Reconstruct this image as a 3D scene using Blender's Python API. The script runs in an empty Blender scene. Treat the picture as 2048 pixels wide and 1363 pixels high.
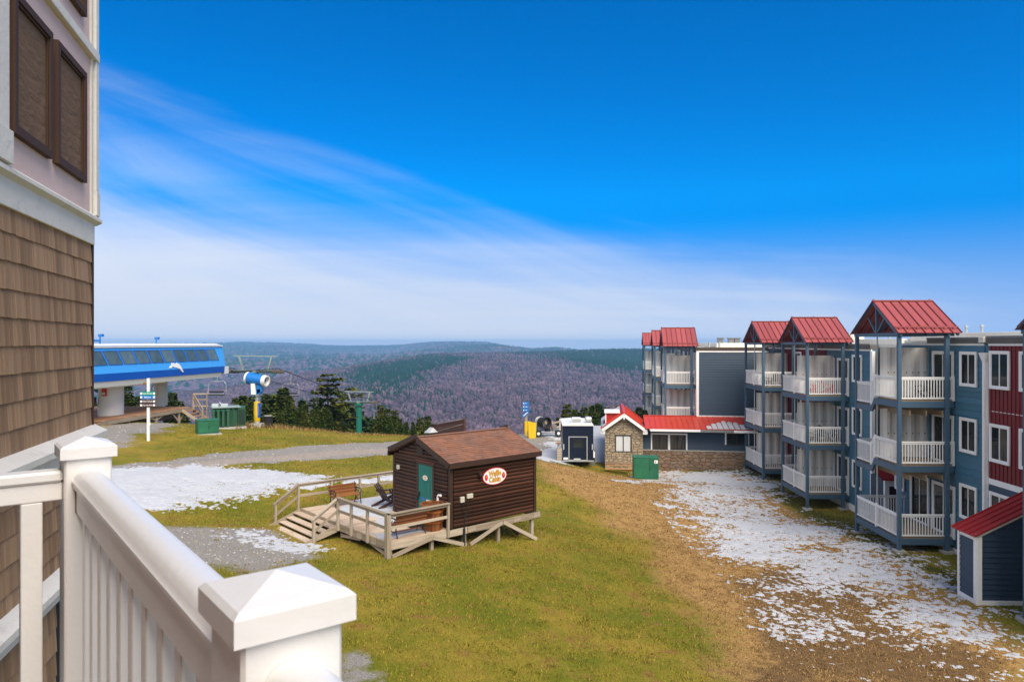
import bpy, bmesh, math, random
import numpy as np
from mathutils import Vector, Matrix
R = math.radians
random.seed(7); NP = np.random.RandomState(11)
scene = bpy.context.scene
col = scene.collection

# ------------------------------------------------------------------ camera, sky, sun, exposure
CZ = 9.6            # eye height of the camera over the lowest lawn, metres
FPX = 1433.0        # focal length in pixels of the 2048 wide photograph
cam_d = bpy.data.cameras.new('camera'); cam = bpy.data.objects.new('camera', cam_d); col.objects.link(cam)
cam.location = (0, 0, CZ); cam.rotation_euler = (R(90), 0, 0)
cam_d.sensor_width = 36; cam_d.lens = FPX/2048*36; cam_d.shift_y = 3.5/2048
cam_d.clip_start = 0.05; cam_d.clip_end = 30000
cam_d.dof.use_dof = True; cam_d.dof.focus_distance = 25; cam_d.dof.aperture_fstop = 13
scene.camera = cam

SUN_AZ = R(155)    # compass angle of the sun from +Y, clockwise positive
SUN_EL = R(50)
world = bpy.data.worlds.new('World'); scene.world = world; world.use_nodes = True
def N(nt, t, **kw):
    n = nt.nodes.new(t)
    for k, v in kw.items():
        if k.startswith('i_'):
            key = k[2:]; key = int(key) if key.isdigit() else key
            n.inputs[key].default_value = v
        else: setattr(n, k, v)
    return n
def build_world():
    nt = world.node_tree; nt.nodes.clear(); L = nt.links.new
    out = N(nt, 'ShaderNodeOutputWorld'); bg = N(nt, 'ShaderNodeBackground'); L(bg.outputs[0], out.inputs[0])
    bg.inputs[1].default_value = 0.115
    sky = N(nt, 'ShaderNodeTexSky', sky_type='NISHITA', sun_disc=False, sun_elevation=SUN_EL, sun_rotation=SUN_AZ, altitude=1400, air_density=1.0, dust_density=0.35, ozone_density=2.2)
    tc = N(nt, 'ShaderNodeTexCoord')
    sep = N(nt, 'ShaderNodeSeparateXYZ'); L(tc.outputs['Generated'], sep.inputs[0])
    up = N(nt, 'ShaderNodeMath', operation='MAXIMUM'); L(sep.outputs[2], up.inputs[0]); up.inputs[1].default_value = 0.20
    vv = N(nt, 'ShaderNodeCombineXYZ'); L(sep.outputs[0], vv.inputs[0]); L(sep.outputs[1], vv.inputs[1]); L(up.outputs[0], vv.inputs[2]); L(vv.outputs[0], sky.inputs[0])
    # clear air: deepen the blue of the dome
    hsv = N(nt, 'ShaderNodeHueSaturation', i_Saturation=1.72, i_Value=1.0, i_Hue=0.509); L(sky.outputs[0], hsv.inputs['Color'])
    # cirrus sheet: the view direction projected on a high plane
    def math_(op, a, b=None, clamp=False):
        m = N(nt, 'ShaderNodeMath', operation=op, use_clamp=clamp)
        for i, v in enumerate((a, b)):
            if v is None: continue
            if isinstance(v, (int, float)): m.inputs[i].default_value = v
            else: L(v, m.inputs[i])
        return m.outputs[0]
    zc = math_('MAXIMUM', sep.outputs[2], 0.0)
    den = math_('ADD', zc, 0.11)
    u = math_('DIVIDE', sep.outputs[0], den); v = math_('DIVIDE', sep.outputs[1], den)
    cmb = N(nt, 'ShaderNodeCombineXYZ'); L(u, cmb.inputs[0]); L(v, cmb.inputs[1])
    mp = N(nt, 'ShaderNodeMapping'); mp.inputs['Rotation'].default_value = (0, 0, R(-38)); mp.inputs['Scale'].default_value = (0.22, 1.5, 1); L(cmb.outputs[0], mp.inputs[0])
    n1 = N(nt, 'ShaderNodeTexNoise', i_Scale=0.9, i_Detail=7.0, i_Roughness=0.55, i_Distortion=0.5); L(mp.outputs[0], n1.inputs[0])
    n2 = N(nt, 'ShaderNodeTexNoise', i_Scale=0.22, i_Detail=3.0, i_Roughness=0.5); L(cmb.outputs[0], n2.inputs[0])
    # the veil lies low ahead, rising to the left, and goes on evenly behind and overhead around one wide opening
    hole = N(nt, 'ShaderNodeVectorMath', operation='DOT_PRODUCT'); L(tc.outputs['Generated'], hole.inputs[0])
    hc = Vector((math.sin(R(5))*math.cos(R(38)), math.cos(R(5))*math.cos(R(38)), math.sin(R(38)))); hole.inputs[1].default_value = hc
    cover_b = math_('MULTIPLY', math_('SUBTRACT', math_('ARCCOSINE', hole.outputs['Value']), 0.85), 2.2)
    side = math_('DIVIDE', sep.outputs[0], math_('MAXIMUM', sep.outputs[1], 0.25))
    cover_a = math_('MULTIPLY', math_('SUBTRACT', math_('SUBTRACT', 0.178, math_('MULTIPLY', side, 0.19)), zc), 4.6)
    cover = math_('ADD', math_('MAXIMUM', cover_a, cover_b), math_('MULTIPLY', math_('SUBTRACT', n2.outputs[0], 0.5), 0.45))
    sc = math_('MINIMUM', math_('MAXIMUM', side, -3.0), 3.0)
    q = math_('ADD', zc, math_('MULTIPLY', sc, 0.24))
    cs = N(nt, 'ShaderNodeCombineXYZ'); L(math_('MULTIPLY', sc, 1.5), cs.inputs[0]); L(math_('MULTIPLY', q, 10.0), cs.inputs[1]); L(sep.outputs[1], cs.inputs[2])
    n3 = N(nt, 'ShaderNodeTexNoise', i_Scale=1.0, i_Detail=7.0, i_Roughness=0.55, i_Distortion=0.7); L(cs.outputs[0], n3.inputs[0])
    streak = math_('ADD', math_('MULTIPLY', math_('SUBTRACT', n1.outputs[0], 0.5), 0.5), math_('MULTIPLY', math_('SUBTRACT', n3.outputs[0], 0.5), 1.1))
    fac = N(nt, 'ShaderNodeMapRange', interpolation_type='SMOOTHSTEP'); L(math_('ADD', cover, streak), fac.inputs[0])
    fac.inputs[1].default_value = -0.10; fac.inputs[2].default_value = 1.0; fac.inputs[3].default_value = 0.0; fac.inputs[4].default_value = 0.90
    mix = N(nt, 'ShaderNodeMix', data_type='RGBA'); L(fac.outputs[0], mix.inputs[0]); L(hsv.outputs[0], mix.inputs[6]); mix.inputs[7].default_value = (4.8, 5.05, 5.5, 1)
    # pale humid air close to the horizon
    hz = N(nt, 'ShaderNodeMapRange', interpolation_type='SMOOTHSTEP'); L(zc, hz.inputs[0]); hz.inputs[1].default_value = 0.0; hz.inputs[2].default_value = 0.17; hz.inputs[3].default_value = 0.86; hz.inputs[4].default_value = 0.0
    mix2 = N(nt, 'ShaderNodeMix', data_type='RGBA'); L(math_('MULTIPLY', hz.outputs[0], math_('SUBTRACT', 1.0, math_('MULTIPLY', math_('MAXIMUM', math_('MINIMUM', side, 0.9), 0.0), 0.55))), mix2.inputs[0]); L(mix.outputs[2], mix2.inputs[6]); mix2.inputs[7].default_value = (3.6, 4.1, 5.0, 1)
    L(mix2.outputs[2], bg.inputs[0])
build_world()
sun_d = bpy.data.lights.new('sun', 'SUN'); sun = bpy.data.objects.new('sun', sun_d); col.objects.link(sun)
sun_d.energy = 3.4; sun_d.angle = R(45); sun_d.color = (1.0, 0.90, 0.76)
sdir = Vector((math.sin(SUN_AZ)*math.cos(SUN_EL), math.cos(SUN_AZ)*math.cos(SUN_EL), math.sin(SUN_EL)))
sun.rotation_euler = sdir.to_track_quat('Z', 'Y').to_euler(); sun.location = (-40, -30, 60)
scene.view_settings.view_transform = 'Standard'; scene.view_settings.look = 'None'
scene.view_settings.exposure = 0.60; scene.view_settings.gamma = 1.0; scene.view_settings.use_curve_mapping = False
scene.render.engine = 'CYCLES'
scene.cycles.max_bounces = 6; scene.cycles.diffuse_bounces = 3; scene.cycles.glossy_bounces = 3
scene.cycles.transmission_bounces = 3; scene.cycles.volume_bounces = 1; scene.cycles.use_denoising = True
scene.cycles.caustics_reflective = False; scene.cycles.caustics_refractive = False

# ------------------------------------------------------------------ materials
MATS = {}
def _mat(name):
    m = bpy.data.materials.new(name); m.use_nodes = True; nt = m.node_tree; nt.nodes.clear()
    out = N(nt, 'ShaderNodeOutputMaterial'); b = N(nt, 'ShaderNodeBsdfPrincipled'); nt.links.new(b.outputs[0], out.inputs[0])
    MATS[name] = m
    return m, nt, b
def _math(nt, op, a, b=None, clamp=False):
    m = N(nt, 'ShaderNodeMath', operation=op, use_clamp=clamp)
    for i, v in enumerate((a, b)):
        if v is None: continue
        if isinstance(v, (int, float)): m.inputs[i].default_value = v
        else: nt.links.new(v, m.inputs[i])
    return m.outputs[0]
def mat(name, c, rough=0.6, var=0.10, scale=5.0, rnd=0.06, bump=0.0, bscale=40.0, metal=0.0, c2=None, stretch=None, island=False, dirt=0.0, spec=0.5):
    """painted / natural surface: colour broken up by two noises, small change per object, optional relief"""
    if name in MATS: return MATS[name]
    m, nt, b = _mat(name); L = nt.links.new
    tc = N(nt, 'ShaderNodeTexCoord'); vec = tc.outputs['Object']
    if stretch:
        mp = N(nt, 'ShaderNodeMapping'); mp.inputs['Scale'].default_value = stretch; L(vec, mp.inputs[0]); vec = mp.outputs[0]
    n = N(nt, 'ShaderNodeTexNoise', i_Scale=scale, i_Detail=5.0, i_Roughness=0.6); L(vec, n.inputs[0])
    if island:
        g = N(nt, 'ShaderNodeNewGeometry'); rv = g.outputs['Random Per Island']
    else:
        oi = N(nt, 'ShaderNodeObjectInfo'); rv = oi.outputs['Random']
    val = _math(nt, 'ADD', _math(nt, 'MULTIPLY', _math(nt, 'SUBTRACT', n.outputs[0], 0.5), 4*var), _math(nt, 'ADD', _math(nt, 'MULTIPLY', _math(nt, 'SUBTRACT', rv, 0.5), 2*rnd), 1.0))
    hs = N(nt, 'ShaderNodeHueSaturation'); L(val, hs.inputs['Value'])
    if c2 is not None:
        mx = N(nt, 'ShaderNodeMix', data_type='RGBA'); mx.inputs[6].default_value = (*c, 1); mx.inputs[7].default_value = (*c2, 1)
        n3 = N(nt, 'ShaderNodeTexNoise', i_Scale=scale*0.45, i_Detail=4.0); L(vec, n3.inputs[0])
        f = _math(nt, 'ADD', _math(nt, 'MULTIPLY', _math(nt, 'SUBTRACT', n3.outputs[0], 0.5), 3.0), _math(nt, 'ADD', _math(nt, 'MULTIPLY', _math(nt, 'SUBTRACT', rv, 0.5), 0.8), 0.5), True)
        L(f, mx.inputs[0]); L(mx.outputs[2], hs.inputs['Color'])
    else: hs.inputs['Color'].default_value = (*c, 1)
    colr = hs.outputs[0]
    if dirt > 0:
        nd = N(nt, 'ShaderNodeTexNoise', i_Scale=scale*1.7, i_Detail=8.0, i_Roughness=0.7); L(tc.outputs['Object'], nd.inputs[0])
        rp = N(nt, 'ShaderNodeMapRange'); rp.inputs[1].default_value = 0.56; rp.inputs[2].default_value = 0.75; rp.inputs[4].default_value = dirt; L(nd.outputs[0], rp.inputs[0])
        md = N(nt, 'ShaderNodeMix', data_type='RGBA'); L(rp.outputs[0], md.inputs[0]); L(colr, md.inputs[6]); md.inputs[7].default_value = (0.10, 0.085, 0.065, 1); colr = md.outputs[2]
    L(colr, b.inputs['Base Color'])
    b.inputs['Roughness'].default_value = rough; b.inputs['Metallic'].default_value = metal; b.inputs['Specular IOR Level'].default_value = spec
    if bump > 0:
        n4 = N(nt, 'ShaderNodeTexNoise', i_Scale=bscale, i_Detail=4.0); L(vec, n4.inputs[0])
        bp = N(nt, 'ShaderNodeBump', i_Strength=bump, i_Distance=0.02); L(n4.outputs[0], bp.inputs['Height']); L(bp.outputs[0], b.inputs['Normal'])
    return m
def wood(name, c, c2, axis='x', rough=0.8, rnd=0.16, grain=0.16):
    k = name + '_' + axis
    if k in MATS: return MATS[k]
    st = {'x': (0.6, 9, 9), 'y': (9, 0.6, 9), 'z': (9, 9, 0.6)}[axis]
    return mat(k, c, rough, grain, 3.0, rnd, 0.25, 9.0, c2=c2, stretch=st, spec=0.25)
def weathered(a='x'): return wood('weathered_wood', (0.30, 0.235, 0.165), (0.40, 0.34, 0.265), a)
def decking(a='x'): return wood('deck_wood', (0.48, 0.35, 0.245), (0.54, 0.44, 0.34), a, rnd=0.1)
def rustdeck(a='x'): return wood('reddish_deck_wood', (0.30, 0.145, 0.075), (0.36, 0.21, 0.125), a)

white = mat('white_vinyl', (0.86, 0.86, 0.85), 0.38, 0.02, 3, 0.02, 0, spec=0.45)
balc_white = mat('balcony_vinyl', (0.88, 0.87, 0.85), 0.33, 0.03, 2.5, 0.02, 0.06, 60, dirt=0.05, spec=0.5)
trim_white = mat('white_trim_paint', (0.86, 0.86, 0.86), 0.55, 0.03, 4, 0.03, dirt=0.10)
cream_trim = mat('cream_trim_paint', (0.72, 0.69, 0.62), 0.65, 0.04, 3, 0.02, 0.2, 25, dirt=0.30)
blue_sid = mat('blue_siding_paint', (0.052, 0.155, 0.235), 0.55, 0.07, 2.0, 0.10, 0.15, 50)
blue_clap = mat('slate_blue_clapboard_paint', (0.030, 0.058, 0.098), 0.55, 0.05, 2.0, 0.06, 0.1, 50)
post_blue = mat('blue_steel_paint', (0.060, 0.115, 0.175), 0.45, 0.04, 3, 0.03)
red_sid = mat('dark_red_siding_paint', (0.165, 0.012, 0.017), 0.55, 0.06, 2, 0.05)
red_roof = mat('red_roof_metal', (0.33, 0.078, 0.074), 0.36, 0.10, 1.1, 0.14, dirt=0.06)
rib_red = mat('red_roof_seam', (0.13, 0.012, 0.014), 0.5, 0.05, 2, 0.03)
orange_roof = mat('bright_red_roof_metal', (0.50, 0.052, 0.030), 0.42, 0.06, 1.5, 0.04)
dark_red = mat('shed_roof_metal', (0.36, 0.022, 0.020), 0.4, 0.05, 1.5, 0.04)
panel_white = mat('white_corrugated_metal', (0.83, 0.82, 0.78), 0.5, 0.03, 2, 0.03, dirt=0.08)
deck_edge = mat('deck_edge_wood', (0.24, 0.18, 0.115), 0.8, 0.15, 6, 0.1)
glass = mat('window_glass', (0.008, 0.010, 0.012), 0.05, 0.3, 1.2, 0.3, c2=(0.022, 0.026, 0.026), spec=0.22)
curtain = mat('glass_over_curtain', (0.13, 0.105, 0.075), 0.10, 0.25, 2.5, 0.5, c2=(0.018, 0.02, 0.02), stretch=(6, 6, 0.4), spec=0.3)
blind_glass = mat('glass_over_white_blind', (0.66, 0.68, 0.69), 0.15, 0.05, 4, 0.02, spec=0.6)
shadow_gap = mat('gap_shade_black', (0.012, 0.012, 0.014), 0.9, 0, 1, 0)  # near-black that stands in for the shade between shingles
black_iron = mat('black_iron', (0.015, 0.015, 0.016), 0.5, 0.1, 8, 0.0)
steel = mat('galvanised_steel', (0.46, 0.48, 0.48), 0.45, 0.06, 6, 0.05, metal=0.5)
grey_metal = mat('weathered_grey_metal', (0.20, 0.215, 0.22), 0.55, 0.12, 4, 0.05, metal=0.3, dirt=0.3)
green_tower = mat('green_tower_paint', (0.010, 0.140, 0.100), 0.45, 0.08, 2, 0.04)
pale_green = mat('pale_green_lift_paint', (0.27, 0.34, 0.32), 0.5, 0.08, 3, 0.05, dirt=0.2)
green_box = mat('green_box_paint', (0.012, 0.115, 0.058), 0.5, 0.08, 3, 0.05, c2=(0.02, 0.15, 0.075), dirt=0.12)
olive_box = mat('dark_green_box_paint', (0.022, 0.095, 0.050), 0.55, 0.08, 3, 0.05, dirt=0.1)
lift_blue = mat('light_blue_lift_paint', (0.06, 0.36, 0.88), 0.3, 0.03, 1, 0.02)
lift_dark = mat('dark_blue_lift_paint', (0.004, 0.095, 0.50), 0.3, 0.03, 1, 0.02)
lift_white = mat('white_lift_paint', (0.76, 0.76, 0.74), 0.4, 0.03, 2, 0.02, dirt=0.08)
gun_blue = mat('snow_gun_blue', (0.012, 0.17, 0.55), 0.35, 0.04, 2, 0)
yellow = mat('yellow_padding', (0.72, 0.47, 0.006), 0.55, 0.05, 5, 0.04, 0.2, 12)
rubber = mat('black_rubber', (0.014, 0.014, 0.015), 0.75, 0.1, 8, 0)
log_brown = wood('stained_log', (0.032, 0.013, 0.008), (0.066, 0.026, 0.014), 'x', 0.42, 0.28, 0.14)
brown_trim = mat('dark_brown_trim', (0.042, 0.020, 0.013), 0.5, 0.1, 4, 0.1)
bench_wood = wood('varnished_bench_wood', (0.22, 0.075, 0.024), (0.29, 0.11, 0.04), 'x', 0.45, 0.1)
barrel_wood = wood('varnished_barrel_wood', (0.16, 0.055, 0.02), (0.23, 0.085, 0.03), 'z', 0.45, 0.2)
chair_brown = mat('dark_brown_chair_wood', (0.045, 0.020, 0.016), 0.5, 0.1, 5, 0.15)
teal = mat('teal_door_paint', (0.010, 0.165, 0.150), 0.4, 0.03, 3, 0)
beige = mat('beige_plastic', (0.50, 0.48, 0.40), 0.5, 0.03, 3, 0.03)
snow = mat('snow', (0.46, 0.475, 0.505), 0.75, 0.08, 1.2, 0, 1.0, 7, dirt=0.22)
navy = mat('navy_trailer_paint', (0.005, 0.012, 0.032), 0.3, 0.05, 2, 0)
pink = mat('faded_pink_panel_paint', (0.64, 0.46, 0.40), 0.7, 0.05, 1.6, 0, 0.35, 9, c2=(0.68, 0.51, 0.455), dirt=0.12)
shutter_m = mat('brown_shutter_board', (0.175, 0.112, 0.072), 0.85, 0.10, 2.0, 0, 0.8, 7, stretch=(1.0, 1.0, 2.6), spec=0.15)
shutter_f = mat('dark_shutter_frame', (0.075, 0.042, 0.028), 0.7, 0.08, 4, 0, spec=0.2)
shingle_m = wood('brown_shingle', (0.285, 0.175, 0.100), (0.350, 0.225, 0.132), 'z', 0.8, 0.16, 0.11)
brown_wall = mat('brown_wall_behind', (0.26, 0.085, 0.045), 0.8, 0.1, 3, 0)
concrete = mat('concrete', (0.38, 0.36, 0.32), 0.85, 0.1, 4, 0.08, 0.3, 30)
stone_m = mat('ledge_stone', (0.46, 0.36, 0.235), 0.85, 0.12, 7, 0.26, 0.5, 25, c2=(0.30, 0.245, 0.18))
stone_dark = mat('brown_ledge_stone', (0.27, 0.165, 0.095), 0.85, 0.12, 7, 0.30, 0.5, 25, c2=(0.18, 0.13, 0.095))
mortar = mat('mortar', (0.20, 0.18, 0.15), 0.9, 0.1, 6, 0)
asphalt_shingle = mat('red_brown_roof_shingle', (0.25, 0.105, 0.058), 0.9, 0.06, 3, 0.26, 0.3, 60, island=True, c2=(0.165, 0.085, 0.058))
chair_red = mat('red_plastic', (0.55, 0.015, 0.015), 0.4, 0.03, 2, 0)
brown_fence = mat('red_brown_fence_paint', (0.085, 0.028, 0.020), 0.6, 0.08, 3, 0.1)
bark = mat('conifer_bark', (0.075, 0.052, 0.036), 0.9, 0.15, 6, 0.1, 0.5, 12)
sign_green = mat('green_sign_face', (0.0, 0.28, 0.17), 0.4, 0.0, 1, 0)
sign_blue = mat('blue_sign_face', (0.004, 0.17, 0.55), 0.4, 0.0, 1, 0)
sign_brown = mat('brown_sign_face', (0.055, 0.022, 0.018), 0.4, 0.0, 1, 0)
sign_white = mat('white_sign_print', (0.82, 0.82, 0.82), 0.4, 0.0, 1, 0)
sign_red = mat('red_sign_print', (0.60, 0.02, 0.03), 0.4, 0.0, 1, 0)
gold = mat('gold_lettering', (0.75, 0.36, 0.015), 0.4, 0.03, 8, 0)
roof_white = mat('white_roof_membrane', (0.70, 0.68, 0.62), 0.7, 0.05, 2, 0.03, dirt=0.15)
fascia_dark = mat('dark_parapet_metal', (0.115, 0.11, 0.10), 0.5, 0.15, 1.5, 0.15, dirt=0.3)
fascia_brown = mat('brown_parapet_metal', (0.085, 0.062, 0.045), 0.5, 0.1, 1.5, 0.1)

# ------------------------------------------------------------------ object helpers
ROOT = {}; ZB = {}
def thing(name, label, cat, loc=(0, 0), rz=0.0, group=None, zb=-9.0):
    """Empty at a thing's base. Part coordinates are given in its frame, with z counted from eye level."""
    o = bpy.data.objects.new(name, None); col.objects.link(o)
    o.location = (loc[0], loc[1], CZ + zb); o.rotation_euler = (0, 0, rz); o.empty_display_size = 0.3
    o['label'] = label; o['category'] = cat
    if group: o['group'] = group
    ROOT[o.name] = o; ZB[o.name] = zb
    return o
def put(o, par, Mx):
    """link o under par, its frame Mx given in the thing's frame (z from eye level)"""
    col.objects.link(o)
    if par is None:
        o.matrix_basis = Matrix.Translation((0, 0, CZ)) @ Mx
        ROOT[o.name] = o; return o
    root = ROOT[par.name]; ROOT[o.name] = root
    T = Matrix.Translation((0, 0, -ZB[root.name])) if root.name in ZB else root.matrix_basis.inverted() @ Matrix.Translation((0, 0, CZ))
    o.parent = par
    o.matrix_basis = (T @ Mx) if par is root else par.matrix_basis.inverted() @ T @ Mx
    return o
def tag(o, label, cat, group=None, kind=None):
    if label: o['label'] = label
    if cat: o['category'] = cat
    if group: o['group'] = group
    if kind: o['kind'] = kind
    return o
_box = {}
def boxmesh(sx, sy, sz, m, bev=0.0):
    k = (round(sx, 3), round(sy, 3), round(sz, 3), m.name, round(bev, 4))
    if k in _box: return _box[k]
    bm = bmesh.new(); bmesh.ops.create_cube(bm, size=1.0)
    bmesh.ops.scale(bm, vec=(max(sx, 1e-3), max(sy, 1e-3), max(sz, 1e-3)), verts=bm.verts)
    if bev > 0: bmesh.ops.bevel(bm, geom=list(bm.edges), offset=min(bev, 0.45*min(sx, sy, sz)), segments=1, affect='EDGES')
    me = bpy.data.meshes.new('piece'); bm.to_mesh(me); bm.free(); me.materials.append(m)
    _box[k] = me
    return me
def box(name, par, m, x0, x1, y0, y1, z0, z1, bev=0.0, Mx=None):
    o = bpy.data.objects.new(name, boxmesh(abs(x1-x0), abs(y1-y0), abs(z1-z0), m, bev))
    T = Matrix.Translation(((x0+x1)/2, (y0+y1)/2, (z0+z1)/2))
    return put(o, par, (Mx @ T) if Mx else T)
def frame(p, q, up=(0, 0, 1)):
    p = Vector(p); q = Vector(q); x = (q-p).normalized(); u = Vector(up)
    if abs(x.dot(u)) > 0.999: u = Vector((0, 1, 0))
    y = u.cross(x).normalized(); z = x.cross(y)
    Mx = Matrix((x, y, z)).transposed().to_4x4(); Mx.translation = (p+q)/2
    return Mx, (q-p).length
def beam(name, par, m, p, q, w, h, up=(0, 0, 1), bev=0.0):
    Mx, ln = frame(p, q, up)
    return put(bpy.data.objects.new(name, boxmesh(ln, w, h, m, bev)), par, Mx)
class MB:
    """collects shapes for ONE mesh (one part)"""
    def __init__(s): s.v = []; s.f = []; s.mi = []
    def add(s, vs, fs, mi=0):
        b = len(s.v); s.v += [tuple(v) for v in vs]; s.f += [tuple(i+b for i in f) for f in fs]; s.mi += [mi]*len(fs)
    def box(s, x0, x1, y0, y1, z0, z1, mi=0, Mx=None):
        vs = [Vector((x, y, z)) for x in (x0, x1) for y in (y0, y1) for z in (z0, z1)]
        if Mx: vs = [Mx @ v for v in vs]
        s.add(vs, [(0, 1, 3, 2), (4, 6, 7, 5), (0, 4, 5, 1), (2, 3, 7, 6), (0, 2, 6, 4), (1, 5, 7, 3)], mi)
    def beam(s, p, q, w, h, up=(0, 0, 1), mi=0):
        Mx, ln = frame(p, q, up); s.box(-ln/2, ln/2, -w/2, w/2, -h/2, h/2, mi, Mx)
    def cyl(s, p, q, r0, r1=None, n=10, mi=0, caps=True):
        r1 = r0 if r1 is None else r1
        Mx, ln = frame(p, q); vs = []
        for e, r in ((-ln/2, r0), (ln/2, r1)):
            for i in range(n):
                a = 2*math.pi*i/n; vs.append(Mx @ Vector((e, r*math.cos(a), r*math.sin(a))))
        fs = [(i, (i+1) % n, n+(i+1) % n, n+i) for i in range(n)]
        if caps: fs += [tuple(range(n-1, -1, -1)), tuple(range(n, 2*n))]
        s.add(vs, fs, mi)
    def tube(s, pts, r, n=8, mi=0):
        for a, b in zip(pts[:-1], pts[1:]): s.cyl(a, b, r, r, n, mi)
    def lathe(s, prof, c=(0, 0, 0), n=16, mi=0, Mx=None):
        vs = []
        for r, z in prof:
            for i in range(n):
                a = 2*math.pi*i/n; v = Vector((c[0]+r*math.cos(a), c[1]+r*math.sin(a), c[2]+z)); vs.append(Mx @ v if Mx else v)
        fs = [(j*n+i, j*n+(i+1) % n, (j+1)*n+(i+1) % n, (j+1)*n+i) for j in range(len(prof)-1) for i in range(n)]
        s.add(vs, fs, mi)
    def prism(s, pts, d, mi=0, Mx=None):
        """2-D outline (x,z) extruded along y from 0 to d"""
        n = len(pts); vs = [Vector((x, 0, z)) for x, z in pts] + [Vector((x, d, z)) for x, z in pts]
        if Mx: vs = [Mx @ v for v in vs]
        s.add(vs, [tuple(range(n)), tuple(range(2*n-1, n-1, -1))] + [(i, n+i, n+(i+1) % n, (i+1) % n) for i in range(n)], mi)
    def build(s, name, mats, par, smooth=False, kind=None, fix=True):
        me = bpy.data.meshes.new(name); me.from_pydata(s.v, [], s.f)
        for m in (mats if isinstance(mats, (list, tuple)) else [mats]): me.materials.append(m)
        me.polygons.foreach_set('material_index', s.mi)
        if fix:
            bm = bmesh.new(); bm.from_mesh(me); bmesh.ops.recalc_face_normals(bm, faces=bm.faces); bm.to_mesh(me); bm.free()
        if smooth:
            me.polygons.foreach_set('use_smooth', [True]*len(me.polygons)); me.set_sharp_from_angle(angle=R(40))
        me.update()
        o = bpy.data.objects.new(name, me); put(o, par, Matrix.Identity(4))
        if kind: o['kind'] = kind
        return o
def numesh(name, V, F, m, par=None, smooth=False, kind=None, zcam=True, attrs=None):
    """large mesh straight from arrays; F is (n,3) or (n,4)"""
    V = np.asarray(V, np.float32); F = np.asarray(F, np.int32); k = F.shape[1]
    me = bpy.data.meshes.new(name)
    me.vertices.add(len(V)); me.vertices.foreach_set('co', V.ravel())
    me.loops.add(F.size); me.loops.foreach_set('vertex_index', F.ravel())
    me.polygons.add(len(F)); me.polygons.foreach_set('loop_start', np.arange(len(F), dtype=np.int32)*k)
    me.polygons.foreach_set('use_smooth', np.full(len(F), smooth))
    for an, arr in (attrs or {}).items():
        a = me.attributes.new(an, 'FLOAT', 'POINT'); a.data.foreach_set('value', np.asarray(arr, np.float32))
    me.materials.append(m); me.update(calc_edges=True); me.validate()
    o = bpy.data.objects.new(name, me); put(o, par, Matrix.Identity(4))
    if kind: o['kind'] = kind
    return o
_txt = {}
def text(name, par, m, body, size, Mx, bold=0.0, depth=0.004, width=None):
    """lettering standing in the x-z plane of Mx, facing -y"""
    cu = bpy.data.curves.new('lettering', 'FONT'); cu.body = body; cu.size = size; cu.extrude = depth; cu.offset = bold
    cu.align_x = 'CENTER'; cu.align_y = 'CENTER'; cu.resolution_u = 3
    tmp = bpy.data.objects.new('lettering', cu); col.objects.link(tmp)
    dg = bpy.context.evaluated_depsgraph_get(); me = bpy.data.meshes.new_from_object(tmp.evaluated_get(dg))
    bpy.data.objects.remove(tmp); bpy.data.curves.remove(cu)
    me.materials.clear(); me.materials.append(m)
    if width and len(me.vertices):
        xs = [v.co.x for v in me.vertices]; k = width/max(1e-6, max(xs)-min(xs))
        for v in me.vertices: v.co.x *= k
    o = bpy.data.objects.new(name, me)
    return put(o, par, Mx @ Matrix.Rotation(R(90), 4, 'X'))
def copy_tree(o, parent=None):
    c = o.copy(); col.objects.link(c); c.parent = parent
    for ch in o.children: copy_tree(ch, c)
    return c
def at(px, py, Y):
    """a place Y metres ahead seen at a pixel of the 2048 px photograph; z counted from eye level"""
    return Vector(((px-1024)/FPX*Y, Y, (685-py)/FPX*Y))

# ------------------------------------------------------------------ terrain of the hilltop
def _hash(ix, iy, s):
    h = (ix.astype(np.int64)*374761393 + iy.astype(np.int64)*668265263 + s*2147483647) & 0xffffffff
    h = ((h ^ (h >> 13))*1274126177) & 0xffffffff
    return ((h ^ (h >> 16)) & 0xffff)/65535.0
def vnoise(x, y, s=0):
    x = np.asarray(x, float); y = np.asarray(y, float)
    ix = np.floor(x); iy = np.floor(y); fx = x-ix; fy = y-iy
    fx = fx*fx*(3-2*fx); fy = fy*fy*(3-2*fy)
    a = _hash(ix, iy, s); b = _hash(ix+1, iy, s); c = _hash(ix, iy+1, s); d = _hash(ix+1, iy+1, s)
    return (a*(1-fx)+b*fx)*(1-fy)+(c*(1-fx)+d*fx)*fy
def fbm(x, y, s=0, o=4, g=0.5):
    t = 0; a = 1; n = 0
    for i in range(o):
        t = t+a*vnoise(x*2**i, y*2**i, s+i*17); n += a; a *= g
    return t/n - 0.5
def _pt(px, py, Y): v = at(px, py, Y); return (v.x, v.y, v.z)
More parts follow.
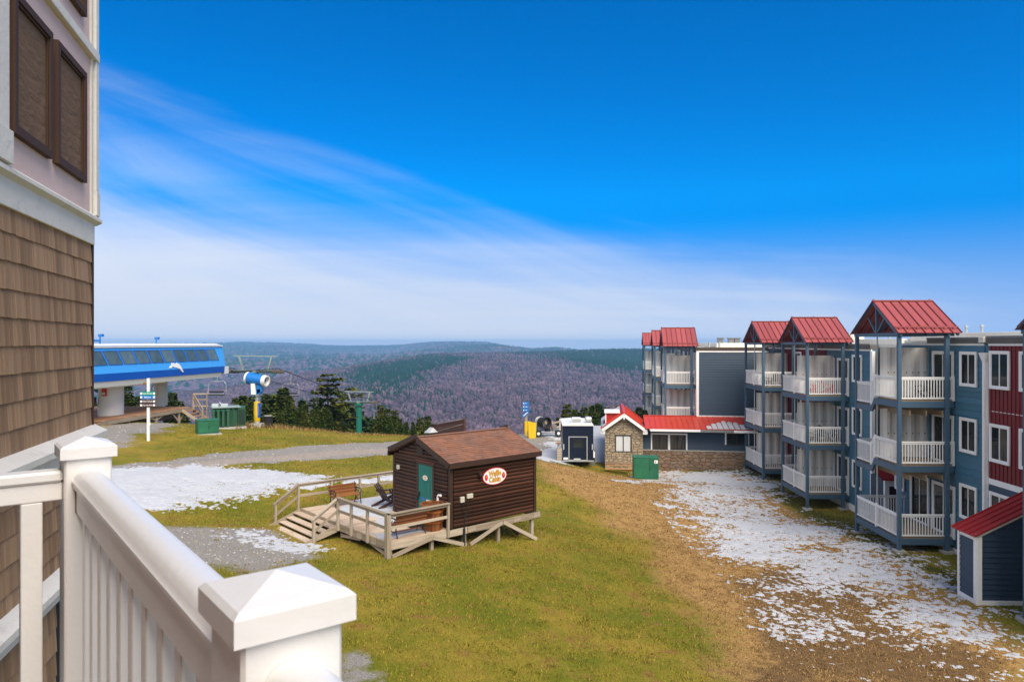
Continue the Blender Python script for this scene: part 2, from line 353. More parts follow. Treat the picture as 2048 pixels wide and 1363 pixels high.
CTRL = [_pt(*a) for a in [
    (297, 882, 41), (205, 868, 41), (415, 866, 45), (470, 858, 47.6), (520, 852, 49.5), (330, 846, 50), (560, 859, 52), (640, 865, 53), (700, 869, 54), (800, 873, 56),
    (230, 935, 33.8), (500, 915, 38), (800, 893, 45), (350, 975, 31), (400, 1080, 24.5), (536, 1056, 27.1), (621, 1090, 24.9), (778, 1114, 23.4), (934, 1089, 25.5), (1062, 1077, 27.6),
    (1000, 895, 48), (1060, 873, 62), (1080, 915, 46), (1150, 932, 52), (1210, 938, 54.5), (1290, 958, 49), (1531, 960, 49.2), (1497, 940, 53), (1612, 1019, 41.3), (1797, 1103, 31), (2044, 1243, 23), (1962, 1210, 24.5),
    (1200, 1050, 33), (1400, 1000, 42), (1060, 1200, 21), (720, 1250, 17.5), (1000, 1363, 15.6), (1300, 1363, 16.8), (1640, 1363, 18), (2000, 1300, 20.6), (1180, 852, 70), (1118, 870, 63), (1250, 1150, 25.5), (690, 960, 34)]]
CTRL += [(-30, 72, -12), (-10, 74, -12.5), (5, 84, -13), (20, 90, -13), (-42, 60, -5.6), (-50, 42, -4.5), (-20, 95, -22), (0, 100, -22), (30, 105, -20), (32, 60, -9.6), (32, 30, -9.0), (30, 8, -8.8), (0, 0, -7.0), (-20, 10, -6.0), (-42, 20, -4.8), (0, -25, -7), (40, -20, -8.5), (-50, -20, -5)]
C = np.array(CTRL)
def _phi(d2): return np.where(d2 > 1e-9, d2*np.log(np.maximum(d2, 1e-9)), 0)
def _tps():
    n = len(C); d2 = ((C[:, None, :2]-C[None, :, :2])**2).sum(-1)
    A = np.zeros((n+3, n+3)); A[:n, :n] = _phi(d2)+np.eye(n)*6.0; A[:n, n] = 1; A[:n, n+1:] = C[:, :2]; A[n, :n] = 1; A[n+1:, :n] = C[:, :2].T
    b = np.zeros(n+3); b[:n] = C[:, 2]
    return np.linalg.solve(A, b)
W = _tps()
def gz(x, y):
    x = np.atleast_1d(np.asarray(x, float)); y = np.atleast_1d(np.asarray(y, float))
    out = W[len(C)] + W[len(C)+1]*x + W[len(C)+2]*y
    for i in range(len(C)): out = out + W[i]*_phi((x-C[i, 0])**2+(y-C[i, 1])**2)
    return out
def g1(x, y): return float(gz(x, y)[0])
def gnd(px, py):
    """the place on the lawn seen at a pixel: first crossing of the sight line"""
    ys = np.arange(12, 95, 0.25); xs = (px-1024)/FPX*ys; zs = (685-py)/FPX*ys
    d = zs-gz(xs, ys); i = int(np.argmax(d < 0)) if (d < 0).any() else len(ys)-1
    if i > 0:
        t = d[i-1]/(d[i-1]-d[i]); y = ys[i-1]+t*0.25
    else: y = ys[0]
    return ((px-1024)/FPX*y, y)
def poly_sd(X, Y, poly):
    """signed distance to a polygon, positive inside"""
    X = np.asarray(X, float); Y = np.asarray(Y, float); d = np.full(X.shape, 1e9); ins = np.zeros(X.shape, bool)
    n = len(poly)
    for i in range(n):
        ax, ay = poly[i]; bx, by = poly[(i+1) % n]; ex, ey = bx-ax, by-ay
        t = np.clip(((X-ax)*ex+(Y-ay)*ey)/(ex*ex+ey*ey+1e-9), 0, 1)
        d = np.minimum(d, np.hypot(X-ax-t*ex, Y-ay-t*ey))
        c = ((ay > Y) != (by > Y)) & (X < (bx-ax)*(Y-ay)/(by-ay+1e-12)+ax); ins ^= c
    return np.where(ins, d, -d)
def P(*pp): return [gnd(a, b) for a, b in pp]
straw_poly = P((1068, 922), (1130, 932), (1200, 945), (1330, 938), (1500, 942), (1560, 990), (1800, 1108), (2048, 1260), (2048, 1363)) + [(17, 12), (8.5, 13)] + P((1500, 1363), (1430, 1290), (1370, 1190), (1300, 1090), (1210, 1020), (1110, 965))
road_poly = P((200, 948), (420, 932), (600, 921), (800, 909), (930, 902), (930, 890), (800, 883), (700, 886), (560, 896), (420, 908), (330, 920), (200, 932))
track_poly = P((200, 949), (450, 930), (620, 917), (800, 903), (930, 898), (930, 893), (800, 894), (620, 905), (450, 918), (200, 938))
gravel2 = P((300, 1055), (420, 1050), (540, 1064), (625, 1098), (640, 1115), (520, 1150), (360, 1130), (250, 1080))
gravel3 = P((170, 880), (250, 900), (300, 868), (380, 850), (350, 838), (200, 850))
gravel4 = P((1010, 872), (1060, 862), (1120, 870), (1135, 905), (1090, 905), (1030, 890))
gravel5 = P((690, 1300), (745, 1300), (790, 1363), (690, 1363))
moss_poly = P((1335, 935), (1500, 938), (1560, 980), (1700, 1048), (1800, 1103), (1925, 1160), (1940, 1195), (1860, 1140), (1790, 1118), (1700, 1075), (1560, 1000), (1500, 952))
dark_poly = P((1480, 1180), (1600, 1130), (1750, 1200), (1900, 1300), (2000, 1363), (1560, 1363), (1500, 1290))
def sm(x, a, b): t = np.clip((x-a)/(b-a), 0, 1); return t*t*(3-2*t)
def zones(X, Y):
    w = fbm(X*0.45, Y*0.45, 3, 4)*3.2; w2 = fbm(X*1.3, Y*1.3, 9, 3)*1.2
    straw = sm(poly_sd(X, Y, straw_poly)+w*0.8, -1.8, 1.6)
    gravel = np.maximum.reduce([sm(poly_sd(X, Y, road_poly)+w2*0.7, -0.35, 0.3), sm(poly_sd(X, Y, gravel2)+w*0.5, -0.6, 0.5)*0.9, sm(poly_sd(X, Y, gravel3)+w, -0.6, 0.8)*0.85, sm(poly_sd(X, Y, gravel4)+w, -1, 1)*0.8, sm(poly_sd(X, Y, gravel5)+w2, -0.3, 0.4)])
    track = sm(poly_sd(X, Y, track_poly)+w2*0.2, -0.15, 0.25)
    moss = sm(poly_sd(X, Y, moss_poly)+w2*0.6, -0.5, 0.5)
    dark = sm(poly_sd(X, Y, dark_poly)+w*1.2, -1.5, 1.5)
    return straw*(1-moss*0.8), gravel, track, moss, dark
def ground_material():
    m, nt, b = _mat('lawn'); L = nt.links.new
    def attr(n): return N(nt, 'ShaderNodeAttribute', attribute_name=n).outputs['Fac']
    tc = N(nt, 'ShaderNodeTexCoord'); vec = tc.outputs['Object']
    def noise(s, d=5.0, r=0.6): n = N(nt, 'ShaderNodeTexNoise', i_Scale=s, i_Detail=d, i_Roughness=r); L(vec, n.inputs[0]); return n.outputs[0]
    def ramp(x, a, bb): r = N(nt, 'ShaderNodeMapRange', interpolation_type='SMOOTHSTEP'); L(x, r.inputs[0]); r.inputs[1].default_value = a; r.inputs[2].default_value = bb; return r.outputs[0]
    def mix(f, c1, c2):
        x = N(nt, 'ShaderNodeMix', data_type='RGBA')
        L(f, x.inputs[0])
        for i, c in ((6, c1), (7, c2)):
            if isinstance(c, tuple): x.inputs[i].default_value = (*c, 1)
            else: L(c, x.inputs[i])
        return x.outputs[2]
    n1 = noise(0.30, 7, 0.62); n2 = noise(2.6, 6, 0.75); n3 = noise(9, 6, 0.75); n4 = noise(38, 4, 0.7)
    grass = mix(ramp(n1, 0.36, 0.66), (0.120, 0.135, 0.009), (0.280, 0.205, 0.028))
    grass = mix(ramp(n2, 0.50, 0.78), grass, (0.270, 0.150, 0.042))
    grass = mix(ramp(n3, 0.50, 0.80), grass, (0.085, 0.095, 0.008))
    n5 = noise(1.1, 5, 0.65)
    grass = mix(_math(nt, 'MULTIPLY', ramp(n5, 0.54, 0.68), 0.8), grass, (0.235, 0.120, 0.040))
    grass = mix(_math(nt, 'MULTIPLY', ramp(n5, 0.46, 0.32), 0.7), grass, (0.095, 0.120, 0.008))
    straw = mix(ramp(n2, 0.38, 0.68), (0.43, 0.265, 0.095), (0.265, 0.145, 0.050))
    straw = mix(ramp(n3, 0.50, 0.68), straw, (0.105, 0.058, 0.026))
    dk = mix(ramp(n3, 0.35, 0.7), (0.135, 0.080, 0.038), (0.042, 0.026, 0.016))
    grav = mix(ramp(n3, 0.3, 0.72), (0.30, 0.275, 0.245), (0.185, 0.175, 0.165)); grav = mix(ramp(n4, 0.5, 0.75), grav, (0.36, 0.34, 0.32))
    track = mix(ramp(n2, 0.3, 0.7), (0.36, 0.30, 0.25), (0.30, 0.255, 0.22))
    moss = mix(ramp(n2, 0.35, 0.7), (0.050, 0.065, 0.010), (0.100, 0.075, 0.020))
    jit = _math(nt, 'MULTIPLY', _math(nt, 'SUBTRACT', n2, 0.5), 1.3)
    def edge(a): return _math(nt, 'MULTIPLY', _math(nt, 'SUBTRACT', _math(nt, 'ADD', attr(a), jit), 0.28), 2.2, True)
    c = mix(edge('straw'), grass, straw)
    c = mix(_math(nt, 'MULTIPLY', edge('dark'), 0.75), c, dk)
    c = mix(edge('moss'), c, moss)
    c = mix(edge('gravel'), c, grav)
    c = mix(_math(nt, 'MULTIPLY', attr('track'), 0.85), c, track)
    hv = N(nt, 'ShaderNodeHueSaturation', i_Saturation=1.0); L(c, hv.inputs['Color'])
    L(_math(nt, 'ADD', _math(nt, 'MULTIPLY', n4, 1.9), _math(nt, 'ADD', _math(nt, 'MULTIPLY', n3, 1.3), -0.62)), hv.inputs['Value'])
    L(hv.outputs[0], b.inputs['Base Color']); b.inputs['Roughness'].default_value = 0.95; b.inputs['Specular IOR Level'].default_value = 0.15
    bp = N(nt, 'ShaderNodeBump', i_Strength=0.6, i_Distance=0.05); L(_math(nt, 'ADD', n3, _math(nt, 'MULTIPLY', n4, 0.5)), bp.inputs['Height']); L(bp.outputs[0], b.inputs['Normal'])
    return m
def build_ground():
    gx = np.concatenate([np.arange(-75, -36, 2.0), np.arange(-36, 22, 0.3), np.arange(22, 56, 2.0)])
    gy = np.concatenate([np.arange(-25, 13, 2.0), np.arange(13, 66, 0.3), np.arange(66, 108, 1.5)])
    X, Y = np.meshgrid(gx, gy); X = X.ravel(); Y = Y.ravel()
    Z = gz(X, Y) + fbm(X*0.6, Y*0.6, 21, 3)*0.10 + fbm(X*2.5, Y*2.5, 5, 2)*0.03
    nx, ny = len(gx), len(gy); i = np.arange(nx*ny).reshape(ny, nx)
    F = np.stack([i[:-1, :-1], i[:-1, 1:], i[1:, 1:], i[1:, :-1]], -1).reshape(-1, 4)
    s, g, t, mo, d = zones(X, Y)
    o = numesh('ground', np.stack([X, Y, Z], 1), F, ground_material(), smooth=True, kind='structure', attrs={'straw': s, 'gravel': g, 'track': t, 'moss': mo, 'dark': d})
    tag(o, 'sloping autumn lawn with gravel track and straw coloured right side', None)
build_ground()

# ------------------------------------------------------------------ grass blades standing on the lawn
def blades():
    m, nt, b = _mat('grass_blade'); L = nt.links.new
    s = N(nt, 'ShaderNodeAttribute', attribute_name='straw').outputs['Fac']; g = N(nt, 'ShaderNodeNewGeometry')
    a = N(nt, 'ShaderNodeMix', data_type='RGBA'); a.inputs[6].default_value = (0.150, 0.165, 0.012, 1); a.inputs[7].default_value = (0.330, 0.235, 0.036, 1)
    L(g.outputs['Random Per Island'], a.inputs[0])
    # a few dark or bleached blades among them
    c = N(nt, 'ShaderNodeMix', data_type='RGBA'); c.inputs[6].default_value = (0.46, 0.295, 0.12, 1); c.inputs[7].default_value = (0.16, 0.09, 0.036, 1); L(g.outputs['Random Per Island'], c.inputs[0])
    d = N(nt, 'ShaderNodeMix', data_type='RGBA'); L(s, d.inputs[0]); L(a.outputs[2], d.inputs[6]); L(c.outputs[2], d.inputs[7])
    hv = N(nt, 'ShaderNodeHueSaturation'); L(d.outputs[2], hv.inputs['Color']); w_ = N(nt, 'ShaderNodeTexWhiteNoise', noise_dimensions='1D'); L(g.outputs['Random Per Island'], w_.inputs['W']); L(_math(nt, 'ADD', _math(nt, 'MULTIPLY', w_.outputs['Value'], 1.4), 0.22), hv.inputs['Value'])
    L(hv.outputs[0], b.inputs['Base Color']); b.inputs['Roughness'].default_value = 0.8; b.inputs['Specular IOR Level'].default_value = 0.2
    def field(n, y0, y1, hmin, hmax, w):
        u = NP.rand(n); Y = np.sqrt(y0*y0+u*(y1*y1-y0*y0)); px = NP.rand(n)*1700+330; X = (px-1024)/FPX*Y
        st, gr, tr, mo, dk = zones(X, Y)
        keep = NP.rand(n) > np.maximum(gr, tr)*0.97
        dens = fbm(X*0.8, Y*0.8, 31, 3)
        keep &= NP.rand(n) < 0.72+dens*1.2
        X, Y, st = X[keep], Y[keep], st[keep]
        return X, Y, st, hmin+(hmax-hmin)*NP.rand(len(X))**2, np.full(len(X), w)
    parts = [field(420000, 15, 32, 0.018, 0.070, 0.012), field(240000, 32, 64, 0.025, 0.09, 0.02)]
    # rank dry tufts along the brow of the hill
    n = 9000; px = 470+NP.rand(n)*430; yy = np.interp(px, [470, 520, 600, 700, 800, 900], [48.3, 50.3, 52.5, 54, 56, 58])+NP.randn(n)*0.7
    parts.append(((px-1024)/FPX*yy, yy, np.full(n, 0.8), 0.08+0.32*NP.rand(n)**2*np.interp(px, [470, 600, 700, 900], [1.3, 1.2, 0.7, 0.5]), np.full(n, 0.02)))
    # taller clumps
    nc = 5200; u = NP.rand(nc); cy = np.sqrt(16**2+u*(46**2-16**2)); cx = (NP.rand(nc)*1500+420-1024)/FPX*cy; st, gr, tr, mo, dk = zones(cx, cy)
    k_ = NP.rand(nc) > np.maximum(gr, tr); cx, cy, st = cx[k_], cy[k_], st[k_]; rp = 14; m_ = len(cx)*rp
    parts.append((np.repeat(cx, rp)+NP.randn(m_)*0.05, np.repeat(cy, rp)+NP.randn(m_)*0.05, np.clip(np.repeat(st+NP.rand(len(st))*0.5-0.1, rp), 0, 1), (0.04+0.065*NP.rand(m_)), np.full(m_, 0.011)))
    X, Y, st, h, w = [np.concatenate(k) for k in zip(*parts)]
    n = len(X); Z = gz(X, Y)+fbm(X*0.6, Y*0.6, 21, 3)*0.10-0.01
    a = NP.rand(n)*6.283; lean = (NP.rand(n)*0.9)*h; la = NP.rand(n)*6.283
    V = np.zeros((n, 3, 3)); V[:, :, 0] = X[:, None]; V[:, :, 1] = Y[:, None]; V[:, :, 2] = Z[:, None]
    V[:, 0, 0] -= np.cos(a)*w; V[:, 0, 1] -= np.sin(a)*w; V[:, 1, 0] += np.cos(a)*w; V[:, 1, 1] += np.sin(a)*w
    V[:, 2, 0] += np.cos(la)*lean; V[:, 2, 1] += np.sin(la)*lean; V[:, 2, 2] += h
    o = numesh('grass', V.reshape(-1, 3), np.arange(3*n).reshape(-1, 3), m, kind='stuff', attrs={'straw': np.repeat(st, 3)})
    tag(o, 'short olive and straw coloured grass blades over the lawn', 'grass')
blades()

def pebbles():
    n = 16000; ys = 22+NP.rand(n)*32; xs = (NP.rand(n)*900+180-1024)/FPX*ys; s_, g_, t_, m_, d_ = zones(xs, ys)
    k = NP.rand(n) < g_*(1-t_*0.8); xs, ys = xs[k], ys[k]; n = len(xs); r = 0.015+0.035*NP.rand(n)**2; zs = gz(xs, ys)+fbm(xs*0.6, ys*0.6, 21, 3)*0.10+fbm(xs*2.5, ys*2.5, 5, 2)*0.03
    base = np.array([(1, 0, 0), (0.2, 1, 0), (-1, 0.2, 0), (-0.1, -1, 0), (0.1, 0, 0.8)]); F = np.array([(0, 1, 4), (1, 2, 4), (2, 3, 4), (3, 0, 4)])
    a = NP.rand(n)*6.283; c, s = np.cos(a), np.sin(a); V = base[None]*r[:, None, None]*(0.7+0.6*NP.rand(n, 5, 1)); Vx = V[:, :, 0]*c[:, None]-V[:, :, 1]*s[:, None]; Vy = V[:, :, 0]*s[:, None]+V[:, :, 1]*c[:, None]
    V = np.stack([Vx+xs[:, None], Vy+ys[:, None], V[:, :, 2]+zs[:, None]-0.004], -1); F = (F[None]+(np.arange(n)*5)[:, None, None]).reshape(-1, 3)
    tag(numesh('gravel', V.reshape(-1, 3), F, mat('gravel_stone', (0.34, 0.32, 0.30), 0.9, 0.1, 5, 0.4, island=True), kind='stuff'), 'loose grey gravel along the track and by the steps', 'gravel')
pebbles()
# ------------------------------------------------------------------ melting snow lying on the lawn
def snow_sheet(name, poly, cover, step, label, thick=0.05, seed=0, fine=0.5, edge=1.5, straw=False):
    xs = [p[0] for p in poly]; ys = [p[1] for p in poly]
    gx = np.arange(min(xs)-1, max(xs)+1, step); gy = np.arange(min(ys)-1, max(ys)+1, step)
    X, Y = np.meshgrid(gx, gy); sh = X.shape; X = X.ravel(); Y = Y.ravel()
    sd = poly_sd(X, Y, poly)
    a = R(-35); U = X*math.cos(a)-Y*math.sin(a); Vv = X*math.sin(a)+Y*math.cos(a)
    f = np.clip(sd/edge, -3, 1.0)*0.55 + cover + fbm(X*0.30, Y*0.5, seed, 4)*2.0 + fbm(X*2.2, Y*2.5, seed+5, 4, 0.68)*(1.5*fine) + fbm(X*8.0, Y*7.0, seed+9, 2, 0.8)*(1.9*fine)
    f = f*1.0
    Z = gz(X, Y) + fbm(X*0.6, Y*0.6, 21, 3)*0.10 + np.clip(f, -0.4, 0.6)*thick*1.6 + 0.012
    i = np.arange(X.size).reshape(sh); F = np.stack([i[:-1, :-1], i[:-1, 1:], i[1:, 1:], i[1:, :-1]], -1).reshape(-1, 4)
    F = F[(f[F] > -0.1).any(1)]
    us = np.unique(F); mp = np.full(X.size, -1); mp[us] = np.arange(len(us))
    o = numesh(name, np.stack([X, Y, Z], 1)[us], mp[F], snow, smooth=True, kind='stuff')
    tag(o, label, 'snow')
snow_sheet('snow_patch', P((1330, 938), (1440, 936), (1500, 950), (1570, 990), (1690, 1062), (1800, 1118), (1925, 1185), (2048, 1295), (2048, 1330), (1960, 1300), (1780, 1215), (1640, 1250), (1560, 1200), (1470, 1140), (1425, 1085), (1370, 1010)), -0.44, 0.055, 'large broken patch of melting snow beside the blue condo decks', seed=40, fine=1.05, edge=2.6, thick=0.035)
snow_sheet('snow_patch', P((1480, 1150), (1560, 1180), (1600, 1220), (1700, 1270), (1900, 1320), (2048, 1355), (1800, 1363), (1660, 1320), (1560, 1260)), -0.66, 0.055, 'thin speckles of snow on dark straw at the bottom right', seed=77, fine=0.9, edge=2.0, thick=0.03)
snow_sheet('snow_patch', P((120, 937), (300, 938), (372, 933), (420, 937), (540, 941), (600, 947), (645, 950), (600, 965), (540, 985), (440, 1000), (330, 1005), (200, 1000), (120, 1000)), 0.06, 0.055, 'wide smooth snow field between gravel track and cabin steps', seed=12, fine=0.62, edge=0.9, thick=0.04)
snow_sheet('snow_patch', P((690, 966), (730, 957), (792, 949), (792, 957), (740, 965)), 0.2, 0.08, 'narrow snow strip on grass behind the deck railing', seed=15, fine=0.3, edge=0.3)
snow_sheet('snow_patch', P((590, 976), (600, 970), (650, 963), (660, 968), (620, 978)), 0.2, 0.06, 'small snow remnant just beyond the stair rail corner', seed=16, fine=0.3, edge=0.3)
snow_sheet('snow_patch', P((400, 1072), (470, 1062), (530, 1062), (560, 1070), (625, 1098), (600, 1104), (500, 1085)), -0.34, 0.05, 'patchy snow on gravel at the foot of the steps', seed=18, fine=0.85, edge=0.6, thick=0.03)
snow_sheet('snow_patch', P((1072, 905), (1090, 892), (1128, 880), (1132, 918), (1112, 922), (1085, 917)), 0.2, 0.09, 'snow lying left of the navy trailer', seed=22, fine=0.4, edge=0.8)
snow_sheet('snow_patch', P((1098, 872), (1125, 857), (1180, 848), (1212, 848), (1212, 922), (1180, 918), (1180, 880), (1120, 880)), 0.35, 0.12, 'snow covered ramp between trailer and stone building', seed=24, fine=0.3, edge=0.8)
snow_sheet('snow_patch', P((1210, 957), (1290, 962), (1330, 955), (1330, 960), (1270, 966)), -0.25, 0.06, 'thin line of snow in front of the tall green box', seed=26, fine=0.7, edge=0.5, thick=0.03)

# ------------------------------------------------------------------ valley and wooded hills
PXS = np.array([-600, 150, 330, 440, 524, 608, 692, 776, 843, 902, 965, 1070, 1217, 1300, 1500, 2048, 2700.])
YB = np.array([830, 815, 795, 783, 769, 751, 739, 725, 714, 710, 709, 707, 701.5, 701, 702, 704, 706.])
RB = np.array([1300, 1350, 1400, 1450, 1550, 1650, 1750, 1900, 2050, 2150, 2200, 2300, 2450, 2500, 2600, 2800, 3000.])
PXA = np.array([-600, 150, 330, 440, 495, 545, 629, 646, 700, 767, 810, 835, 873, 900, 973, 1007, 1028, 1070, 1300, 2048, 2700.])
YA = np.array([692, 690, 688, 687, 685, 686, 690, 692, 693, 693, 691, 687.5, 684.5, 685, 687, 693, 699, 704, 707, 708, 708.])
RA = 6800.
def hz(px, r):
    """height of the hills (from eye level) at a bearing (given as photo column) and distance"""
    px = np.asarray(px, float); r = np.asarray(r, float)
    yb = np.interp(px, PXS, YB); rb = np.interp(px, PXS, RB); ya = np.interp(px, PXA, YA)
    x = (px-1024)/FPX*r
    zb = -(yb-685)/FPX*rb - 6; za = -(ya-685)/FPX*RA
    near = np.interp(r, [40, 70, 120, 200, 350, 600, 800], [-12, -17, -30, -55, -90, -118, -104])
    t = np.clip((r-800)/(rb-800), 0, 1); tt = t*t*(3-2*t)*0.35+t*0.65
    face = -104+(zb+104)*tt + fbm(x/420, r/420, 61, 4)*70*np.sin(np.pi*t)**1.0*(0.9) + fbm(x/150, r/150, 66, 3)*18*np.sin(np.pi*t)
    t2 = np.clip((r-rb)/(RA-rb), 0, 1); dip = -(yb-685)/FPX*r
    far = np.minimum(dip-8*np.minimum(1, (r-rb)/300), 1e9)
    w = np.clip((r-rb*1.25)/(RA-rb*1.25), 0, 1); start = dip-30
    rise = (1-w)*(-(yb-685)/FPX*rb*1.25-30)+w*za + fbm(x/900, r/900, 71, 4)*130*np.sin(np.pi*w) + fbm(x/300, r/300, 75, 3)*30*np.sin(np.pi*w)
    back = np.where(r < rb*1.25, zb-(r-rb)/(rb*0.25+1e-6)*(zb-(-(yb-685)/FPX*rb*1.25-30)), rise)
    z = np.where(r < 800, near, np.where(r < rb, face, back))
    return np.where(r > RA, za-(r-RA)*0.06, z)
def hill_material():
    m, nt, b = _mat('wooded_hillside'); L = nt.links.new
    tc = N(nt, 'ShaderNodeTexCoord'); c = N(nt, 'ShaderNodeAttribute', attribute_name='conifer').outputs['Fac']
    n = N(nt, 'ShaderNodeTexNoise', i_Scale=0.045, i_Detail=6.0, i_Roughness=0.75); L(tc.outputs['Object'], n.inputs[0])
    n2 = N(nt, 'ShaderNodeTexNoise', i_Scale=0.006, i_Detail=5.0, i_Roughness=0.7); L(tc.outputs['Object'], n2.inputs[0])
    a = N(nt, 'ShaderNodeMix', data_type='RGBA'); a.inputs[6].default_value = (0.050, 0.038, 0.052, 1); a.inputs[7].default_value = (0.125, 0.095, 0.120, 1); L(n.outputs[0], a.inputs[0])  # purple in the slope colour carries part of the haze
    d = N(nt, 'ShaderNodeMix', data_type='RGBA'); d.inputs[7].default_value = (0.018, 0.044, 0.030, 1); L(a.outputs[2], d.inputs[6])
    f = _math(nt, 'MULTIPLY', _math(nt, 'SUBTRACT', _math(nt, 'ADD', c, _math(nt, 'MULTIPLY', _math(nt, 'SUBTRACT', n2.outputs[0], 0.5), 1.2)), 0.35), 2.5, True)
    L(f, d.inputs[0]); L(d.outputs[2], b.inputs['Base Color']); b.inputs['Roughness'].default_value = 1.0; b.inputs['Specular IOR Level'].default_value = 0.0
    bp = N(nt, 'ShaderNodeBump', i_Strength=1.0, i_Distance=6.0); L(n.outputs[0], bp.inputs['Height']); L(bp.outputs[0], b.inputs['Normal'])
    return m
def conifer_share(px, r):
    x = (px-1024)/FPX*r
    rb = np.interp(px, PXS, RB); t = np.clip((r-800)/(rb-800), 0, 1.2)
    top = np.clip((t-0.47)*4.0, 0, 1)*np.interp(px, [600, 800, 900, 1300], [0.3, 0.8, 1.15, 1.2])
    base = 0.16+fbm(x/230, r/420, 81, 4)*3.2
    far = r > rb*1.2
    return np.clip(np.where(far, 0.30+fbm(x/700, r/900, 91, 4)*1.6+np.clip((r-5200)/1800, 0, 1)*0.4, base+top*0.95), 0, 1)
def build_hills():
    pxs = np.linspace(-500, 2600, 330); rs = np.concatenate([np.geomspace(45, 800, 40), np.linspace(820, 3200, 150), np.geomspace(3250, RA*1.12, 70)])
    PX, RR = np.meshgrid(pxs, rs); PX = PX.ravel(); RR = RR.ravel()
    V = np.stack([(PX-1024)/FPX*RR, RR, hz(PX, RR)], 1); nx, ny = len(pxs), len(rs)
    i = np.arange(nx*ny).reshape(ny, nx); F = np.stack([i[:-1, :-1], i[:-1, 1:], i[1:, 1:], i[1:, :-1]], -1).reshape(-1, 4)
    o = numesh('hills', V, F, hill_material(), smooth=True, kind='structure', attrs={'conifer': conifer_share(PX, RR)})
    tag(o, 'long wooded ridges beyond the valley fading to blue', None)
    # crowns of the wood on the hills
    def crowns(n, r0, r1fun, scale, seg, far):
        px = 150+NP.rand(n)*1380; u = NP.rand(n); rb = np.interp(px, PXS, RB); r1 = r1fun(px, rb); lo = np.maximum(r0(px, rb), 1)
        r = np.sqrt(lo**2+u*(r1**2-lo**2)); cs = conifer_share(px, r); con = NP.rand(n) < cs*0.88+0.10
        return (px-1024)/FPX*r, r, hz(px, r), con
    def mesh_crowns(name, x, y, z, h, w, seg, prof, m, label):
        n = len(x); rings = len(prof); a0 = NP.rand(n)*6.283
        V = np.zeros((n, rings*seg+1, 3)); jit = 0.7+0.6*NP.rand(n, rings, seg)
        for k, (rr, hh) in enumerate(prof):
            for s in range(seg):
                a = a0+2*np.pi*s/seg+k*0.5; q = w*rr*jit[:, k, s]
                V[:, k*seg+s, 0] = x+np.cos(a)*q; V[:, k*seg+s, 1] = y+np.sin(a)*q; V[:, k*seg+s, 2] = z+h*(hh+0.08*(jit[:, k, s]-1))
        V[:, -1, 0] = x+NP.randn(n)*w*0.1; V[:, -1, 1] = y; V[:, -1, 2] = z+h
        f = []
        for k in range(rings-1):
            for s in range(seg):
                p, q = k*seg+s, k*seg+(s+1) % seg; f += [(p, q, q+seg), (p, q+seg, p+seg)]
        for s in range(seg): f.append(((rings-1)*seg+s, (rings-1)*seg+(s+1) % seg, rings*seg))
        F = (np.array(f)[None]+(np.arange(n)*(rings*seg+1))[:, None, None]).reshape(-1, 3)
        tag(numesh(name, V.reshape(-1, 3), F, m, kind='stuff'), label, 'forest')
    con_m = mat('far_conifer', (0.008, 0.042, 0.014), 0.95, 0.1, 0.05, 0.45, island=True, spec=0.0)
    bare_m = mat('haze_tinted_twigs', (0.150, 0.100, 0.125), 0.95, 0.1, 0.05, 0.6, island=True, c2=(0.060, 0.045, 0.062), spec=0.0)  # twig colour has the purple-blue of the haze painted in
    x, y, z, con = crowns(95000, lambda p, b: 700+0*p, lambda p, b: b+60, 1, 5, False)
    h = np.where(con, 10+NP.rand(len(x))*9, 9+NP.rand(len(x))*9); w = np.where(con, 2.0+NP.rand(len(x))*1.8, 2.3+NP.rand(len(x))*2.2)
    mesh_crowns('conifer_forest', x[con], y[con], z[con]-1, h[con], w[con], 5, [(1.0, 0.05), (0.55, 0.5)], con_m, 'dark conifers dotted through the wooded middle ridge')
    b = ~con; mesh_crowns('bare_forest', x[b], y[b], z[b]-1, h[b], w[b], 5, [(0.5, 0.1), (1.0, 0.45), (0.75, 0.8)], bare_m, 'bare trees covering the middle ridge, haze purple painted in')
    x, y, z, con = crowns(42000, lambda p, b: b*1.25, lambda p, b: 0*p+RA, 1, 5, True)
    h = np.where(con, 16+NP.rand(len(x))*10, 12+NP.rand(len(x))*10); w = np.where(con, 7+NP.rand(len(x))*8, 9+NP.rand(len(x))*9)
    mesh_crowns('far_conifer_forest', x[con], y[con], z[con]-2, h[con]*0.8, w[con], 5, [(1.0, 0.3)], con_m, 'dark conifer stands on the farthest blue ridges')
    b = ~con; mesh_crowns('far_bare_forest', x[b], y[b], z[b]-2, h[b]*0.7, w[b], 5, [(1.0, 0.4)], bare_m, 'bare woods on the farthest blue ridges')
build_hills()
def haze():
    m = bpy.data.materials.new('haze_air'); m.use_nodes = True; nt = m.node_tree; nt.nodes.clear()
    out = N(nt, 'ShaderNodeOutputMaterial'); v = N(nt, 'ShaderNodeVolumePrincipled'); nt.links.new(v.outputs[0], out.inputs['Volume'])
    v.inputs['Color'].default_value = (0.31, 0.61, 1.0, 1); v.inputs['Density'].default_value = 0.00015; v.inputs['Anisotropy'].default_value = 0.0
    b = MB(); b.box(-14000, 14000, -200, 7700, -420, 26)
    o = b.build('haze', m, None, kind='stuff'); tag(o, 'thin blue haze over the far ridges', 'haze')
haze()

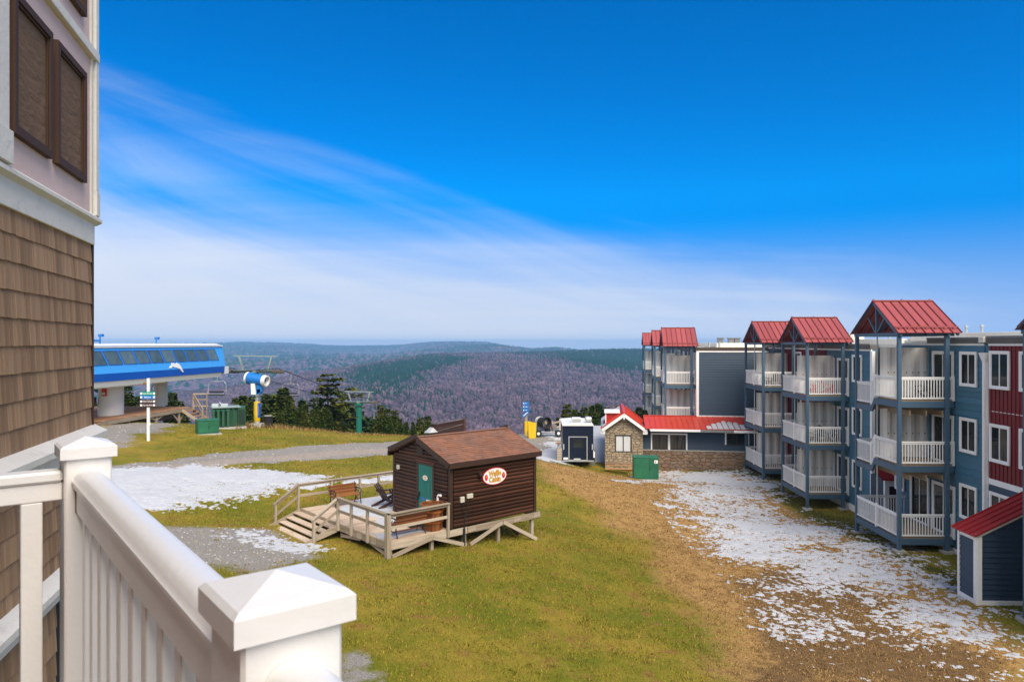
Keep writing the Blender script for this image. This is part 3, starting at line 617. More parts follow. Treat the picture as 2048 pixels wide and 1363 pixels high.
# ------------------------------------------------------------------ lodge wall at the left
def lodge():
    t = thing('lodge_building', 'brown shingled lodge wall with faded pink panels and cream trim at left edge', 'building', (-3.71, 6.3), math.atan2(-0.964, 0.267), zb=-7.2)
    box('wall', t, shadow_gap, 0, 6.5, -1.2, -0.004, -7.4, 1.05)  # backing painted near-black so the shingle gaps look shaded
    def course(z0, z1, s0, s1):
        s = s0
        while s < s1:
            w = random.choice([0.045, 0.05, 0.06, 0.07, 0.08, 0.09, 0.10, 0.12, 0.14, 0.16]); w = min(w, s1-s+0.01)
            th = random.uniform(0.012, 0.017); dz = random.uniform(-0.0025, 0.0025)
            Mx = Matrix.Translation((s+w/2, 0.009, (z0+z1)/2+dz)) @ Matrix.Rotation(R(3.4+random.uniform(-0.3, 0.3)), 4, 'X') @ Matrix.Rotation(R(random.uniform(-0.12, 0.12)), 4, 'Y')
            o = bpy.data.objects.new('shingle', boxmesh(w-random.choice([0.005, 0.007, 0.009]), 0.011, z1-z0+0.03, shingle_m, 0.0015)); put(o, t, Mx); s += w
    z = 0.857
    for i in range(9):
        zn = 0.717 if i == 0 else z-0.181
        course(zn, z, 0.012, 2.25); z = zn
    z = -0.945
    for i in range(5):
        course(z-0.181, z, 0.55, 2.6) if i else course(z-0.10, z, 0.55, 2.6)
        z -= 0.181 if i else 0.10
    z = -1.955
    for i in range(6): course(z-0.181, z, 0.9, 3.0); z -= 0.181
    box('corner_board', t, brown_trim, -0.02, 0.010, -0.3, 0.026, -0.73, 0.86)
    box('frieze_board', t, cream_trim, -0.012, 3.6, -0.05, 0.034, 0.858, 1.060, 0.004)
    m = MB()
    m.prism([(0.030, 1.035), (0.078, 1.062), (0.078, 1.088), (0.050, 1.112), (-0.05, 1.112), (-0.05, 1.035)], 3.68, Mx=Matrix(((0, 1, 0, -0.075), (1, 0, 0, 0), (0, 0, 1, 0), (0, 0, 0, 1))))
    m.build('ledge_moulding', cream_trim, t)
    box('pink_panel', t, pink, 0.02, 1.92, -0.3, 0.026, 1.10, 2.47)
    box('pink_panel', t, pink, 0.02, 2.6, -0.3, 0.024, 2.54, 5.2)
    box('horizontal_trim', t, cream_trim, -0.02, 1.92, -0.05, 0.072, 2.465, 2.545, 0.004)
    box('corner_board', t, cream_trim, -0.045, 0.040, -0.3, 0.060, 1.325, 5.2, 0.004)
    box('corner_base_block', t, cream_trim, -0.050, 0.050, -0.3, 0.068, 1.112, 1.322, 0.004)
    box('corner_batten', t, cream_trim, 0.051, 0.105, -0.05, 0.040, 1.112, 5.2, 0.003)
    box('pilaster', t, cream_trim, 1.925, 2.35, -0.05, 0.07, 1.325, 5.2, 0.005)
    box('pilaster_base_block', t, cream_trim, 1.90, 2.37, -0.05, 0.085, 1.112, 1.322, 0.005)
    def shutter(s0, s1, z0, z1):
        f = MB(); w = 0.05
        for a, b, c, d in ((s0, s1, z1-w, z1), (s0, s1, z0, z0+w), (s0, s0+w, z0+w, z1-w), (s1-w, s1, z0+w, z1-w)):
            f.box(a, b, 0.026, 0.068, c, d); 
        f.box(s0+w, s1-w, 0.026, 0.055, z1-w-0.018, z1-w); f.box(s0+w, s1-w, 0.026, 0.055, z0+w, z0+w+0.018); f.box(s0+w, s0+w+0.018, 0.026, 0.055, z0+w+0.018, z1-w-0.018); f.box(s1-w-0.018, s1-w, 0.026, 0.055, z0+w+0.018, z1-w-0.018)
        fo = f.build('shutter', shutter_f, t); box('panel', fo, shutter_m, s0+w, s1-w, 0.024, 0.038, z0+w, z1-w)
    shutter(0.33, 1.03, 1.335, 2.25); shutter(1.14, 1.83, 1.335, 2.25); shutter(0.33, 1.03, 2.72, 3.65); shutter(1.14, 1.83, 2.72, 3.65)
    for z, s0 in ((-0.72, -0.06), (-1.72, 0.7)):
        m = MB(); m.prism([(-0.05, z), (0.02, z), (0.125, z-0.055), (0.125, z-0.10), (0.045, z-0.115), (0.045, z-0.225), (-0.05, z-0.225)], 4.0, Mx=Matrix(((0, 1, 0, s0), (1, 0, 0, 0), (0, 0, 1, 0), (0, 0, 0, 1))))
        m.build('water_table', cream_trim, t)
    # the wing of the same lodge that the balcony hangs on, left of and behind the camera
    A = R(38); ux, uy = math.cos(A), math.sin(A)
    Mb = t.matrix_basis.inverted() @ Matrix.Translation((-0.245, 0.744, CZ-7.2)) @ Matrix.Rotation(A, 4, 'Z')
    box('balcony_wing_wall', t, brown_wall, -12, -1.55, -30, 4.4, -7.2, 4.2, Mx=Matrix.Translation((0, 0, -7.2)) @ Mb @ Matrix.Translation((0, 0, 7.2)))
    return t
lodge()
def balcony():
    t = thing('balcony_railing', 'white vinyl balcony railing with capped posts and square balusters in the foreground', 'railing', (-0.245, 0.744), R(38), zb=-1.32)
    fl = thing('balcony_floor', 'wooden balcony floor under the foreground railing', 'floor', (-0.245, 0.744), R(38), zb=-1.45)
    for i in range(11): box('plank', fl, decking('y'), -1.54+i*0.14, -1.405+i*0.14, -2.0, 1.42, -1.36, -1.325, 0.004)
    box('joist', fl, weathered('x'), -1.5, 0.05, -0.05, 0.05, -1.55, -1.362); box('joist', fl, weathered('x'), -1.5, 0.05, 1.2, 1.3, -1.55, -1.362)
    def post(x, y):
        p = box('post', t, balc_white, x-0.051, x+0.051, y-0.051, y+0.051, -1.32, -0.27, 0.004)
        m = MB(); h = 0.061
        rings = [(h, -0.283), (h, -0.257), (h-0.006, -0.2515), (0.0, -0.2345)]
        vs = []; 
        for r, z in rings[:-1]: vs += [(x-r, y-r, z), (x+r, y-r, z), (x+r, y+r, z), (x-r, y+r, z)]
        vs.append((x, y, rings[-1][1])); fs = [(3, 2, 1, 0)]
        for k in range(2):
            for i in range(4): a, b = k*4+i, k*4+(i+1) % 4; fs.append((a, b, b+4, a+4))
        for i in range(4): fs.append((8+i, 8+(i+1) % 4, 12))
        m.add(vs, fs); m.build('cap', balc_white, p)
    YF = 1.346
    post(0, 0); post(0, YF); post(0, -1.75)
    prof = [(-0.034, -0.352), (-0.034, -0.344), (-0.0365, -0.3415), (-0.0365, -0.335), (-0.033, -0.3325), (-0.031, -0.327)] + [(-0.029*math.cos(a), -0.328+0.0185*math.sin(a)) for a in np.linspace(0.25, math.pi-0.25, 11)] + [(0.031, -0.327), (0.033, -0.3325), (0.0365, -0.335), (0.0365, -0.3415), (0.034, -0.344), (0.034, -0.352)]
    def rail(axis, c, a, b):
        m = MB()
        if axis == 'y': Mx = Matrix.Translation((c, a, 0))
        else: Mx = Matrix.Translation((a, c, 0)) @ Matrix.Rotation(R(-90), 4, 'Z')
        m.prism(prof, b-a, Mx=Mx); m.build('top_rail', balc_white, t, smooth=True)
        m = MB(); m.prism([(-0.027, -0.412), (0.027, -0.412), (0.027, -0.3525), (-0.027, -0.3525)], b-a, Mx=Mx); m.build('sub_rail', balc_white, t)
        m = MB(); m.prism([(-0.026, -1.23), (0.026, -1.23), (0.026, -1.18), (-0.026, -1.18)], b-a, Mx=Mx); m.build('bottom_rail', balc_white, t)
        for e in (a, b-0.004): box('joint_gap', t, black_iron, -0.0285, 0.0285, e, e+0.004, -0.414, -0.350)
        n = int((b-a)/0.104); 
        for i in range(n):
            q = a+(i+0.5)*(b-a)/n
            x, y = (c, q) if axis == 'y' else (q, c)
            box('baluster', t, balc_white, x-0.0185, x+0.0185, y-0.0185, y+0.0185, -1.18, -0.4125, 0.002)
    rail('y', 0, 0.052, YF-0.052); rail('y', 0, -1.698, -0.052)
    # side rail running back to the wall
    box('top_rail', t, balc_white, -1.5, -0.052, YF-0.030, YF+0.030, -0.340, -0.312, 0.006); box('sub_rail', t, balc_white, -1.5, -0.052, YF-0.022, YF+0.022, -0.385, -0.3405, 0.003)
    for i in range(13): x = -0.115-i*0.105; box('baluster', t, balc_white, x-0.022, x+0.022, YF-0.022, YF+0.022, -1.2, -0.3855, 0.002)
balcony()

# ------------------------------------------------------------------ snack cabin of stained logs
RC = math.atan2(0.661, 0.75); C0 = (-2.145, 25.0); DZ = -6.49
_log = {}
def logmesh(ln, h, b=0.062):
    k = (round(ln, 2), round(h, 3), b)
    if k not in _log:
        prof = [(0.0, -h/2), (-b*0.62, -h*0.44), (-b*0.92, -h*0.24), (-b, 0.0), (-b*0.92, h*0.24), (-b*0.62, h*0.44), (0.0, h/2)]
        m = MB(); n = len(prof)
        vs = [(-ln/2, y, z) for y, z in prof]+[(ln/2, y, z) for y, z in prof]
        m.add(vs, [tuple(range(n)), tuple(range(2*n-1, n-1, -1))]+[(i, n+i, n+(i+1) % n, (i+1) % n) for i in range(n)])
        me = bpy.data.meshes.new('log'); me.from_pydata(m.v, [], m.f); me.materials.append(log_brown)
        bm = bmesh.new(); bm.from_mesh(me); bmesh.ops.recalc_face_normals(bm, faces=bm.faces); bm.to_mesh(me); bm.free()
        me.polygons.foreach_set('use_smooth', [True]*len(me.polygons)); me.set_sharp_from_angle(angle=R(50)); _log[k] = me
    return _log[k]
def cabin():
    t = thing('log_cabin', 'small dark brown log cabin with shingle roof, teal door and oval food sign', 'cabin', C0, RC, zb=DZ)
    LX, WY, ZT, ZR = 4.0, 3.6, -4.33, -3.47
    box('wall_core', t, brown_trim, 0.0, LX, 0.0, WY, DZ+0.02, ZT)
    H = 0.1345; n = 16
    def log(x, y, z, ln, rz): put(bpy.data.objects.new('log', logmesh(ln, H)), t, Matrix.Translation((x, y, z)) @ Matrix.Rotation(rz, 4, 'Z'))
    for i in range(n):
        z = DZ+0.02+H*(i+0.5)
        log(LX/2, -0.001, z, LX-0.2, 0); log(LX/2, WY+0.001, z, LX-0.2, R(180)); log(LX+0.001, WY/2, z, WY-0.2, R(90))
        if z < -4.47:
            log(-0.001, 0.5, z, 0.78, R(-90)); log(-0.001, 2.77, z, 1.46, R(-90))
        else: log(-0.001, WY/2, z, WY-0.2, R(-90))
    i = 0
    while True:
        z = ZT+H*(i+0.5); half = (ZR-0.06-z-H/2)/0.37
        if half < 0.15: break
        log(-0.001, WY/2, z, 2*min(half, 1.75), R(-90)); i += 1
    m = MB(); m.prism([(-0.0, ZT), (WY, ZT), (WY/2, ZR-0.03)], LX, Mx=Matrix(((0, 1, 0, 0.0), (1, 0, 0, 0), (0, 0, 1, 0.001), (0, 0, 0, 1)))); m.build('gable_core', brown_trim, t)
    for x, y in ((0, 0), (LX, 0), (0, WY), (LX, WY)): box('corner_post', t, brown_trim, x-0.06, x+0.06, y-0.06, y+0.06, DZ+0.01, ZT-0.01, 0.005)
    for s in (0, 1):
        y0 = -0.2 if s == 0 else WY+0.2; ze = -4.19; yr = WY/2
        d = Vector((0, yr-y0, ZR-ze)); ln = d.length; d.normalize(); nrm = Vector((0, -d.z, d.y)) if s == 0 else Vector((0, d.z, d.y))
        r = beam('roof', t, brown_trim, (LX/2, y0, ze), (LX/2, yr, ZR), LX+0.36, 0.035, nrm)
        m = MB(); rows = 15; ex = ln/rows
        for k in range(rows):
            x = -0.2-random.random()*0.1
            while x < LX+0.2:
                w = random.choice([0.12, 0.16, 0.2, 0.24, 0.3]); xa = max(x, -0.2); xb = min(x+w, LX+0.2)
                if xb-xa > 0.02:
                    th = random.choice([0.010, 0.014, 0.020]); lo = k*ex-0.012+random.choice([0, 0, 0.01]); hi = (k+1)*ex+0.02
                    p0 = Vector((0, y0, ze))+d*lo; p1 = Vector((0, y0, ze))+d*min(hi, ln); o0 = nrm*(0.0185+th); o1 = nrm*0.020
                    A_, B_ = p0+o0, p1+o1
                    vs = [(xa, A_.y, A_.z), (xb-0.005, A_.y, A_.z), (xb-0.005, B_.y, B_.z), (xa, B_.y, B_.z), (xa, p0.y+nrm.y*0.018, p0.z+nrm.z*0.018), (xb-0.005, p0.y+nrm.y*0.018, p0.z+nrm.z*0.018)]
                    m.add(vs, [(0, 1, 2, 3), (4, 5, 1, 0)])
                x += w
        m.build('shingle', asphalt_shingle, r, kind='stuff')
        box('fascia', t, brown_trim, -0.2, LX+0.2, y0-0.03 if s == 0 else y0, y0 if s == 0 else y0+0.03, ze-0.17, ze+0.02, 0.004)
        for x in (-0.2, LX+0.2):
            o = nrm*(-0.085)
            beam('rake_board', t, brown_trim, Vector((x, y0, ze))+o, Vector((x, yr, ZR))+o, 0.035, 0.17, nrm)
    beam('ridge_cap', t, asphalt_shingle, (-0.21, WY/2, ZR+0.032), (LX+0.21, WY/2, ZR+0.032), 0.22, 0.02)
    # door in the gable wall (faces -x)
    ya, yb = 1.0, 1.92
    for a, b, z0, z1 in ((ya-0.1, ya, DZ, -4.44), (yb, yb+0.1, DZ, -4.44)): box('door_frame', t, brown_trim, -0.075, 0.0, a, b, z0, z1, 0.004)
    box('door_frame', t, brown_trim, -0.075, 0.0, ya-0.1, yb+0.1, -4.438, -4.34, 0.004); box('door_header', t, mat('red_brown_strip', (0.16, 0.035, 0.03), 0.5), -0.085, -0.0, ya-0.14, yb+0.14, -4.338, -4.30, 0.004)
    d = box('door', t, teal, -0.05, -0.002, ya+0.004, yb-0.004, DZ+0.04, -4.442, 0.003)
    for c0, c1 in ((ya+0.13, ya+0.42), (ya+0.50, ya+0.79)):
        for z0, z1 in ((-4.85, -4.57), (-5.62, -4.97), (-6.36, -5.78)):
            f = MB()
            for q0, q1, e0, e1 in ((c0, c1, z0, z0+0.03), (c0, c1, z1-0.03, z1), (c0, c0+0.03, z0+0.03, z1-0.03), (c1-0.03, c1, z0+0.03, z1-0.03)): f.box(-0.058, -0.0505, q0, q1, e0, e1)
            f.box(-0.055, -0.0505, c0+0.06, c1-0.06, z0+0.06, z1-0.06); f.build('door_panel', teal, d)
    f = MB(); Mx = Matrix(((0, -1, 0, -0.062), (-1, 0, 0, ya+0.46), (0, 0, 1, -4.91), (0, 0, 0, 1)))
    f.prism([(0.155*math.cos(a), 0.095*math.sin(a)) for a in np.linspace(0, 2*math.pi, 24, endpoint=False)], 0.006, Mx=Mx); oval = f.build('door_sign', sign_white, d)
    Mt = Matrix.Translation((-0.07, ya+0.46, -4.91)) @ Matrix.Rotation(R(-90), 4, 'Z')
    text('lettering', d, gold, 'Waffle', 0.075, Mt @ Matrix.Translation((0, 0, 0.03)), 0.001, 0.001); text('lettering', d, gold, 'Cabin', 0.075, Mt @ Matrix.Translation((0, 0, -0.035)), 0.001, 0.001)
    box('sticker', d, sign_blue, -0.057, -0.0506, ya+0.50, ya+0.74, -5.745, -5.65); box('sticker', d, sign_white, -0.057, -0.0506, ya+0.14, ya+0.40, -5.75, -5.68)
    box('handle', d, black_iron, -0.10, -0.0506, yb-0.10, yb-0.05, -5.62, -5.46, 0.01)
    k = MB(); k.cyl((-0.05, yb+0.04, -5.70), (-0.13, yb+0.04, -5.70), 0.07, 0.07, 10); k.build('lock_box', black_iron, t)
    v = MB(); v.box(-0.07, -0.04, 1.60, 2.0, -4.12, -3.80)
    for i in range(5): v.box(-0.085, -0.06, 1.64, 1.96, -4.09+i*0.058, -4.065+i*0.058)
    v.build('gable_vent', brown_trim, t)
    box('wall_light', t, beige, -0.14, -0.046, 3.16, 3.30, -4.83, -4.66, 0.02)
    p = MB(); p.tube([(-0.10, 0.62, -5.85), (-0.10, 0.62, -5.46), (-0.10, 0.58, -5.40), (-0.10, 0.44, -5.38)], 0.045, 10); p.build('vent_pipe', white, t, smooth=True)
    # long wall fittings (face -y)
    box('meter_box', t, beige, 0.36, 0.53, -0.13, -0.046, -5.62, -5.42, 0.012); box('meter_box', t, beige, 0.66, 0.92, -0.12, -0.046, -5.52, -5.36, 0.012)
    cb = MB(); cb.tube([(0.42, -0.08, -5.62), (0.46, -0.075, -5.85), (0.56, -0.07, -6.10), (0.55, -0.07, -6.5), (0.54, -0.07, -7.15)], 0.012, 6); cb.tube([(0.70, -0.07, -5.52), (0.68, -0.07, -6.0), (0.58, -0.07, -6.2), (0.56, -0.075, -7.15)], 0.012, 6); cb.build('cable', rubber, t)
    c2 = MB(); c2.cyl((0.54, -0.08, -6.55), (0.54, -0.08, -7.22), 0.045, 0.045, 8); c2.build('conduit', rubber, t)
    f = MB(); f.box(1.18, 1.32, -0.16, -0.045, -4.80, -4.66); f.box(1.14, 1.30, -0.24, -0.13, -4.78, -4.68); f.build('flood_light', brown_trim, t)
    # oval sign
    def oval_(rx, rz, y, th, m, nm, par):
        q = MB(); q.prism([(rx*math.cos(a), rz*math.sin(a)) for a in np.linspace(0, 2*math.pi, 40, endpoint=False)], th, Mx=Matrix.Translation((1.955, y, -4.875))); return q.build(nm, m, par)
    s = oval_(0.575, 0.315, -0.075, 0.03, sign_red, 'oval_sign', t); oval_(0.545, 0.288, -0.082, 0.006, sign_white, 'sign_face', s)
    for dx, dz in ((-0.41, -0.01), (0.41, -0.01)):
        q = MB(); q.prism([(0.075*math.cos(a), 0.115*math.sin(a)) for a in np.linspace(0, 2*math.pi, 18, endpoint=False)], 0.004, Mx=Matrix.Translation((1.955+dx, -0.087, -4.875+dz))); q.build('red_emblem', sign_red, s)
        q = MB(); q.prism([(0.03*math.cos(a), 0.045*math.sin(a)) for a in np.linspace(0, 2*math.pi, 12, endpoint=False)], 0.003, Mx=Matrix.Translation((1.965+dx, -0.091, -4.845+dz))); q.build('emblem_highlight', mat('orange_emblem', (0.75, 0.2, 0.03), 0.4, 0, 1, 0), s)
    Mt = Matrix.Translation((1.955, -0.089, -4.875)) @ Matrix.Rotation(R(0), 4, 'Y')
    dkg = mat('dark_gold_outline', (0.20, 0.075, 0.008), 0.4, 0, 1, 0)
    for body, dz, wd in (('Waffle', 0.095, 0.60), ('Cabin', -0.12, 0.56)):
        text('lettering_outline', s, dkg, body, 0.27, Mt @ Matrix.Translation((0, 0.002, dz)), 0.014, 0.001, wd); text('lettering', s, gold, body, 0.27, Mt @ Matrix.Translation((0, -0.003, dz)), 0.004, 0.001, wd-0.02)
    # dark stove pipe / tow jack under the floor at the right end
    k = MB(); k.cyl((2.95, 0.5, -6.75), (3.3, 0.3, -7.2), 0.06, 0.06, 8); k.cyl((3.25, 0.32, -7.1), (3.4, 0.25, -7.3), 0.10, 0.10, 8); k.build('drain_pipe', rubber, t)
    return t
cabin()
def deck():
    t = thing('timber_deck', 'weathered timber deck with stairs and railings carrying the log cabin', 'deck', C0, RC, zb=-7.2)
    X0 = -2.487; Y1 = 6.5; X1 = 4.25
    wx = [decking('x')]
    w = 0.139; n = int(Y1/w)
    for i in range(n):
        y = i*w; xe = (-0.06 if y < 3.66 else X1)
        a = X0-0.03; 
        while a < xe-0.05:
            b = min(xe, a+random.choice([2.4, 3.0, 3.6, 4.8]));  b = xe if xe-b < 0.5 else b
            box('plank', t, decking('x'), a+0.002, b-0.002, y+0.003, y+w-0.003, DZ-0.038, DZ+random.uniform(-0.003, 0.0), 0.003); a = b
    # rim boards
    def rim(p, q, nm='rim_board'): beam(nm, t, weathered('x'), p, q, 0.045, 0.23)
    zr = DZ-0.155
    rim((X0, -0.015, zr), (0.7, -0.015, zr)); rim((0.705, -0.03, zr), (X1, -0.03, zr)); rim((X0-0.025, 0.01, zr), (X0-0.025, Y1, zr)); rim((X0, Y1+0.01, zr), (X1, Y1+0.01, zr)); rim((X1, 0, zr), (X1, Y1, zr)); rim((0.0, 0.2, zr), (0.0, 3.6, zr))
    for x in (0.72, 2.9, 3.9): box('splice_plate', t, weathered('x'), x, x+0.35, -0.075, -0.054, zr-0.09, zr+0.10)
    for y in (0.75, 1.7, 2.8): box('splice_plate', t, weathered('y'), X0-0.07, X0-0.049, y, y+0.28, zr-0.10, zr+0.08)
    def foot(x, y):
        c = Vector((C0[0]+x*0.75-y*0.661, C0[1]+x*0.661+y*0.75)); return g1(c.x, c.y)
    def leg(x, y, s=0.09): box('leg', t, weathered('z'), x-s/2, x+s/2, y-s/2, y+s/2, foot(x, y)-0.05, DZ-0.27, 0.004)
    for x, y in ((X0+0.09, 0.10), (-0.75, 0.09), (0.66, 0.10), (2.25, 0.10), (3.95, 0.10), (X0+0.1, 3.3), (X0+0.1, 6.3), (0.6, 6.3), (3.9, 6.3), (3.9, 3.3), (1.5, 3.3)): leg(x, y, 0.12)
    for a, b in (((X0+0.05, 0), (-0.85, 1)), ((-0.80, 1), (0.62, 0)), ((0.80, 0), (2.30, 1)), ((2.38, 1), (4.05, 0))):
        (xa, ua), (xb, ub) = a, b
        za = DZ-0.14 if ua else foot(xa, 0)+0.05; zb = DZ-0.14 if ub else foot(xb, 0)+0.05
        beam('brace', t, weathered('x'), (xa, -0.095, za), (xb, -0.095, zb), 0.035, 0.13)
    beam('brace', t, weathered('x'), (X0+0.02, 0.1, foot(X0, 0.1)+0.05), (X0+0.02, 1.6, DZ-0.2), 0.035, 0.12); beam('brace', t, weathered('x'), (X0+0.03, 3.3, foot(X0, 3.3)+0.12), (X0+0.03, 1.9, DZ-0.30), 0.035, 0.11)
    # railings
    RT = DZ+0.94
    def rpost(x, y, s=0.088, z0=None, z1=None): box('railing_post', t, weathered('z'), x-s/2, x+s/2, y-s/2, y+s/2, (DZ-0.26) if z0 is None else z0, (RT-0.036) if z1 is None else z1, 0.004)
    def rrun(p, q):
        beam('handrail', t, weathered('x'), (p[0], p[1], RT-0.018), (q[0], q[1], RT-0.018), 0.15, 0.036, bev=0.004)
        beam('upper_rail', t, weathered('x'), (p[0], p[1], RT-0.085), (q[0], q[1], RT-0.085), 0.036, 0.09, bev=0.003)
        beam('middle_rail', t, weathered('x'), (p[0], p[1], DZ+0.46), (q[0], q[1], DZ+0.46), 0.036, 0.10, bev=0.003)
    xr = X0-0.09; box('corner_post', t, weathered('z'), xr-0.075, xr+0.075, -0.17, 0.02, -7.05, RT-0.04, 0.006)
    rrun((xr-0.05, -0.075), (-0.10, -0.075)); rpost(-0.16, -0.075)
    rrun((xr, -0.15), (xr, 3.3)); 
    for y in (1.22, 2.33, 3.30): rpost(xr, y)
    rrun((xr, 6.56), (4.2, 6.56))
    for x in (xr, -1.15, 0.15, 1.05, 2.1, 3.2, 4.15): rpost(x, 6.56)
    # stairs
    sx = X0-1.16; zb = foot(X0-1.1, 5.0); n = 4; rise = (DZ-zb-0.03)/n
    for k in range(1, n+1):
        x = X0-0.05-0.29*k+0.145; z = DZ-rise*k+ (0.0)
        box('tread', t, decking('y'), x-0.15, x-0.004, 3.40, 6.46, z-0.038, z, 0.004); box('tread', t, decking('y'), x+0.0, x+0.145, 3.40, 6.46, z-0.038, z, 0.004)
        if k < n:
            for y in np.linspace(4.0, 5.95, 4): box('riser_block', t, weathered('z'), x+0.05, x+0.10, y-0.03, y+0.03, z-rise, z-0.04)
    for y in (3.36, 6.50):
        m = MB(); m.prism([(X0-0.05, DZ-0.02), (X0-0.05, DZ-0.30), (X0-1.23, zb-0.04), (X0-1.33, zb-0.04), (X0-1.33, zb+0.06)], 0.04, Mx=Matrix.Translation((0, y-0.02, 0))); m.build('stringer', weathered('x'), t)
    for y in (3.30, 6.56):
        xb = X0-1.02; zt = zb+0.86
        box('railing_post', t, weathered('z'), xb-0.044, xb+0.044, y-0.044, y+0.044, zb-0.05, zt-0.04, 0.004)
        for dz, ww, hh, nm in ((0.0, 0.14, 0.036, 'handrail'), (-0.07, 0.036, 0.09, 'upper_rail'), (-0.46, 0.036, 0.09, 'middle_rail')): beam(nm, t, weathered('x'), (xb-0.08, y, zt-0.05+dz), (xr, y, RT-0.018+dz), ww, hh)
    k = MB(); k.cyl((xr, 3.30, RT), (xr, 3.30, RT+0.13), 0.012, 0.012, 6); k.build('flag_stub', weathered('z'), t)
    # snow left on the boards
    def dsnow(poly, seed, label):
        xs = [p[0] for p in poly]; ys = [p[1] for p in poly]; gx = np.arange(min(xs)-0.2, max(xs)+0.2, 0.035); gy = np.arange(min(ys)-0.2, max(ys)+0.2, 0.035)
        Xg, Yg = np.meshgrid(gx, gy); sh = Xg.shape; Xg = Xg.ravel(); Yg = Yg.ravel()
        f = np.clip(poly_sd(Xg, Yg, poly)/0.3, -2, 1)*0.5+fbm(Xg*1.3, Yg*2.6, seed, 4)*0.7+fbm(Xg*6, Yg*9, seed+3, 3)*0.25
        Z = DZ+0.004+np.clip(f, -0.15, 0.5)*0.05
        i = np.arange(Xg.size).reshape(sh); F = np.stack([i[:-1, :-1], i[:-1, 1:], i[1:, 1:], i[1:, :-1]], -1).reshape(-1, 4); F = F[(f[F] > 0).any(1)]
        us = np.unique(F); mp = np.full(Xg.size, -1); mp[us] = np.arange(len(us))
        c, s = math.cos(RC), math.sin(RC)
        V = np.stack([C0[0]+Xg*c-Yg*s, C0[1]+Xg*s+Yg*c, Z], 1)[us]
        tag(numesh('deck_snow', V, mp[F], snow, smooth=True, kind='stuff'), label, 'snow')
    dsnow([(-1.9, 4.9), (-0.4, 6.3), (4.0, 6.35), (4.0, 3.75), (-0.2, 3.7), (-0.2, 2.6), (-1.0, 3.0)], 3, 'snow drift on deck boards around the brown lounge chair')
    dsnow([(-2.0, 1.7), (-0.8, 3.3), (-0.5, 2.2), (-1.2, 1.8)], 9, 'thin snow streak in the middle of the deck')
    dsnow([(-2.4, 0.3), (-2.35, 1.15), (-0.9, 0.9), (-0.5, 0.45)], 14, 'snow under the bench beside the deck corner post')
    return t
deck()
def bench(name, label, x, y, rz):
    p = Vector((C0[0]+x*0.75-y*0.661, C0[1]+x*0.661+y*0.75, 0))
    t = thing(name, label, 'bench', (p.x, p.y), RC+rz, 'deck benches', zb=DZ)
    for i in range(4): box('seat_slat', t, bench_wood, -0.60, 0.60, -0.20+i*0.105, -0.105+i*0.105, DZ+0.40, DZ+0.43, 0.005)
    for i in range(3): beam('back_slat', t, bench_wood, (-0.62, 0.235+i*0.030, DZ+0.50+i*0.118), (0.62, 0.235+i*0.030, DZ+0.50+i*0.118), 0.03, 0.114, up=(0, -0.25, 1), bev=0.004)
    beam('stretcher', t, bench_wood, (-0.55, 0.0, DZ+0.16), (0.55, 0.0, DZ+0.16), 0.05, 0.03)
    for s in (-1, 1):
        m = MB(); x = s*0.56
        m.tube([(x, -0.24, DZ), (x, -0.20, DZ+0.22), (x, -0.17, DZ+0.40), (x, -0.24, DZ+0.56), (x, -0.16, DZ+0.63), (x, 0.20, DZ+0.62)], 0.022, 7); m.tube([(x, 0.30, DZ), (x, 0.20, DZ+0.2), (x, 0.19, DZ+0.42), (x, 0.32, DZ+0.84)], 0.022, 7); m.tube([(x, -0.19, DZ+0.38), (x, 0.2, DZ+0.38)], 0.02, 7); m.tube([(x, -0.2, DZ+0.25), (x, 0.0, DZ+0.15), (x, 0.22, DZ+0.25)], 0.015, 6)
        m.tube([(x, -0.13, DZ+0.42), (x, -0.05, DZ+0.52), (x, 0.08, DZ+0.5), (x, 0.14, DZ+0.6)], 0.012, 6)
        m.build('cast_iron_end', black_iron, t, smooth=True)
    return t
bench('garden_bench', 'wood and iron bench backed against the near deck railing', -1.52, 0.42, R(180))
bench('garden_bench', 'wood and iron bench near the far deck railing by the stairs', -0.95, 5.75, R(0))
def lounge_chair():
    x, y = 0.25, 4.45; p = (C0[0]+x*0.75-y*0.661, C0[1]+x*0.661+y*0.75)
    t = thing('lounge_chair', 'dark brown slatted wooden lounge chair half hidden by the cabin', 'chair', p, RC+R(90), zb=DZ)
    for i in range(5): z = DZ+0.36-0.03*i; box('seat_slat', t, chair_brown, -0.27, 0.27, -0.40+i*0.11, -0.305+i*0.11, z-0.02, z, 0.003, )
    for i in range(5):
        a = (i-2)*0.115; h = 1.0-abs(i-2)*0.06; beam('back_slat', t, chair_brown, (a, 0.12, DZ+0.24), (a*1.12, 0.50, DZ+h), 0.10, 0.022, up=(0, -1, 0.4), bev=0.003)
    beam('back_rail', t, chair_brown, (-0.3, 0.40, DZ+0.64), (0.3, 0.40, DZ+0.64), 0.03, 0.07)
    for s in (-1, 1):
        box('leg', t, chair_brown, s*0.31-0.02, s*0.31+0.02, -0.44, -0.34, DZ, DZ+0.56, 0.003)
        beam('leg', t, chair_brown, (s*0.28, -0.36, DZ+0.34), (s*0.28, 0.62, DZ+0.02), 0.03, 0.11)
        box('arm', t, chair_brown, s*0.33-0.07, s*0.33+0.07, -0.50, 0.34, DZ+0.56, DZ+0.585, 0.006)
        beam('arm_bracket', t, chair_brown, (s*0.33, -0.33, DZ+0.40), (s*0.36, -0.25, DZ+0.55), 0.03, 0.06)
lounge_chair()
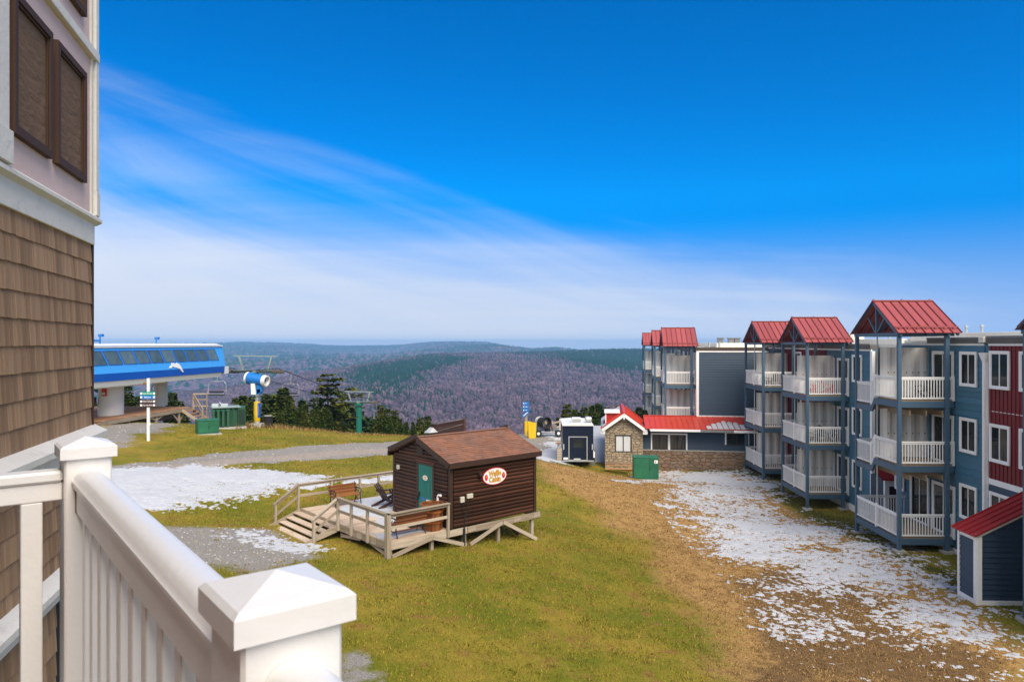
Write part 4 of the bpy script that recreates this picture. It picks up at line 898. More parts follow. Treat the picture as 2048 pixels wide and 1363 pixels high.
def barrel():
    x, y = -0.50, 0.40; p = (C0[0]+x*0.75-y*0.661, C0[1]+x*0.661+y*0.75)
    t = thing('wooden_barrel', 'eight sided wooden barrel planter between bench and cabin corner', 'barrel', p, RC+R(10), zb=DZ)
    n = 8; r0, r1, h = 0.36, 0.40, 0.90
    for k in range(n):
        a0 = 2*math.pi*k/n; a1 = 2*math.pi*(k+1)/n
        for j in range(2):
            f0, f1 = j/2, (j+1)/2-0.02
            q0 = Vector((math.cos(a0), math.sin(a0), 0)).lerp(Vector((math.cos(a1), math.sin(a1), 0)), f0); q1 = Vector((math.cos(a0), math.sin(a0), 0)).lerp(Vector((math.cos(a1), math.sin(a1), 0)), f1)
            m = MB(); vs = [(q0.x*r0, q0.y*r0, DZ+0.01), (q1.x*r0, q1.y*r0, DZ+0.01), (q1.x*r1, q1.y*r1, DZ+h), (q0.x*r1, q0.y*r1, DZ+h)]; vs += [(vx*0.93, vy*0.93, vz) for vx, vy, vz in vs]
            m.add(vs, [(0, 1, 2, 3), (7, 6, 5, 4), (0, 4, 5, 1), (1, 5, 6, 2), (2, 6, 7, 3), (3, 7, 4, 0)]); m.build('stave', barrel_wood, t)
    for z, rr in ((0.30, 0.385), (0.66, 0.402), (0.875, 0.41)):
        m = MB(); 
        for k in range(n):
            a0 = 2*math.pi*k/n; a1 = 2*math.pi*(k+1)/n; m.beam((rr*math.cos(a0), rr*math.sin(a0), DZ+z), (rr*math.cos(a1), rr*math.sin(a1), DZ+z), 0.03, 0.07)
        m.build('hoop', mat('orange_hoop_wood', (0.32, 0.095, 0.022), 0.4), t)
    m = MB(); m.prism([(0.36*math.cos(a), 0.36*math.sin(a)) for a in np.linspace(0, 2*math.pi, 8, endpoint=False)], 0.02, Mx=Matrix(((1, 0, 0, 0), (0, 0, 1, 0), (0, 1, 0, DZ+0.84), (0, 0, 0, 1)))); m.build('lid', barrel_wood, t)
barrel()
def door_mat():
    x, y = -0.55, 1.5; p = (C0[0]+x*0.75-y*0.661, C0[1]+x*0.661+y*0.75)
    t = thing('door_mat', 'dark rubber mat on the deck in front of the teal door', 'mat', p, RC, zb=DZ)
    m = MB(); m.box(-0.40, 0.40, -0.62, 0.62, DZ+0.004, DZ+0.018); m.build('pad', brown_trim, t)
    e = MB(); e.box(-0.43, -0.40, -0.65, 0.65, DZ+0.003, DZ+0.014); e.box(0.40, 0.43, -0.65, 0.65, DZ+0.003, DZ+0.014); e.build('rim', rubber, t)
door_mat()

# ------------------------------------------------------------------ blue condo building with balcony towers (right)
RF = R(-1.5); F0 = (16.75, 31.0)      # facade frame: x towards the wall, y along the facade away from the camera
def fw(x, y): c, s = math.cos(RF), math.sin(RF); return (F0[0]+x*c-y*s, F0[1]+x*s+y*c)
def window(par, Mw, w, h, gl=None, mull=True, trim=0.09, name='window'):
    """slider window; Mw: x right, y into the wall, z up, origin at the centre of the opening on the wall face"""
    f = MB()
    for a, b, c, d in ((-w/2-trim, w/2+trim, h/2, h/2+trim), (-w/2-trim, w/2+trim, -h/2-trim, -h/2), (-w/2-trim, -w/2, -h/2, h/2), (w/2, w/2+trim, -h/2, h/2)): f.box(a, b, -0.045, 0.02, c, d, Mx=Mw)
    s = 0.04
    for a, b, c, d in ((-w/2, w/2, h/2-s, h/2), (-w/2, w/2, -h/2, -h/2+s), (-w/2, -w/2+s, -h/2+s, h/2-s), (w/2-s, w/2, -h/2+s, h/2-s)): f.box(a, b, -0.022, 0.02, c, d, Mx=Mw)
    fo = f.build(name, trim_white, par)
    g0 = gl or glass; g1_ = g0 if gl else random.choice([glass, glass, curtain])
    for k, (a, b) in enumerate(((-w/2+s, -0.022), (0.022, w/2-s))):
        box('pane', fo, g0 if k == 0 else g1_, a, b, 0.004 if k else -0.004, 0.016, -h/2+s, h/2-s, Mx=Mw)
    m = box('mullion', fo, trim_white, -0.022, 0.022, -0.02, 0.018, -h/2+s, h/2-s, Mx=Mw)
    return fo
def wallM(x, y, z): # window on a wall facing local -x
    return Matrix.Translation((x, y, z)) @ Matrix.Rotation(R(-90), 4, 'Z')
def shake_board(par, x, y0, y1, z0, z1, m):
    """staggered shake course facing -x"""
    q = MB(); y = y0; lo = []
    while y < y1:
        w = random.uniform(0.14, 0.34); ye = min(y1, y+w); d = random.choice([0, 0, 0.012, 0.022]); lo.append((y, ye, d)); y = ye
    for a, b, d in lo:
        q.add([(x-0.046, a, z0+d), (x-0.046, b, z0+d), (x-0.008, b, z1+0.02), (x-0.008, a, z1+0.02), (x, a, z0+d), (x, b, z0+d)], [(0, 1, 2, 3), (4, 5, 1, 0)])
    return q.build('siding_course', m, par)
def clap(par, x, y0, y1, z0, z1, m, face='x'):
    q = MB()
    if face == 'x': q.add([(x-0.046, y0, z0), (x-0.046, y1, z0), (x-0.006, y1, z1+0.015), (x-0.006, y0, z1+0.015), (x, y0, z0), (x, y1, z0)], [(0, 1, 2, 3), (4, 5, 1, 0)])
    else: q.add([(y0, x-0.046, z0), (y1, x-0.046, z0), (y1, x-0.006, z1+0.015), (y0, x-0.006, z1+0.015), (y0, x, z0), (y1, x, z0)], [(0, 1, 2, 3), (4, 5, 1, 0)])
    return q.build('siding_board', m, par)
XW = 2.42
def condo():
    t = thing('condo_building', 'long three storey blue and red condo with white trimmed windows and flat roof', 'building', F0, RF, zb=-9.6)
    # masses
    box('wall', t, blue_sid, XW, 14, -14.0, -2.15, -9.9, -0.05); box('wall', t, blue_sid, XW, 14, -2.15, 5.0, -9.9, -0.05); box('wall', t, blue_clap, XW+1.5, 14, 5.0, 7.6, -9.9, -0.3); box('wall', t, blue_sid, XW, 14, 7.6, 13.4, -9.9, -0.36); box('wall', t, red_sid, XW, 14, 13.4, 21.0, -9.9, -0.36); box('wall', t, blue_clap, XW, 14, 21.0, 25.5, -9.9, -0.36)
    def zwall(y0, y1, z0, z1, fn, e, m):
        z = z1
        while z > z0+0.02:
            zn = max(z0, z-e); fn(t, XW, y0, y1, zn, z, m); z = zn
    zwall(-2.0, 5.0, -9.3, -0.12, shake_board, 0.27, blue_sid)
    zwall(7.72, 13.4, -9.5, -0.45, shake_board, 0.27, blue_sid)
    zwall(-14, -2.28, -9.3, -5.65, clap, 0.2, blue_clap)
    z = -0.5
    while z > -9.4: clap(t, 5.0+2.55, XW+0.12, XW+1.5, z-0.2, z, blue_clap, 'y'); z -= 0.2
    # red board and batten
    box('red_wall_skin', t, red_sid, XW-0.02, XW, -14, -2.28, -5.40, -0.12)
    y = -2.42
    while y > -14: box('batten', t, red_sid, XW-0.045, XW-0.0205, y-0.022, y+0.022, -5.40, -0.12); y -= 0.235
    y = -2.42
    while y > -9: box('flashing', t, trim_white, XW-0.03, XW-0.0205, y-0.21, y-0.024, -2.73, -2.705); y -= 0.235
    y = 13.5
    while y < 21: box('batten', t, red_sid, XW-0.03, XW-0.001, y-0.022, y+0.022, -9.4, -0.45); y += 0.30
    # white trim
    box('band_board', t, trim_white, XW-0.05, XW, -14, -2.28, -5.63, -5.402, 0.004); box('frieze_board', t, trim_white, XW-0.06, XW, -14, -2.28, -0.12, -0.03, 0.004); box('frieze_board', t, trim_white, XW-0.06, XW, -2.0, 5.0, -0.12, -0.03, 0.004); box('frieze_board', t, trim_white, XW-0.05, XW, 7.6, 25.5, -0.45, -0.36, 0.004)
    box('base_board', t, trim_white, XW-0.065, XW, -2.0, 5.0, -9.5, -8.88, 0.004); box('base_board', t, trim_white, XW-0.065, XW, 7.6, 13.4, -9.9, -9.2, 0.004)
    box('corner_pilaster', t, trim_white, XW-0.09, XW, -2.275, -2.005, -9.6, -0.45, 0.006)
    d = MB(); d.box(XW-0.19, XW-0.095, -2.24, -2.10, -9.4, -0.75); d.add([(XW-0.26, -2.4, -0.40), (XW-0.26, -1.95, -0.40), (XW-0.02, -1.95, -0.40), (XW-0.02, -2.4, -0.40), (XW-0.19, -2.26, -0.75), (XW-0.19, -2.08, -0.75), (XW-0.095, -2.08, -0.75), (XW-0.095, -2.26, -0.75)], [(0, 1, 2, 3), (4, 7, 6, 5), (0, 4, 5, 1), (1, 5, 6, 2), (2, 6, 7, 3), (3, 7, 4, 0)]); d.build('downspout', trim_white, t)
    box('corner_board', t, trim_white, XW-0.06, XW+0.12, 7.49, 7.72, -9.6, -0.45, 0.004); box('corner_board', t, trim_white, XW-0.02, XW+0.10, 4.9, 5.01, -9.6, -0.2, 0.004)
    # parapets and roof
    for y0, y1, z0, z1, m in ((-14, -2.2, -0.03, 0.27, fascia_dark), (-1.85, 2.1, -0.03, 0.23, fascia_dark), (2.1, 5.0, -0.03, -0.02+0.0, fascia_dark), (7.6, 13.6, -0.36, -0.06, fascia_dark), (13.6, 25.5, -0.36, -0.08, fascia_brown)):
        if z1-z0 > 0.05:
            box('parapet', t, m, XW-0.10, XW+0.35, y0, y1, z0, z1-0.09, 0.004); box('parapet_cap', t, grey_metal if m is fascia_dark else m, XW-0.12, XW+0.37, y0, y1, z1-0.088, z1, 0.004)
    box('scupper_box', t, roof_white, XW-0.2, XW+0.2, -2.2, -1.86, 0.0, 0.24, 0.01)
    box('parapet', t, roof_white, XW-0.05, XW+0.3, 2.12, 5.02, -0.028, -0.022)
    box('roof', t, roof_white, XW+0.38, 13.9, -14, 5.0, -0.045, 0.10); box('roof', t, roof_white, XW+0.38, 13.9, 5.02, 25.4, -0.30, -0.16)
    box('roof_step', t, roof_white, XW+2.2, 13.8, -13, 8.0, 0.11, 0.47, 0.02); box('roof_step', t, roof_white, XW+1.6, 13.8, 8.1, 13.0, -0.15, 0.22, 0.02)
    # windows: (y centre, storey z centres, width, height)
    for yc in (-1.0,):
        for zc in (-1.10, -3.88, -6.68): window(t, wallM(XW-0.075, yc, zc), 0.98, 1.28)
    for yc in (-3.0, -4.75):
        for zc in (-1.07, -3.95): window(t, wallM(XW-0.075, yc, zc), 1.02, 1.32)
    window(t, wallM(XW-0.075, -3.0, -6.62), 1.02, 1.28)
    for zc in (-1.45, -4.42, -7.38): window(t, wallM(XW-0.075, 9.2, zc), 0.98, 1.36)
    window(t, wallM(XW-0.075, 4.55, -6.55), 0.7, 1.3)
    for zc in (-1.5, -4.4, -7.2):
        window(t, wallM(XW-0.075, 18.2, zc-0.15), 1.2, 1.9, name='sliding_door'); window(t, wallM(XW-0.075, 23.2, zc-0.1), 1.0, 1.3)
    # sliding doors behind the decks
    for yc, w, zb, h in ((0.85, 1.40, -2.46, 1.98), (0.85, 1.40, -5.25, 1.98), (0.80, 1.5, -8.38, 2.05), (2.75, 1.4, -8.38, 2.05), (3.2, 1.3, -2.46, 1.98), (3.2, 1.3, -5.25, 1.98)):
        window(t, wallM(XW-0.075, yc, zb+h/2), w, h, name='sliding_door', trim=0.11)
    for zb in (-3.0, -5.85, -8.68):
        for yc in (11.0, 12.9): window(t, wallM(XW-0.075, yc, zb+1.0), 1.3, 1.98, name='sliding_door', trim=0.11)
    # small porch with red roof in the recess
    p = MB(); p.add([(XW-0.35, 5.75, -6.98), (XW+1.55, 5.75, -6.98), (XW+1.55, 7.44, -6.45), (XW-0.05, 7.44, -6.45)], [(0, 1, 2, 3)]); p.add([(XW-0.35, 5.75, -7.05), (XW+1.55, 5.75, -7.05), (XW+1.55, 7.44, -6.52), (XW-0.05, 7.44, -6.52)], [(0, 1, 2, 3)])
    p.add([(XW-0.35, 5.75, -6.98), (XW+1.55, 5.75, -6.98), (XW+1.55, 5.75, -7.05), (XW-0.35, 5.75, -7.05)], [(0, 1, 2, 3)]); p.build('porch_roof', dark_red, t)
    q = MB(); q.box(XW-0.15, XW+0.07, 5.9, 6.05, -9.6, -7.05); q.box(XW+1.0, XW+1.2, 5.9, 6.05, -9.6, -7.05); q.box(XW+0.07, XW+1.0, 5.9, 6.05, -7.38, -7.05); q.build('porch_frame', trim_white, t)
    box('porch_door', t, mat('dark_maroon', (0.055, 0.006, 0.008), 0.5), XW+0.07, XW+1.0, 5.98, 6.04, -9.6, -7.38)
    box('porch_wall', t, blue_clap, XW-0.13, XW+0.10, 6.06, 7.48, -9.6, -7.0)
    # roof clutter
    for x, y, r, h in ((4.6, 14.5, 0.55, 0.9), (4.2, 17.8, 0.4, 0.5)):
        m = MB(); m.lathe([(r, 0), (r, h*0.4), (r*0.86, h*0.72), (r*0.5, h*0.93), (0.01, h)], (x, y, -0.16), 14); m.build('roof_dome', roof_white, t, smooth=True)
    for x, y in ((5.5, 3.2), (5.6, 4.6), (4.8, 9.5), (5, 11.0)): m = MB(); m.cyl((x, y, -0.1), (x, y, 0.75), 0.06, 0.06, 8); m.cyl((x, y, 0.75), (x, y, 0.85), 0.10, 0.08, 8); m.build('vent_pipe', steel, t)
    return t
condo()

def tower(name, label, ox, oy, rz, zt, lev, W, far_drop, ground, detail, open_base=True, group='balcony towers with red gable roofs'):
    """deck tower; frame: x towards the building, y along the facade away from the camera. lev = floor heights, top first"""
    t = thing(name, label, 'balcony tower', (ox, oy), rz, group, zb=ground)
    D = 2.35; XR = 2.03; s = 0.15
    def gp(x, y):
        c, sn = math.cos(rz), math.sin(rz); return g1(ox+x*c-y*sn, oy+x*sn+y*c)
    for x, y, ww in ((0, 0, 0.15), (0, W, 0.15), (XR, 0, 0.17), (XR, W, 0.15)):
        zg = gp(x, y); box('post', t, post_blue, x-ww/2, x+ww/2, y-ww/2, y+ww/2, zg-0.05, zt, 0.006)
        m = MB(); m.box(x-0.22, x+0.22, y-0.22, y+0.22, zg-0.1, zg+0.10); m.build('footing', concrete, t)
    cx = MB(); cx.cyl((0.02, W/2, lev[-1]+1.0), (0.02, W/2, zt), 0.035, 0.035, 8); cx.build('steel_pole', steel, t)
    nl = len(lev)
    for li, zf in enumerate(lev):
        step = far_drop if li < nl-1 else 0.0
        zf2 = zf-step
        if step:
            ym = W*0.53; fl = MB(); fl.box(0.03, D, 0.02, ym, zf-0.05, zf); fl.box(0.03, D, ym, W-0.02, zf2-0.05, zf2); fl.build('deck_floor', deck_edge, t)
            b = MB(); b.add([(-0.06, 0, zf-0.05), (-0.06, ym, zf-0.05), (-0.06, ym+0.28, zf2-0.05), (-0.06, W, zf2-0.05), (-0.06, 0, zf-0.32), (-0.06, ym, zf-0.32), (-0.06, ym+0.28, zf2-0.32), (-0.06, W, zf2-0.32)] + [(0.03, 0, zf-0.05), (0.03, ym, zf-0.05), (0.03, ym+0.28, zf2-0.05), (0.03, W, zf2-0.05), (0.03, 0, zf-0.32), (0.03, ym, zf-0.32), (0.03, ym+0.28, zf2-0.32), (0.03, W, zf2-0.32)],
                [(0, 1, 5, 4), (1, 2, 6, 5), (2, 3, 7, 6), (8, 12, 13, 9), (9, 13, 14, 10), (10, 14, 15, 11), (0, 8, 9, 1), (1, 9, 10, 2), (2, 10, 11, 3), (4, 5, 13, 12), (5, 6, 14, 13), (6, 7, 15, 14), (0, 4, 12, 8), (3, 11, 15, 7)]); b.build('rim_beam', post_blue, t)
        else:
            n = 8; 
            for k in range(n) if detail else (): box('deck_plank', t, deck_edge, 0.03, D, 0.02+k*(W-0.04)/n, 0.02+(k+1)*(W-0.04)/n-0.006, zf-0.05, zf)
            if not detail: box('deck_floor', t, deck_edge, 0.03, D, 0.02, W-0.02, zf-0.05, zf)
            box('rim_beam', t, post_blue, -0.06, 0.03, 0, W, zf-0.32, zf-0.05, 0.004)
        box('rim_beam', t, post_blue, 0.032, D, 0.0, 0.06, zf-0.32, zf-0.052, 0.004); box('rim_beam', t, post_blue, 0.032, D, W-0.06, W, zf2-0.32, zf2-0.052, 0.004)
        for k in range(3): x = 0.5+k*0.7; box('joist', t, deck_edge, x-0.025, x+0.025, 0.07, W-0.07, min(zf, zf2)-0.30, min(zf, zf2)-0.056)
        # railings
        def rail(p, q, za, zb_, name='railing'):
            m = MB(); m.beam((*p, za+0.98), (*q, zb_+0.98), 0.075, 0.055); m.beam((*p, za+0.91), (*q, zb_+0.91), 0.045, 0.05); m.beam((*p, za+0.09), (*q, zb_+0.09), 0.05, 0.06)
            r = m.build(name, white, t)
            L_ = math.hypot(q[0]-p[0], q[1]-p[1]); n = max(1, int(L_/0.118)); j = MB()
            for i in range(n):
                f = (i+0.5)/n; x = p[0]+(q[0]-p[0])*f; y = p[1]+(q[1]-p[1])*f; z = za+(zb_-za)*f
                if detail: box('baluster', r, white, x-0.016, x+0.016, y-0.016, y+0.016, z+0.12, z+0.885)
                else: j.box(x-0.016, x+0.016, y-0.016, y+0.016, z+0.12, z+0.885)
            if not detail: j.build('balusters', white, r, kind='stuff')
        def npost(x, y, z): box('railing_post', t, white, x-0.05, x+0.05, y-0.05, y+0.05, z-0.02, z+1.05, 0.006)
        xf = -0.02
        if step:
            ym = W*0.53
            rail((xf, 0.09), (xf, ym-0.05), zf, zf); rail((xf, ym+0.05), (xf, ym+0.28), zf, zf2, 'step_railing'); rail((xf, ym+0.38), (xf, W-0.09), zf2, zf2); npost(xf, ym, zf); npost(xf, ym+0.33, zf2)
        else:
            rail((xf, 0.09), (xf, W/2-0.05), zf, zf); rail((xf, W/2+0.05), (xf, W-0.09), zf, zf); npost(xf, W/2, zf)
        rail((0.09, 0.03), (XR-0.1, 0.03), zf, zf); rail((XR+0.1, 0.03), (D-0.02, 0.03), zf, zf); rail((0.09, W-0.03), (D-0.05, W-0.03), zf2, zf2); npost(D-0.03, 0.03, zf-0.02)
        # corrugated privacy screen between the two halves
        hgt = 2.26; y = W/2; n = 16; q = MB(); x0, x1 = 0.16, D+0.02
        if li < nl-1 or not far_drop:
            pts = []
            for k in range(n+1):
                x = x0+(x1-x0)*k/n; o = 0.03 if (k//2) % 2 == 0 else -0.03; pts.append((x, y+o))
            vs = [(a, b, zf+0.03) for a, b in pts]+[(a, b, zf+hgt) for a, b in pts]; m_ = len(pts)
            q.add(vs, [(k, k+1, m_+k+1, m_+k) for k in range(m_-1)]); vs2 = [(a, b+0.012, z_) for (a, b, z_) in vs]; q.add(vs2, [(k+1, k, m_+k, m_+k+1) for k in range(m_-1)])
            sc = q.build('privacy_screen', panel_white, t, fix=False)
            if detail:
                for k in range(1, 8): xx = x0+(x1-x0)*(k*2+0.5)/n; box('bolt', sc, black_iron, xx-0.018, xx+0.018, y-0.05, y-0.032, zf+1.10, zf+1.15)
    # roof
    oh = 0.28; xa, xb = -0.20, D+0.16; ze = zt+0.0; zr = zt+1.48; yr = W/2
    for sgn, y0 in ((1, -oh), (-1, W+oh)):
        d = Vector((0, yr-y0, zr-ze)).normalized(); nrm = Vector((0, -d.z, d.y)) if sgn > 0 else Vector((0, d.z, d.y))
        npn = 7; w = (xb-xa)/npn
        for k in range(npn): beam('roof_panel', t, red_roof, (xa+w*(k+0.5), y0, ze), (xa+w*(k+0.5), yr, zr), w-0.004, 0.02, nrm)
        if detail or sgn > 0:
            for k in range(npn+1): o = nrm*0.028; beam('roof_rib', t, rib_red, Vector((xa+w*k, y0, ze))+o, Vector((xa+w*k, yr, zr))+o, 0.03, 0.045, nrm)
        # snow guard bar on the eave
        g = MB(); b0 = Vector((0, y0, ze))+d*0.36+nrm*0.085; g.beam((xa, b0.y, b0.z), (xb, b0.y, b0.z), 0.03, 0.055)
        for k in range(npn): xx = xa+w*(k+0.5); g.box(xx-0.05, xx+0.05, b0.y-0.06, b0.y+0.02, b0.z-0.10, b0.z-0.02)
        g.build('snow_guard', red_roof, t)
        for x in (xa+0.07, (xa+xb)/2, xb-0.1): o = nrm*-0.075; beam('rafter', t, post_blue, Vector((x, y0+0.05*sgn, ze))+o, Vector((x, yr, zr))+o, 0.09, 0.12, nrm)
        for f in (0.3, 0.62): c = Vector((0, y0, ze)).lerp(Vector((0, yr, zr)), f)+nrm*-0.04; beam('purlin', t, deck_edge, (xa+0.1, c.y, c.z), (xb-0.1, c.y, c.z), 0.06, 0.05, nrm)
    beam('ridge_cap', t, red_roof, (xa, yr, zr+0.035), (xb, yr, zr+0.035), 0.16, 0.05)
    for x in (0.0, XR):
        beam('truss_chord', t, post_blue, (x, -oh*0.7, zt-0.06), (x, W+oh*0.7, zt-0.06), 0.10, 0.15); beam('king_post', t, post_blue, (x, yr, zt), (x, yr, zr-0.12), 0.10, 0.10)
        for sg in (-1, 1): beam('truss_strut', t, post_blue, (x, yr+sg*0.06, zt+0.03), (x, yr+sg*0.85, zt+0.78), 0.07, 0.07)
    beam('eave_beam', t, post_blue, (0, 0.0, zt-0.06), (XR+0.3, 0.0, zt-0.06), 0.10, 0.15); beam('eave_beam', t, post_blue, (0, W, zt-0.06), (XR+0.3, W, zt-0.06), 0.10, 0.15)
    return t
W1 = 4.0
o = fw(0, 0); tower('balcony_tower', 'balcony tower with stepped railings beside the dark red siding, second nearest', o[0], o[1], RF, 0.42, (-2.49, -5.28, -8.42), W1, 0.38, -9.0, True)
o = fw(0, 10.3); tower('balcony_tower', 'balcony tower with red lounge chairs on its top deck', o[0], o[1], RF, 0.02, (-3.03, -5.85, -8.68), W1, 0, -9.5, True)
o = fw(0.0, 18.1); tower('balcony_tower', 'balcony tower standing next to the stone building and plain siding wall', o[0], o[1], RF, 0.0, (-3.0, -5.82, -8.66), W1, 0, -9.4, False)
o = fw(-0.02, -12.0); tower('balcony_tower', 'nearest balcony tower cut off by the right picture edge', o[0], o[1], RF, 0.42, (-2.4, -5.2, -8.3), W1, 0, -8.9, False)
# far wing
RW = R(-7.5); W0 = (12.2, 57.0)
def ww(x, y): c, s = math.cos(RW), math.sin(RW); return (W0[0]+x*c-y*s, W0[1]+x*s+y*c)
def far_wing():
    t = thing('condo_wing', 'far condo wing with slate blue clapboard end wall above the red roof', 'building', W0, RW, zb=-9.8)
    box('wall', t, blue_clap, 2.4, 14, -0.6, 40, -10, -0.45)
    z = -0.75
    while z > -9.6: clap(t, -0.6, 2.52, 13, z-0.19, z, blue_clap, 'y'); z -= 0.19
    box('corner_board', t, trim_white, 2.32, 2.52, -0.675, -0.5, -10, -0.62, 0.004); box('frieze_board', t, trim_white, 2.34, 13, -0.68, -0.601, -0.75, -0.625, 0.004); box('base_trim', t, trim_white, 2.34, 13, -0.685, -0.602, -5.83, -5.68, 0.004)
    box('parapet', t, fascia_brown, 2.3, 13, -0.7, -0.3, -0.62, -0.36, 0.004); box('parapet', t, fascia_brown, 2.3, 2.7, -0.295, 40, -0.62, -0.36, 0.004); box('roof', t, roof_white, 2.75, 13.8, -0.25, 39.5, -0.44, -0.40); box('roof_step', t, roof_white, 4.4, 9.2, 3.0, 16, -0.39, -0.02, 0.02)
    for i, x in enumerate((4.9, 5.75, 6.25)): m = MB(); m.box(x-0.22, x+0.22, 4.0, 4.45, -0.02, 0.34); m.box(x-0.27, x+0.27, 3.95, 4.5, 0.34, 0.42); m.build('roof_vent', grey_metal, t)
    for x in (3.6, 4.4, 7.2, 8.1, 8.9): m = MB(); m.cyl((x, 1.5, -0.42), (x, 1.5, 0.05), 0.08, 0.08, 8); m.build('vent_pipe', steel, t)
    for zc in (-1.55, -4.4, -7.2):
        for yc in (0.35, 5.6, 8.5, 17, 20.5): window(t, wallM(2.33, yc, zc), 0.9, 1.35)
        for yc in (2.0, 12.5, 14.2): window(t, wallM(2.33, yc, zc-0.2), 1.3, 1.95, name='sliding_door')
    z = -0.75
    while z > -9.6: clap(t, 2.4, -0.5, 12, z-0.19, z, blue_clap, 'x'); z -= 0.19
far_wing()
o = ww(0, 0); tower('balcony_tower', 'nearest balcony tower of the far wing, above the red roof', o[0], o[1], RW, -0.28, (-3.3, -6.1, -8.9), W1, 0, -9.8, False, group='balcony towers of the far wing')
o = ww(0, 12.5); tower('balcony_tower', 'middle balcony tower of the far wing', o[0], o[1], RW, -0.28, (-3.3, -6.1, -8.9), W1, 0, -9.8, False, group='balcony towers of the far wing')
o = ww(0, 31); tower('balcony_tower', 'farthest balcony tower of the far wing, leftmost in the row', o[0], o[1], RW, -0.28, (-3.3, -6.1, -8.9), W1, 0, -9.8, False, group='balcony towers of the far wing')
# chairs on the decks
def deck_chair(label, x, y, zf, rz, m, group, frame_=black_iron):
    p = fw(x, y); t = thing('patio_chair', label, 'chair', p, RF+rz, group, zb=zf)
    for i in range(4): box('seat_slat', t, m, -0.25, 0.25, -0.25+i*0.12, -0.15+i*0.12, zf+0.36-0.02*i, zf+0.385-0.02*i, 0.004)
    for i in range(5): beam('back_slat', t, m, ((i-2)*0.105, 0.2, zf+0.30), ((i-2)*0.115, 0.42, zf+0.98-abs(i-2)*0.05), 0.09, 0.02, up=(0, -1, 0.3))
    for sx in (-1, 1):
        box('leg', t, m, sx*0.28-0.025, sx*0.28+0.025, -0.28, -0.19, zf, zf+0.55); beam('leg', t, m, (sx*0.27, -0.2, zf+0.35), (sx*0.27, 0.42, zf+0.02), 0.03, 0.09); box('arm', t, m, sx*0.30-0.06, sx*0.30+0.06, -0.34, 0.28, zf+0.55, zf+0.575)
    return t
deck_chair('red lounge chair on a top deck, left one', 0.55, 10.3+0.95, -3.03, R(55), chair_red, 'red lounge chairs')
deck_chair('red lounge chair on a top deck, right one', 1.55, 10.3+0.9, -3.03, R(70), chair_red, 'red lounge chairs')
blackp = mat('black_plastic', (0.012, 0.012, 0.013), 0.5, 0.05, 3, 0)
for k, (x, y, zf, rz, lb) in enumerate(((0.55, 11.0, -5.85, 60, 'black patio chair behind middle deck railing below the red chairs, left'), (1.2, 11.2, -5.85, 0, 'black patio chair behind middle deck railing below the red chairs, centre'), (1.75, 10.9, -5.85, -50, 'black patio chair behind middle deck railing below the red chairs, right'), (0.5, 18.9, -3.0, 40, 'black patio chair on the top deck beside the plain siding wall, left'), (1.2, 19.1, -3.0, -30, 'black patio chair on the top deck beside the plain siding wall, right'), (1.6, 0.85, -2.49, -60, 'dark lounge chair on the top deck of the stepped railings'))):
    deck_chair(lb, x, y, zf, R(rz), blackp, 'dark patio chairs on decks')
def shed():
    t = thing('storage_shed', 'slate blue lean to shed with sloping red metal roof at the right edge', 'shed', fw(-0.62, -6.42), RF, zb=-9.05)
    zb = -9.05; X1 = 3.0; Y1 = 1.05
    box('wall', t, blue_clap, 0.02, X1, 0.02, Y1-0.02, zb-0.3, -6.62)
    m = MB(); m.prism([(0.02, -6.62), (X1, -6.62), (X1, -5.15), (0.02, -6.62)][:3], Y1-0.04, Mx=Matrix.Translation((0, 0.02, 0))); m.build('gable_wall', blue_clap, t)
    z = zb+0.22
    while z < -5.3:
        xs = 0.15 if z < -6.75 else (z+6.62)/1.47*(X1)+0.15+0.42
        if xs < X1-0.1: clap(t, 0.02, xs, X1, z, z+0.185, blue_clap, 'y')
        if z < -6.7: clap(t, 0.02, 0.12, Y1-0.1, z, z+0.185, blue_clap, 'x')
        z += 0.185
    box('corner_board', t, trim_white, -0.045, 0.15, -0.045, 0.02, zb, -6.55, 0.004); box('corner_board', t, trim_white, -0.046, 0.019, 0.021, 0.13, zb, -6.60, 0.004); box('corner_board', t, trim_white, -0.046, 0.02, Y1-0.1, Y1+0.01, zb, -6.60, 0.004)
    box('base_board', t, trim_white, 0.152, X1, -0.035, 0.02, zb-0.2, zb+0.22, 0.004); box('base_board', t, trim_white, -0.03, 0.02, 0.131, Y1-0.102, zb-0.2, zb+0.22, 0.004); box('eave_board', t, trim_white, -0.03, 0.02, 0.131, Y1-0.102, -6.80, -6.62, 0.004)
    a = Vector((-0.16, 0, -6.66)); b = Vector((X1, 0, -5.10)); d = (b-a).normalized(); nrm = Vector((-d.z, 0, d.x))
    n = 4; w = (Y1+0.28)/n
    for k in range(n): y = -0.14+w*(k+0.5); beam('roof_panel', t, dark_red, (a.x, y, a.z+0.03), (b.x, y, b.z+0.03), w-0.004, 0.03, nrm)
    for k in range(n+1): y = -0.14+w*k; o = nrm*0.035; beam('roof_rib', t, dark_red, (a.x+o.x, y, a.z+0.03+o.z), (b.x+o.x, y, b.z+0.03+o.z), 0.035, 0.05, nrm)
    o = nrm*-0.06; beam('rake_board', t, trim_white, (a.x+0.1+o.x, -0.03, a.z+o.z+0.06), (b.x+o.x, -0.03, b.z+o.z), 0.03, 0.10, nrm)
shed()

